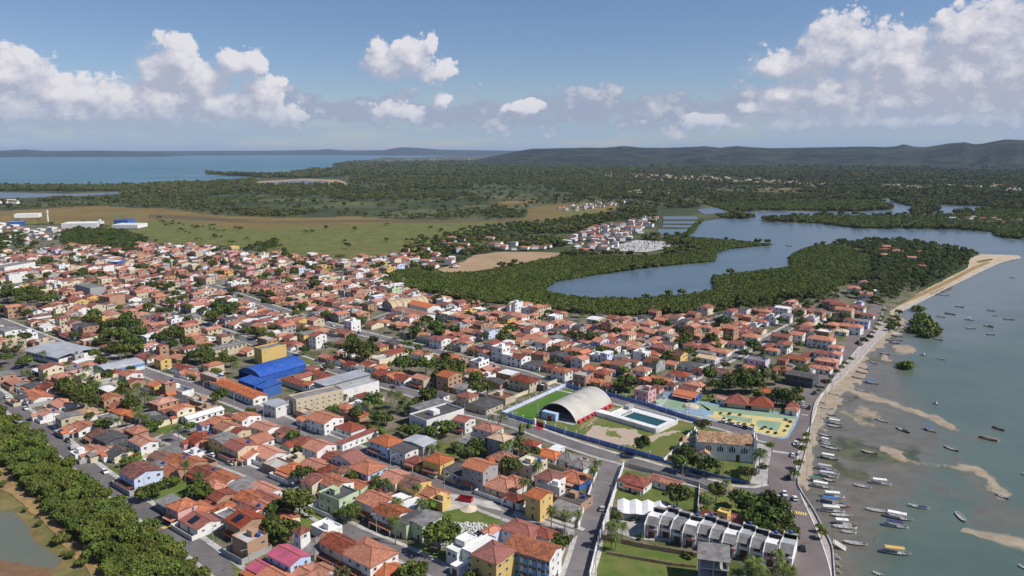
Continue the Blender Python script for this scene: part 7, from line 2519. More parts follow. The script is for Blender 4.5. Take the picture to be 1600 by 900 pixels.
plant(0, 675, {'broad': [(1290, 385, 1.1), (1250, 350, .9), (1340, 390, .8), (1500, 412, .9), (1230, 330, .7), (900, 375, .8), (980, 350, .9)], 'bright': [(940, 360, .9), (1060, 310, 1.0), (1100, 300, .8), (870, 400, .7), (1010, 330, .8), (780, 185, .9)], 'palm': [(840, 165, .9), (1150, 225, 1.0), (1235, 295, 1.0), (1270, 320, .9), (800, 180, .7)]})
plant(400, 675, {'broad': [(190, 430, 1.6), (230, 450, 1.0), (290, 255, 1.1), (140, 605, 1.2), (180, 590, .9), (1145, 640, 1.4), (1200, 610, 1.0), (590, 490, .9), (980, 865, 1.2), (100, 560, .9), (1580, 190, 1.2), (640, 260, .8), (120, 470, .9)], 'bright': [(1090, 455, .9), (1380, 125, .9), (1330, 110, .9), (520, 490, .8), (1290, 150, .8), (740, 345, .8), (1350, 885, .9), (330, 500, .7), (160, 650, .8), (1190, 540, .7)],
                 'olive': [(540, 890, 1.0), (930, 890, 1.0), (1260, 90, .9)], 'palm': [(770, 280, 1.0), (865, 360, 1.1), (925, 395, 1.1), (980, 405, 1.1), (612, 455, 1.0), (545, 480, .9), (870, 585, 1.1), (1010, 350, .8), (1130, 80, .8), (1100, 95, .8), (1030, 865, .9), (1540, 110, .9)]})
plant(800, 675, {'broad': [(45, 210, 1.8), (105, 80, 1.0), (200, 115, .9), (1030, 385, 1.3), (300, 660, .9), (265, 700, .8), (1280, 362, 1.0), (1400, 405, .9), (1475, 430, 1.4), (1540, 455, 1.1), (1570, 520, 1.6), (1060, 190, 1.0), (1130, 180, .9), (1220, 200, 1.1), (1090, 110, .9), (1110, 140, .8), (1520, 560, 1.2), (1080, 60, .8)], 'bright': [(1220, 500, .7), (1440, 480, .8), (60, 60, .8), (1020, 160, .7)],
                 'olive': [(1480, 255, 1.2), (1440, 240, .8)], 'bush': [(800, 655, 1.0), (1100, 770, 1.2), (1130, 760, 1.0), (1570, 212, 1.3), (750, 540, 1.0), (800, 535, 1.0), (520, 240, 1.0), (1350, 250, .8), (1285, 250, .8), (960, 380, .8)],
                 'palm': [(170, 205, 1.1), (40, 330, 1.1), (500, 235, 1.0), (540, 215, .9), (245, 490, 1.0), (330, 515, 1.0), (400, 535, .9), (660, 545, 1.0), (625, 620, 1.0), (690, 575, .9), (645, 590, .9), (650, 650, .8), (1220, 415, 1.0), (1195, 430, .9), (1500, 825, 1.6), (1565, 850, 1.1), (1425, 860, 1.0), (1300, 205, .9), (1550, 135, 1.4), (1340, 300, .8)]})
plant(1200, 675, {'clipped': [(232, 60, 1.15), (210, 105, 1.15), (190, 195, 1.15), (165, 260, 1.15), (340, 628, 1.0), (322, 595, .8), (10, 85, 1.1), (240, 20, 1.0)], 'broad': [(30, 470, 1.5), (60, 525, 1.3), (95, 590, 1.2), (15, 415, 1.0), (110, 640, 1.0)], 'bright': [(70, 640, .8)], 'palm': [(150, 525, .8), (105, 830, 1.3), (50, 790, 1.0), (150, 850, 1.2), (20, 860, 1.0)]})
# flower and shrub beds of the plaza
for px, py in ((1126, 646.5), (1140, 647.5), (1156, 649), (1131, 655), (1140, 658), (1154, 662), (1163, 664), (1176, 665.5), (1190, 671), (1200, 676), (1212, 678), (1226, 674), (1231, 667), (1235, 660), (1228, 657), (1195, 668), (1205, 671)):
    tree('bush', P(px, py, .15), random.uniform(.5, .75))
for px, py in ((1127, 714), (1131, 714.5), (1144, 716), (1160, 717), (1170, 718)):
    e = empty('flowering_shrub', P(px, py))
    cm = crown_mesh('crown', M['flower'], .9, 1.2, -.1, 7, 120, .3, int(px))[0]
    link('crown', cm, e)
    link('stem', TREE_DATA['bush'][0][0], e)
    TREES.append(('flower', e.location.x, e.location.y, 1, e))


def back_yards():
    r = np.random.default_rng(5)
    hx, hy = np.array([s[0] for s in OCC]), np.array([s[1] for s in OCC])
    big = [s for s in OCC if s[4] > 8 or s[5] > 8]
    n = 5200
    x, y = r.uniform(-900, 300, n), r.uniform(300, 1120, n)
    px, py = to_px(x, y)
    ok = inside(px, py, TOWN_AREA) & (px > -120)
    for q in KEEP_OUT[:6]:
        ok &= ~inside(px, py, q)
    for ln, hw in ROAD_LINES.values():
        ok &= dist_line(x, y, [(p.x, p.y) for p in ln]) > hw + 1
    x, y = x[ok], y[ok]
    d = np.min(np.hypot(x[:, None] - hx[None], y[:, None] - hy[None]), axis=1)
    k = d > 6.0
    for X, Y, CA, SA, HL, HW in big:
        k &= ~((np.abs((x - X) * CA + (y - Y) * SA) < HL + 3) & (np.abs(-(x - X) * SA + (y - Y) * CA) < HW + 3))
    x, y, d = x[k], y[k], d[k]
    sc = np.clip((d - 3.4) / 5, .4, 1.25) * r.uniform(.75, 1.1, len(x))
    for kind in ('bright', 'olive', 'palm'):
        PROTO[kind] = [kids(t[4])[1] for t in TREES if t[0] == kind][:4]
    scatter('back_yard_trees', np.stack([x, y, np.zeros(len(x))], 1), sc, ['broad', 'broad', 'bright', 'olive', 'far_palm'], 13)
    q = [poly_points(w, -.5, sp, 60 + i, keep=kp) for i, (w, sp, kp) in enumerate((([(85, 372), (120, 360), (190, 363), (232, 378), (220, 386), (110, 388)], 7, .9), ([(172, 392), (190, 384), (215, 388), (222, 397), (190, 400)], 7, .9), ([(240, 404), (268, 398), (290, 408), (270, 416)], 8, .6),
                                                                               ([(396, 384), (432, 378), (440, 388), (405, 393)], 9, .7), ([(640, 382), (720, 360), (800, 352), (900, 342), (900, 352), (800, 364), (720, 380), (660, 394)], 11, .6), ([(-60, 372), (25, 366), (50, 376), (30, 384), (-60, 386)], 8, .6)))]
    q = np.concatenate(q)
    scatter('town_edge_trees', q, r.uniform(.7, 1.15, len(q)), ['broad'], 14)


back_yards()
# ------------------------------------------------------------------ boats
BOATS = []


def boat(x0, y0, x1, y1, kind, hullc, roofc, what):
    a, b = P(x0, y0, SEA), P(x1, y1, SEA)
    L = max((b - a).length, 3.2)
    W = L * .2 + .55
    D = .45 + L * .03
    e = empty('boat', (a + b) / 2, math.atan2((b - a).y, (b - a).x))
    e.location.z = SEA + .03
    n = 9
    st = []
    for i in range(n):
        t = i / (n - 1)
        u = 2 * t - 1
        w = W / 2 * max(.04, (1 - abs(u) ** 2.6) if u > 0 else (1 - .72 * abs(u) ** 3))
        sheer = D * (.75 + .45 * u * u)
        x = L / 2 * u
        st.append([(x, -w, sheer), (x, -w * .82, D * .25), (x, 0, -.12), (x, w * .82, D * .25), (x, w, sheer)])
    mb = MB()
    for p, q in zip(st, st[1:]):
        for j in range(4):
            mb.face([p[j], q[j], q[j + 1], p[j + 1]])
    mb.face(st[0][::-1])
    mb.build('hull', M[hullc], e)
    mb = MB()                                                         # gunwale and inner boards
    for p, q in zip(st, st[1:]):
        for j, s in ((0, 1), (4, -1)):
            pi, qi = Vector(p[j]) + Vector((0, s * .09, .02)), Vector(q[j]) + Vector((0, s * .09, .02))
            po, qo = Vector(p[j]) + Vector((0, -s * .05, .02)), Vector(q[j]) + Vector((0, -s * .05, .02))
            mb.face([po, qo, qi, pi])
            mb.face([pi, qi, (qi.x, qi.y * .8, D * .3), (pi.x, pi.y * .8, D * .3)])
    mb.build('gunwale', M['frame' if hullc != 'wood' else 'trunk'], e)
    mb = MB()
    for p, q in zip(st, st[1:]):
        mb.face([(p[1][0], p[1][1] * .95, D * .3), (q[1][0], q[1][1] * .95, D * .3), (q[3][0], q[3][1] * .95, D * .3), (p[3][0], p[3][1] * .95, D * .3)])
    mb.build('bottom_boards', M['wood' if hullc == 'wood' else 'wall_grey'], e)
    for i in ((2, 4, 6) if L > 5 else (3, 5)):
        mb = MB()
        y = abs(st[i][0][1])
        mb.box(st[i][0][0] - .14, -y + .02, D * .55, st[i][0][0] + .14, y - .02, D * .62, 0, True)
        mb.build('bench', M['frame' if hullc != 'wood' else 'trunk'], e)
    if kind in ('roof', 'half'):
        x0_, x1_ = (-L * .34, L * .16) if kind == 'half' else (-L * .40, L * .26)
        zr = 1.7 + .06 * L
        mb = MB()
        ww = W / 2 * .92
        for k in range(4):
            y1, y2 = -ww + 2 * ww * k / 4, -ww + 2 * ww * (k + 1) / 4
            z1, z2 = [zr + .22 * (1 - (q / ww) ** 2) for q in (y1, y2)]
            mb.slab([(x0_, y1, z1), (x1_, y1, z1), (x1_, y2, z2), (x0_, y2, z2)], .08)
        mb.build('canopy', M[roofc], e)
        for x in (x0_ + .2, (x0_ + x1_) / 2, x1_ - .2):
            for y in (-ww + .08, ww - .08):
                mb = MB()
                mb.tube([(x, y, D * .7), (x, y, zr + .03)], .05, 4)
                mb.build('canopy_post', M['frame'], e)
    if kind == 'cover':
        mb = MB()
        ww = W / 2 * .9
        mb.slab([(0, -ww, D * 1.0), (L * .34, -ww * .8, D * 1.05), (L * .34, 0, D * 1.6), (0, 0, D * 1.7)], .05)
        mb.slab([(0, 0, D * 1.7), (L * .34, 0, D * 1.6), (L * .34, ww * .8, D * 1.05), (0, ww, D * 1.0)], .05)
        mb.build('tarpaulin', M[roofc], e)
    if kind == 'cabin':
        mb = MB()
        ww = W / 2 * .6
        mb.box(-L * .2, -ww, D * .4, L * .12, ww, D + 1.1)
        mb.build('cabin', M['wall_white'], e)
        mb = MB()
        mb.box(-L * .22, -ww * 1.08, D + 1.1, L * .14, ww * 1.08, D + 1.18, 0, True)
        mb.build('cabin_roof', M[roofc], e)
    BOATS.append((e, what))
    return e


M['boat_navy'] = surf('boat_navy', (.03, .04, .12), (.05, .06, .14), scale=1)
M['boat_green'] = surf('boat_green', (.07, .24, .17), (.05, .18, .13), scale=1)
M['boat_yellow'] = surf('boat_yellow', (.72, .45, .12), (.6, .38, .12), scale=.6)
M['boat_blue'] = surf('boat_blue', (.06, .20, .46), (.05, .16, .36), scale=.8)
w_, d_, g_r, rd = 'wall_white', 'steel_dark', 'wall_grey', 'wall_red'
for ox, oy, rows in ((1200, 675, [
        (322, 18, 400, 34, 'open', 'boat_navy', w_, 'dark open boat'), (322, 55, 405, 75, 'half', g_r, w_, 'grey boat with short white canopy'), (330, 72, 425, 90, 'open', g_r, w_, 'plain grey open boat'), (335, 90, 455, 117, 'open', w_, w_, 'white open canoe'),
        (325, 158, 440, 178, 'roof', 'boat_green', w_, 'green boat with white canopy'), (300, 226, 425, 246, 'roof', w_, 'roof_metal', 'white boat with grey canopy'), (310, 270, 440, 290, 'roof', w_, 'wall_lilac', 'white boat with lilac canopy'), (378, 262, 446, 268, 'open', w_, w_, 'white open canoe'),
        (262, 303, 345, 314, 'roof', g_r, 'boat_green', 'grey boat with green canopy'), (345, 298, 422, 314, 'open', 'wall_red', w_, 'red open boat'), (268, 335, 405, 358, 'roof', w_, w_, 'white boat with white canopy'), (340, 402, 480, 414, 'roof', w_, w_, 'white boat with white canopy'),
        (322, 432, 472, 452, 'roof', 'boat_blue', 'boat_blue', 'blue boat with blue canopy'), (400, 460, 510, 472, 'open', 'wall_red', w_, 'red open boat'), (325, 490, 482, 506, 'roof', w_, w_, 'white boat with white canopy'), (395, 524, 530, 530, 'open', g_r, w_, 'plain grey open boat'),
        (395, 574, 552, 588, 'half', 'wall_red', w_, 'red boat with short white canopy'), (405, 594, 556, 606, 'open', w_, w_, 'white open canoe'), (458, 626, 553, 634, 'open', w_, w_, 'white open canoe'), (472, 692, 624, 712, 'open', 'wall_beige', w_, 'beige open canoe'),
        (708, 748, 895, 772, 'roof', g_r, 'boat_yellow', 'large grey boat with yellow canopy'), (640, 318, 772, 334, 'roof', w_, w_, 'white boat with white canopy'), (535, 334, 650, 354, 'open', w_, w_, 'white open canoe'), (612, 486, 762, 506, 'open', w_, w_, 'white open canoe'),
        (728, 522, 908, 560, 'roof', w_, w_, 'white boat with white canopy'), (722, 580, 880, 606, 'roof', w_, 'boat_navy', 'white boat with navy canopy'), (875, 460, 1010, 486, 'cover', w_, 'boat_navy', 'white boat with dark tarpaulin'), (1178, 508, 1236, 570, 'open', w_, w_, 'white open rowing boat'),
        (1100, 92, 1192, 124, 'open', d_, w_, 'dark open canoe'), (1318, 33, 1434, 62, 'open', 'wood', w_, 'brown wooden canoe'), (1424, 392, 1502, 424, 'open', d_, w_, 'dark open canoe'), (586, 122, 684, 140, 'open', d_, w_, 'dark open canoe'), (1566, 838, 1640, 868, 'open', w_, w_, 'white open canoe'), (664, 884, 712, 900, 'open', w_, w_, 'white open rowing boat'),
        (1584, 262, 1630, 280, 'open', g_r, w_, 'plain grey open boat')]),
        (1200, 480, [
        (1035, 195, 1092, 210, 'open', d_, w_, 'dark open canoe'), (758, 218, 824, 232, 'open', d_, w_, 'dark open canoe'), (738, 203, 784, 213, 'open', d_, w_, 'dark open canoe'), (772, 178, 842, 188, 'roof', 'boat_green', w_, 'green boat with white canopy'), (800, 204, 844, 212, 'open', g_r, w_, 'plain grey open boat'),
        (698, 288, 760, 300, 'open', d_, w_, 'dark open canoe'), (640, 343, 682, 356, 'open', g_r, w_, 'plain grey open boat'), (952, 298, 992, 306, 'cabin', w_, 'roof_metal', 'small white boat with cabin'), (1058, 322, 1108, 330, 'open', w_, w_, 'white open rowing boat'), (568, 378, 628, 395, 'open', d_, w_, 'dark open canoe'),
        (548, 405, 618, 422, 'open', 'wood', w_, 'brown wooden canoe'), (524, 438, 580, 452, 'open', 'wood', w_, 'brown wooden canoe'), (606, 470, 692, 484, 'roof', 'boat_blue', 'boat_blue', 'blue boat with blue canopy'), (548, 518, 628, 536, 'open', g_r, w_, 'plain grey open boat'), (378, 540, 444, 556, 'open', d_, w_, 'dark open canoe'),
        (308, 588, 352, 606, 'open', d_, w_, 'dark open canoe'), (328, 630, 412, 642, 'open', g_r, w_, 'plain grey open boat'), (362, 668, 424, 682, 'open', g_r, w_, 'plain grey open boat'), (368, 690, 455, 702, 'open', w_, w_, 'white open canoe'), (370, 720, 472, 736, 'roof', w_, w_, 'white boat with white canopy'), (372, 742, 462, 754, 'open', d_, w_, 'dark open canoe'),
        (672, 700, 756, 724, 'open', w_, w_, 'white open canoe'), (802, 755, 886, 790, 'cover', d_, 'boat_navy', 'dark boat with navy tarpaulin'), (976, 760, 1052, 786, 'half', g_r, 'boat_blue', 'grey boat with short blue canopy'), (1034, 600, 1066, 612, 'cabin', w_, 'boat_blue', 'small white boat with cabin'), (1402, 750, 1478, 776, 'open', 'wood', w_, 'brown wooden canoe')]),
        (1200, 300, [
        (1054, 776, 1110, 786, 'open', 'boat_yellow', w_, 'yellow open boat'), (1104, 759, 1172, 770, 'open', 'wood', w_, 'brown wooden canoe'), (1168, 715, 1226, 723, 'open', d_, w_, 'dark open canoe'), (1074, 645, 1132, 650, 'open', g_r, w_, 'plain grey open boat'), (1228, 797, 1292, 804, 'cabin', w_, w_, 'small white boat with cabin'),
        (1368, 738, 1420, 746, 'open', d_, w_, 'dark open canoe'), (1402, 770, 1430, 777, 'open', w_, w_, 'white open rowing boat'), (1470, 793, 1538, 802, 'open', d_, w_, 'dark open canoe'), (1348, 834, 1410, 848, 'cover', d_, d_, 'dark boat heaped with dark nets'), (1234, 850, 1298, 856, 'open', g_r, w_, 'plain grey open boat'), (1362, 889, 1418, 895, 'open', d_, w_, 'dark open canoe'),
        (1508, 533, 1542, 540, 'open', w_, w_, 'white open rowing boat'), (112, 336, 150, 340, 'open', d_, w_, 'dark open canoe')])):
    for x0, y0, x1, y1, kind, hc, rc, what in rows:
        boat(ox + x0 / 4, oy + y0 / 4, ox + x1 / 4, oy + y1 / 4, kind, hc, rc, what)

# ------------------------------------------------------------------ cars
CARS = []
CAR_MESH = {}


def car_parts():
    if CAR_MESH:
        return CAR_MESH
    prof = [(-2.1, .35), (-2.1, .85), (-1.95, .95), (1.0, .98), (1.95, .82), (2.12, .62), (2.12, .35)]
    mb = MB()
    for s in (-.84, .84):
        mb.face([(x, s, z) for x, z in (prof if s > 0 else prof[::-1])])
    for (x1, z1), (x2, z2) in zip(prof, prof[1:] + prof[:1]):
        mb.face([(x1, -.84, z1), (x2, -.84, z2), (x2, .84, z2), (x1, .84, z1)])
    CAR_MESH['body'] = mb
    mb = MB()
    lo = [(-1.75, -.78, .94), (1.0, -.78, .97), (1.0, .78, .97), (-1.75, .78, .94)]
    hi = [(-1.35, -.62, 1.46), (.2, -.62, 1.48), (.2, .62, 1.48), (-1.35, .62, 1.46)]
    for i in range(4):
        j = (i + 1) % 4
        mb.face([lo[i], lo[j], hi[j], hi[i]])
    CAR_MESH['glass'] = mb.mesh('windows', M['glass'])
    mb = MB()
    mb.slab([(hi[0][0] - .04, -.66, 1.52), (.28, -.66, 1.53), (.28, .66, 1.53), (hi[0][0] - .04, .66, 1.52)], .06)
    CAR_MESH['top'] = mb
    mb = MB()
    mb.tube([(0, -.1, 0), (0, .1, 0)], .33, 10)
    n = len(mb.f)
    mb.tube([(0, .1, 0), (0, .115, 0)], .19, 8, 1)
    mb.f.append(tuple(range(10))[::-1]); mb.mi.append(0)
    CAR_MESH['wheel'] = mb.mesh('wheel', [M['steel_dark'], M['metal']])
    mb = MB()
    mb.box(-.03, -.16, 0, .03, .16, .14, 0, True)
    CAR_MESH['lamp'] = mb.mesh('headlight', M['globe'])
    return CAR_MESH


PAINT = {k: surf('car_' + k, c, c, scale=1, rough=.3, spec=.5, grain=.02, rnd=.03) for k, c in {'white': (.72, .72, .72), 'silver': (.42, .43, .44), 'black': (.02, .02, .022), 'red': (.35, .03, .025), 'grey': (.13, .135, .14), 'blue': (.04, .1, .28)}.items()}
CAR_OBJ = {}


def car(px, py, col, road, flip=False, off=0.0):
    p = P(px, py)
    ln = ROAD_LINES[road][0]
    i = min(range(len(ln) - 1), key=lambda k: (ln[k] - p).length)
    d = ln[i + 1] - ln[i]
    e = empty('car', (p.x, p.y, .1), math.atan2(d.y, d.x) + (math.pi if flip else 0) + off)
    m = car_parts()
    if col not in CAR_OBJ:
        CAR_OBJ[col] = (m['body'].mesh('body', PAINT[col]), m['top'].mesh('top', PAINT[col]))
    link('body', CAR_OBJ[col][0], e)
    link('roof', CAR_OBJ[col][1], e)
    link('windows', m['glass'], e)
    for x in (-1.3, 1.35):
        for y in (-.78, .78):
            o = link('wheel', m['wheel'], e)
            o.location = (x, y, .33)
            o.rotation_euler = (0, 0, 0 if y > 0 else math.pi)
    for y in (-.58, .58):
        o = link('headlight', m['lamp'], e)
        o.location = (2.1, y, .62)
    CARS.append((e, col, road))


for px, py, col, road in ((164, 739, 'white', 'mangrove_street'), (106, 690, 'black', 'mangrove_street'), (112, 701, 'silver', 'mangrove_street'), (10, 622, 'white', 'mangrove_street'), (40, 640, 'white', 'mangrove_street'), (290, 698, 'white', 'second_street'), (318, 706, 'grey', 'second_street'),
                          (331, 713, 'white', 'second_street'), (360, 726, 'silver', 'second_street'), (482, 788, 'white', 'second_street'), (676, 746, 'silver', 'market_avenue'), (598, 714, 'white', 'market_avenue'), (533, 700, 'black', 'market_avenue'), (98, 543, 'white', 'market_avenue'), (110, 547, 'silver', 'market_avenue'),
                          (941, 797, 'silver', 'cross_street'), (1226, 774, 'white', 'beach'), (1242, 781, 'white', 'beach'), (1205, 776, 'silver', 'beach'), (1254, 859, 'black', 'beach'), (1232, 747, 'black', 'beach'), (1239, 713, 'white', 'beach'), (1243, 695, 'white', 'beach'), (1272, 616, 'black', 'beach'), (1264, 639, 'black', 'beach'), (1254, 631, 'white', 'beach'),
                          (1255, 637, 'silver', 'beach'), (1345, 540, 'grey', 'beach'), (1352, 533, 'white', 'beach'), (1340, 536, 'black', 'beach'), (1129, 660.5, 'white', 'upper_road'), (1142, 663.5, 'silver', 'upper_road'), (1154, 667, 'white', 'upper_road'), (1163, 669.5, 'black', 'upper_road'), (1172, 671.5, 'white', 'upper_road'), (1134, 563, 'silver', 'diagonal_street'), (1113, 573, 'black', 'diagonal_street'),
                          (700, 553, 'red', 'upper_road'), (560, 521, 'blue', 'upper_road'), (520, 510, 'white', 'upper_road'), (500, 575, 'white', 'stadium_road'), (560, 590, 'silver', 'stadium_road'), (615, 606, 'grey', 'stadium_road')):
    car(px, py, col, road, random.random() < .5)

# ------------------------------------------------------------------ street lamps, posts in the water, people
LAMPS = []


def lamp_mesh():
    mb = MB()
    mb.tube([(0, 0, 0), (0, 0, 4), (0, 0, 7.6)], [.13, .1, .075], 6)
    m1 = mb.mesh('pole', M['post'])
    mb = MB()
    mb.tube([(0, 0, 7.5), (.9, 0, 8.0), (1.9, 0, 8.1)], .055, 5)
    m2 = mb.mesh('arm', M['post'])
    mb = MB()
    mb.box(1.7, -.16, 8.02, 2.5, .16, 8.16, 0, True)
    m3 = mb.mesh('lamp_head', M['metal'])
    return m1, m2, m3


LM = lamp_mesh()


def lamps(road, side, every, names):
    ln, hw = ROAD_LINES[road]
    acc, k = 0.0, 0
    for a, b in zip(ln, ln[1:]):
        acc += (b - a).length
        if acc < every:
            continue
        acc = 0
        d = (b - a).normalized()
        n = Vector((-d.y, d.x, 0)) * side
        p = b + n * (hw - .6)
        px, py = to_px(p.x, p.y)
        if not (-10 < px < 1610 and py < 915) or p.length > 560:
            continue
        e = empty('street_lamp', (p.x, p.y, .1), math.atan2(-n.y, -n.x))
        for nm, m in zip(('pole', 'arm', 'lamp_head'), LM):
            link(nm, m, e)
        LAMPS.append((e, names))
        k += 1


lamps('mangrove_street', 1, 25, 'the thicket street')
lamps('second_street', 1, 27, 'the inner street')
lamps('market_avenue', -1, 28, 'the wide avenue')
lamps('stadium_road', -1, 27, 'the stadium road')
lamps('upper_road', 1, 29, 'the plaza road')
lamps('cross_street', -1, 24, 'the cross street')
lamps('diagonal_street', -1, 30, 'the sloping street')
lamps('beach', -1, 25, 'the beach promenade')


def person(px, py, shirt, trousers, lab, rz):
    """one skinned body in a walking pose; its clothing is painted on by height"""
    p = P(px, py)
    v = [(0, 0, .95), (0, 0, 1.2), (0, 0, 1.42), (0, 0, 1.52), (.01, 0, 1.66), (.09, .01, .92), (.12, .14, .5), (.12, .06, .08), (.12, .2, .05), (-.09, .01, .92), (-.11, -.02, .5), (-.11, -.24, .12), (-.11, -.12, .05),
         (.19, 0, 1.4), (.24, -.08, 1.14), (.25, .06, .9), (-.19, 0, 1.4), (-.24, .08, 1.14), (-.25, .18, .92)]
    ed = [(0, 1), (1, 2), (2, 3), (3, 4), (0, 5), (5, 6), (6, 7), (7, 8), (0, 9), (9, 10), (10, 11), (11, 12), (2, 13), (13, 14), (14, 15), (2, 16), (16, 17), (17, 18)]
    rad = [.14, .13, .15, .06, .11, .09, .065, .045, .04, .09, .065, .045, .04, .06, .045, .035, .06, .045, .035]
    me = bpy.data.meshes.new('person')
    me.from_pydata(v, ed, [])
    o = bpy.data.objects.new('person', me)
    C.objects.link(o)
    sk = o.modifiers.new('skin', 'SKIN')
    for i, s in enumerate(me.skin_vertices[0].data):
        s.radius = (rad[i], rad[i])
        s.use_root = i == 0
    o.modifiers.new('sub', 'SUBSURF').levels = 1
    m2 = bpy.data.meshes.new_from_object(o.evaluated_get(bpy.context.evaluated_depsgraph_get()))
    bpy.data.objects.remove(o)
    for mt in (M['skin'], M[shirt], M[trousers], M['steel_dark']):
        m2.materials.append(mt)
    for f in m2.polygons:
        c = f.center
        f.material_index = 3 if c.z > 1.66 else 1 if .95 < c.z < 1.46 and abs(c.x) < .26 and not (abs(c.x) > .2 and c.z < 1.15) else 2 if .35 < c.z <= .98 and abs(c.x) < .2 else 0
    q = link('person', m2, None, (p.x, p.y, .16), rz)
    tag(q, lab, 'person', 'people on the beach promenade')


M['skin'] = surf('skin', (.22, .12, .075), (.2, .11, .07), scale=1, grain=.03)
person(1252.5, 789, 'wall_red', 'steel_dark', 'walker in a red shirt on the promenade beside the crossing', .4)
person(1262, 793, 'wall_white', 'wall_deepblue', 'walker in a white shirt on the promenade below the crossing', 2.0)
person(1263.5, 796, 'steel_dark', 'wall_deepblue', 'walker in a dark shirt on the promenade below the crossing', 2.2)
person(1274, 826, 'wall_yellow', 'steel_dark', 'walker in a yellow shirt by the clipped tree on the promenade', -1.0)


# zebra and stop lines, speed humps
def stripes(name, a, b, n, w, l, mk, rz_extra=0.0):
    p, q = P(*a), P(*b)
    d = q - p
    rz = math.atan2(d.y, d.x)
    mb = MB()
    for k in range(n):
        c = p.lerp(q, (k + .5) / n)
        mb.cbox((c.x, c.y, .088), w, l, .012, 0, rz)
    o = mb.build(name, M[mk])
    o['kind'] = 'structure'


stripes('crossing_stripes', (1221, 797), (1261, 804), 11, .55, 2.4, 'yellow_paint')
stripes('crossing_stripes', (1207, 705), (1236, 709), 11, .5, 2.2, 'white_line')
stripes('crossing_stripes', (970, 722), (988, 713), 7, .5, 2.6, 'yellow_paint')
stripes('crossing_stripes', (1138, 765), (1147, 757), 6, .5, 2.4, 'yellow_paint')
stripes('crossing_stripes', (253, 826), (268, 820), 6, .5, 2.0, 'yellow_paint')
stripes('crossing_stripes', (1254, 648), (1262, 649), 7, .5, 2.0, 'white_line')
STAKES = []
# mooring stakes standing in the shallows and the steps down the sea wall
for k, (px, py) in enumerate(((1324, 768), (1334, 781), (1348, 800), (1397, 790), (1365, 846), (1368, 843), (1414, 850), (1473, 799), (1482, 765), (1345, 822), (1390, 732), (1372, 765))):
    p = P(px, py, SEA)
    e = MB()
    e.tube([(0, 0, -.5), (random.uniform(-.1, .1), 0, 1.9)], [.07, .05], 5)
    o = e.build('mooring_stake', M['trunk'], None, p)
    tag(o, None, 'stake', 'mooring stakes in the shallows')
    STAKES.append((o, p.x, p.y, 'thin wooden mooring stake in the shallows'))
for k, (a, b) in enumerate((((1302, 846), (1322, 858)), ((1305, 866), (1314, 874)), ((1306, 878), (1315, 886)), ((1306, 888), (1315, 896)))):
    p, q = P(*a, .3), P(*b, SEA)
    d = q - p
    rz = math.atan2(d.y, d.x)
    e = empty('boat_ramp', p, rz)
    tag(e, ('wide sloping concrete ramp from the promenade into the water', 'narrow slanting stone slip next below the wide ramp', 'narrow slanting stone slip between two others below the ramp', 'last narrow stone slip at the lower end of the wall')[k], 'ramp')
    mb = MB()
    w = 3.2 if k == 0 else .8
    L = math.hypot(d.x, d.y)
    mb.slab([(0, -w / 2, .25), (L, -w / 2, -1.7), (L, w / 2, -1.7), (0, w / 2, .25)], .5)
    mb.build('ramp', M['concrete'], e)

# ------------------------------------------------------------------ labels that single out every house, tree, boat, car and lamp
MARKS = [(P(x, y), n) for x, y, n in ((900, 650, 'the hooped sports hall'), (1000, 660, 'the swimming pool'), (1135, 718, 'the church'), (1079, 636, 'the skate bowl'), (1215, 665, 'the yellow paved plaza'), (1170, 636, 'the red pavilions'),
         (415, 585, 'the blue hooped hall'), (70, 560, 'the market hall'), (160, 580, 'the blue workshop'), (620, 482, 'the tan hooped gym'), (631, 501, 'the lattice mast'), (1110, 850, 'the terraced town houses'), (825, 895, 'the apartment house'),
         (720, 885, 'the white stepped villa'), (729, 826, 'the rubble heap'), (670, 660, 'the blank white building'), (475, 605, 'the courtyard school'), (480, 640, 'the beige building'), (530, 615, 'the grey roofed clinic'), (360, 620, 'the orange roofed school'),
         (1003, 800, 'the white tent roof'), (728, 782, 'the red container'), (110, 355, 'the white works'), (1010, 385, 'the cemetery'), (30, 840, 'the brown pond'), (844, 666, 'the red stadium gate'), (1113, 890, 'the unfinished concrete building'))]
WALLW = {'brick': 'bare brick', 'blue': 'light blue', 'deepblue': 'deep blue', 'paleblue': 'pale blue'}
ROOFW = {'orange': 'orange tile', 'salmon': 'salmon tile', 'red': 'red tile', 'old': 'dark tile', 'pale': 'pale tile', 'fibre': 'grey sheet', 'dark': 'dark sheet', 'white': 'white', 'metal': 'metal', 'pink': 'pink', 'cream': 'cream tile', 'blue': 'blue',
         'concrete': 'bare concrete', 'roof_old': 'old brown', 'yellow_paint': 'yellow'}
FORM = {'g': 'gable', 'h': 'hip', 'm': 'low', 's': 'lean-to', 'f': 'flat'}


def rank_labels(items, tail=' out from '):
    """items: (object, x, y, phrase); the phrase plus its rank by distance from the landmark where it ranks first of all"""
    groups = {}
    for it in items:
        groups.setdefault(it[3], []).append(it)
    for ph, lst in groups.items():
        xs, ys = np.array([i[1] for i in lst]), np.array([i[2] for i in lst])
        D = np.stack([np.hypot(xs - m.x, ys - m.y) for m, n in MARKS])
        rk = np.argsort(np.argsort(D, axis=1), axis=1)
        for j, it in enumerate(lst):
            score = rk[:, j] * 60 + D[:, j]
            k = int(np.argmin(score))
            r = int(rk[k, j])
            o = ORD[r] if r < len(ORD) else ('twenty ' + ORD[r - 20] if r < 29 else 'thirty ' + ORD[r - 30] if r < 39 else 'far %s' % ORD[min(19, r - 39)])
            it[0]['label'] = '%s, %s%s%s' % (ph, o, tail, MARKS[k][1])


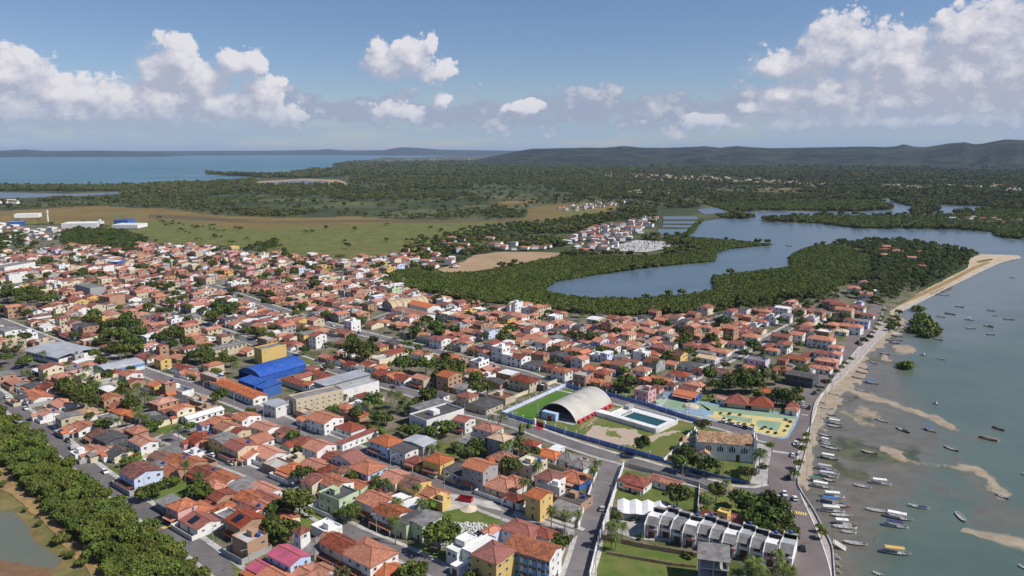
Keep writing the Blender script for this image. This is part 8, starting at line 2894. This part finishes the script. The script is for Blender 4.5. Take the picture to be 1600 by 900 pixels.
items = []
for s in SINGLE:
    st = ('low', 'two storey', 'three storey')[int(s['st']) - 1]
    w = WALLW.get(s['wc'], s['wc'])
    ph = '%s %s house, %s %s roof' % (st, w, ROOFW.get(s['rc'], s['rc']), FORM[s['typ']])
    tag(s['obj'], None, 'house', 'houses of the town')
    items.append((s['obj'], s['x'], s['y'], ph))
rank_labels(items)
KINDW = {'broad': ('tree', 'broadleaf trees of the town', ('small dark green tree', 'mid sized dark green tree', 'large spreading dark green tree')), 'bright': ('tree', 'young trees of the town', ('small bright green tree', 'bright green bushy tree', 'large bright green tree')),
         'olive': ('tree', 'olive green trees', ('thin olive green tree', 'olive brown sparse tree', 'wide olive brown tree')), 'palm': ('palm', 'coconut palms of the town', ('short coconut palm', 'coconut palm with drooping fronds', 'tall coconut palm')),
         'clipped': ('tree', 'clipped trees of the promenade', ('small clipped round tree', 'clipped round tree on the sea side', 'clipped round tree on the sea side')), 'bush': ('shrub', 'garden shrubs', ('small dark shrub', 'round dark shrub', 'wide dark shrub')),
         'far': ('tree', 'trees at the town edge', ('dark tree', 'dark tree at the field edge', 'dark tree at the field edge')), 'low_mangrove': ('mangrove', 'mangroves in the sea', ('low mangrove clump in the sea', 'low mangrove clump in the sea', 'broad mangrove clump in the sea')),
         'far_palm': ('palm', 'palms of the headland', ('palm of the headland',) * 3), 'flower': ('shrub', 'flowering shrubs by the church', ('pink flowering shrub at the church wall',) * 3)}
items = []
for kind, x, y, sc, e in TREES:
    if kind == 'mangrove':
        inside_t = inside(*[[q] for q in to_px(x, y, -1)], THICKET)[0]
        if inside_t:
            tag(e, 'bushy green mangrove in the dense thicket along the lowest street', 'mangrove', 'mangroves of the roadside thicket')
        else:
            tag(e, None, 'mangrove', 'shrubby mangroves by the dirt track')
            items.append((e, x, y, 'separate round mangrove bush by the dirt track'))
        continue
    cat, grp, ws = KINDW[kind]
    tag(e, None, cat, grp)
    items.append((e, x, y, ws[0 if sc < .85 else 1 if sc < 1.35 else 2]))
rank_labels(items)
MARKS_T = MARKS
MARKS = [(P(x, y, SEA), n) for x, y, n in ((1402, 862, 'the yellow canopy boat'), (1340, 668, 'the weed patches'), (1570, 850, 'the lower sandbar'), (1535, 740, 'the curved sandbar'), (1450, 510, 'the large mangrove clump'), (1415, 571, 'the small mangrove islet'),
         (1315, 854, 'the concrete ramp'), (1300, 720, 'the sea wall'), (1400, 628, 'the thin upper sandbar'), (1590, 402, 'the causeway tip'))]
items = []
for e, what in BOATS:
    tag(e, None, 'boat', 'boats moored off the beach')
    items.append((e, e.location.x, e.location.y, what))
rank_labels(items)
rank_labels(STAKES)
MARKS = MARKS_T
items = []
RN = {'beach': 'on the beach road', 'mangrove_street': 'on the thicket street', 'second_street': 'on the inner street', 'market_avenue': 'on the wide avenue', 'cross_street': 'on the cross street', 'upper_road': 'on the plaza road', 'diagonal_street': 'on the sloping street', 'stadium_road': 'on the stadium road'}
for e, col, road in CARS:
    tag(e, None, 'car', 'cars of the town streets')
    items.append((e, e.location.x, e.location.y, '%s car %s' % (col, RN[road])))
rank_labels(items)
items = []
for e, nm in LAMPS:
    tag(e, None, 'street lamp', 'street lamps')
    items.append((e, e.location.x, e.location.y, 'pole lamp on ' + nm))
rank_labels(items)

# ------------------------------------------------------------------ air
def haze():
    mb = MB()
    mb.box(-4.05e4, -4.05e4, BASE - 1.0, 4.05e4, 4.05e4, 285.0, bottom=True)
    m = bpy.data.materials.new('haze')
    m.use_nodes = True
    nt = m.node_tree
    nt.nodes.clear()
    v = nt.nodes.new('ShaderNodeVolumePrincipled')
    v.inputs['Color'].default_value = HAZE_COL
    v.inputs['Density'].default_value = HAZE_D
    o = nt.nodes.new('ShaderNodeOutputMaterial')
    nt.links.new(v.outputs[0], o.inputs['Volume'])
    mb.build('haze', m)['kind'] = 'stuff'


HAZE_D, HAZE_COL = 2.4e-5, (.54, .72, 1.0, 1)
haze()
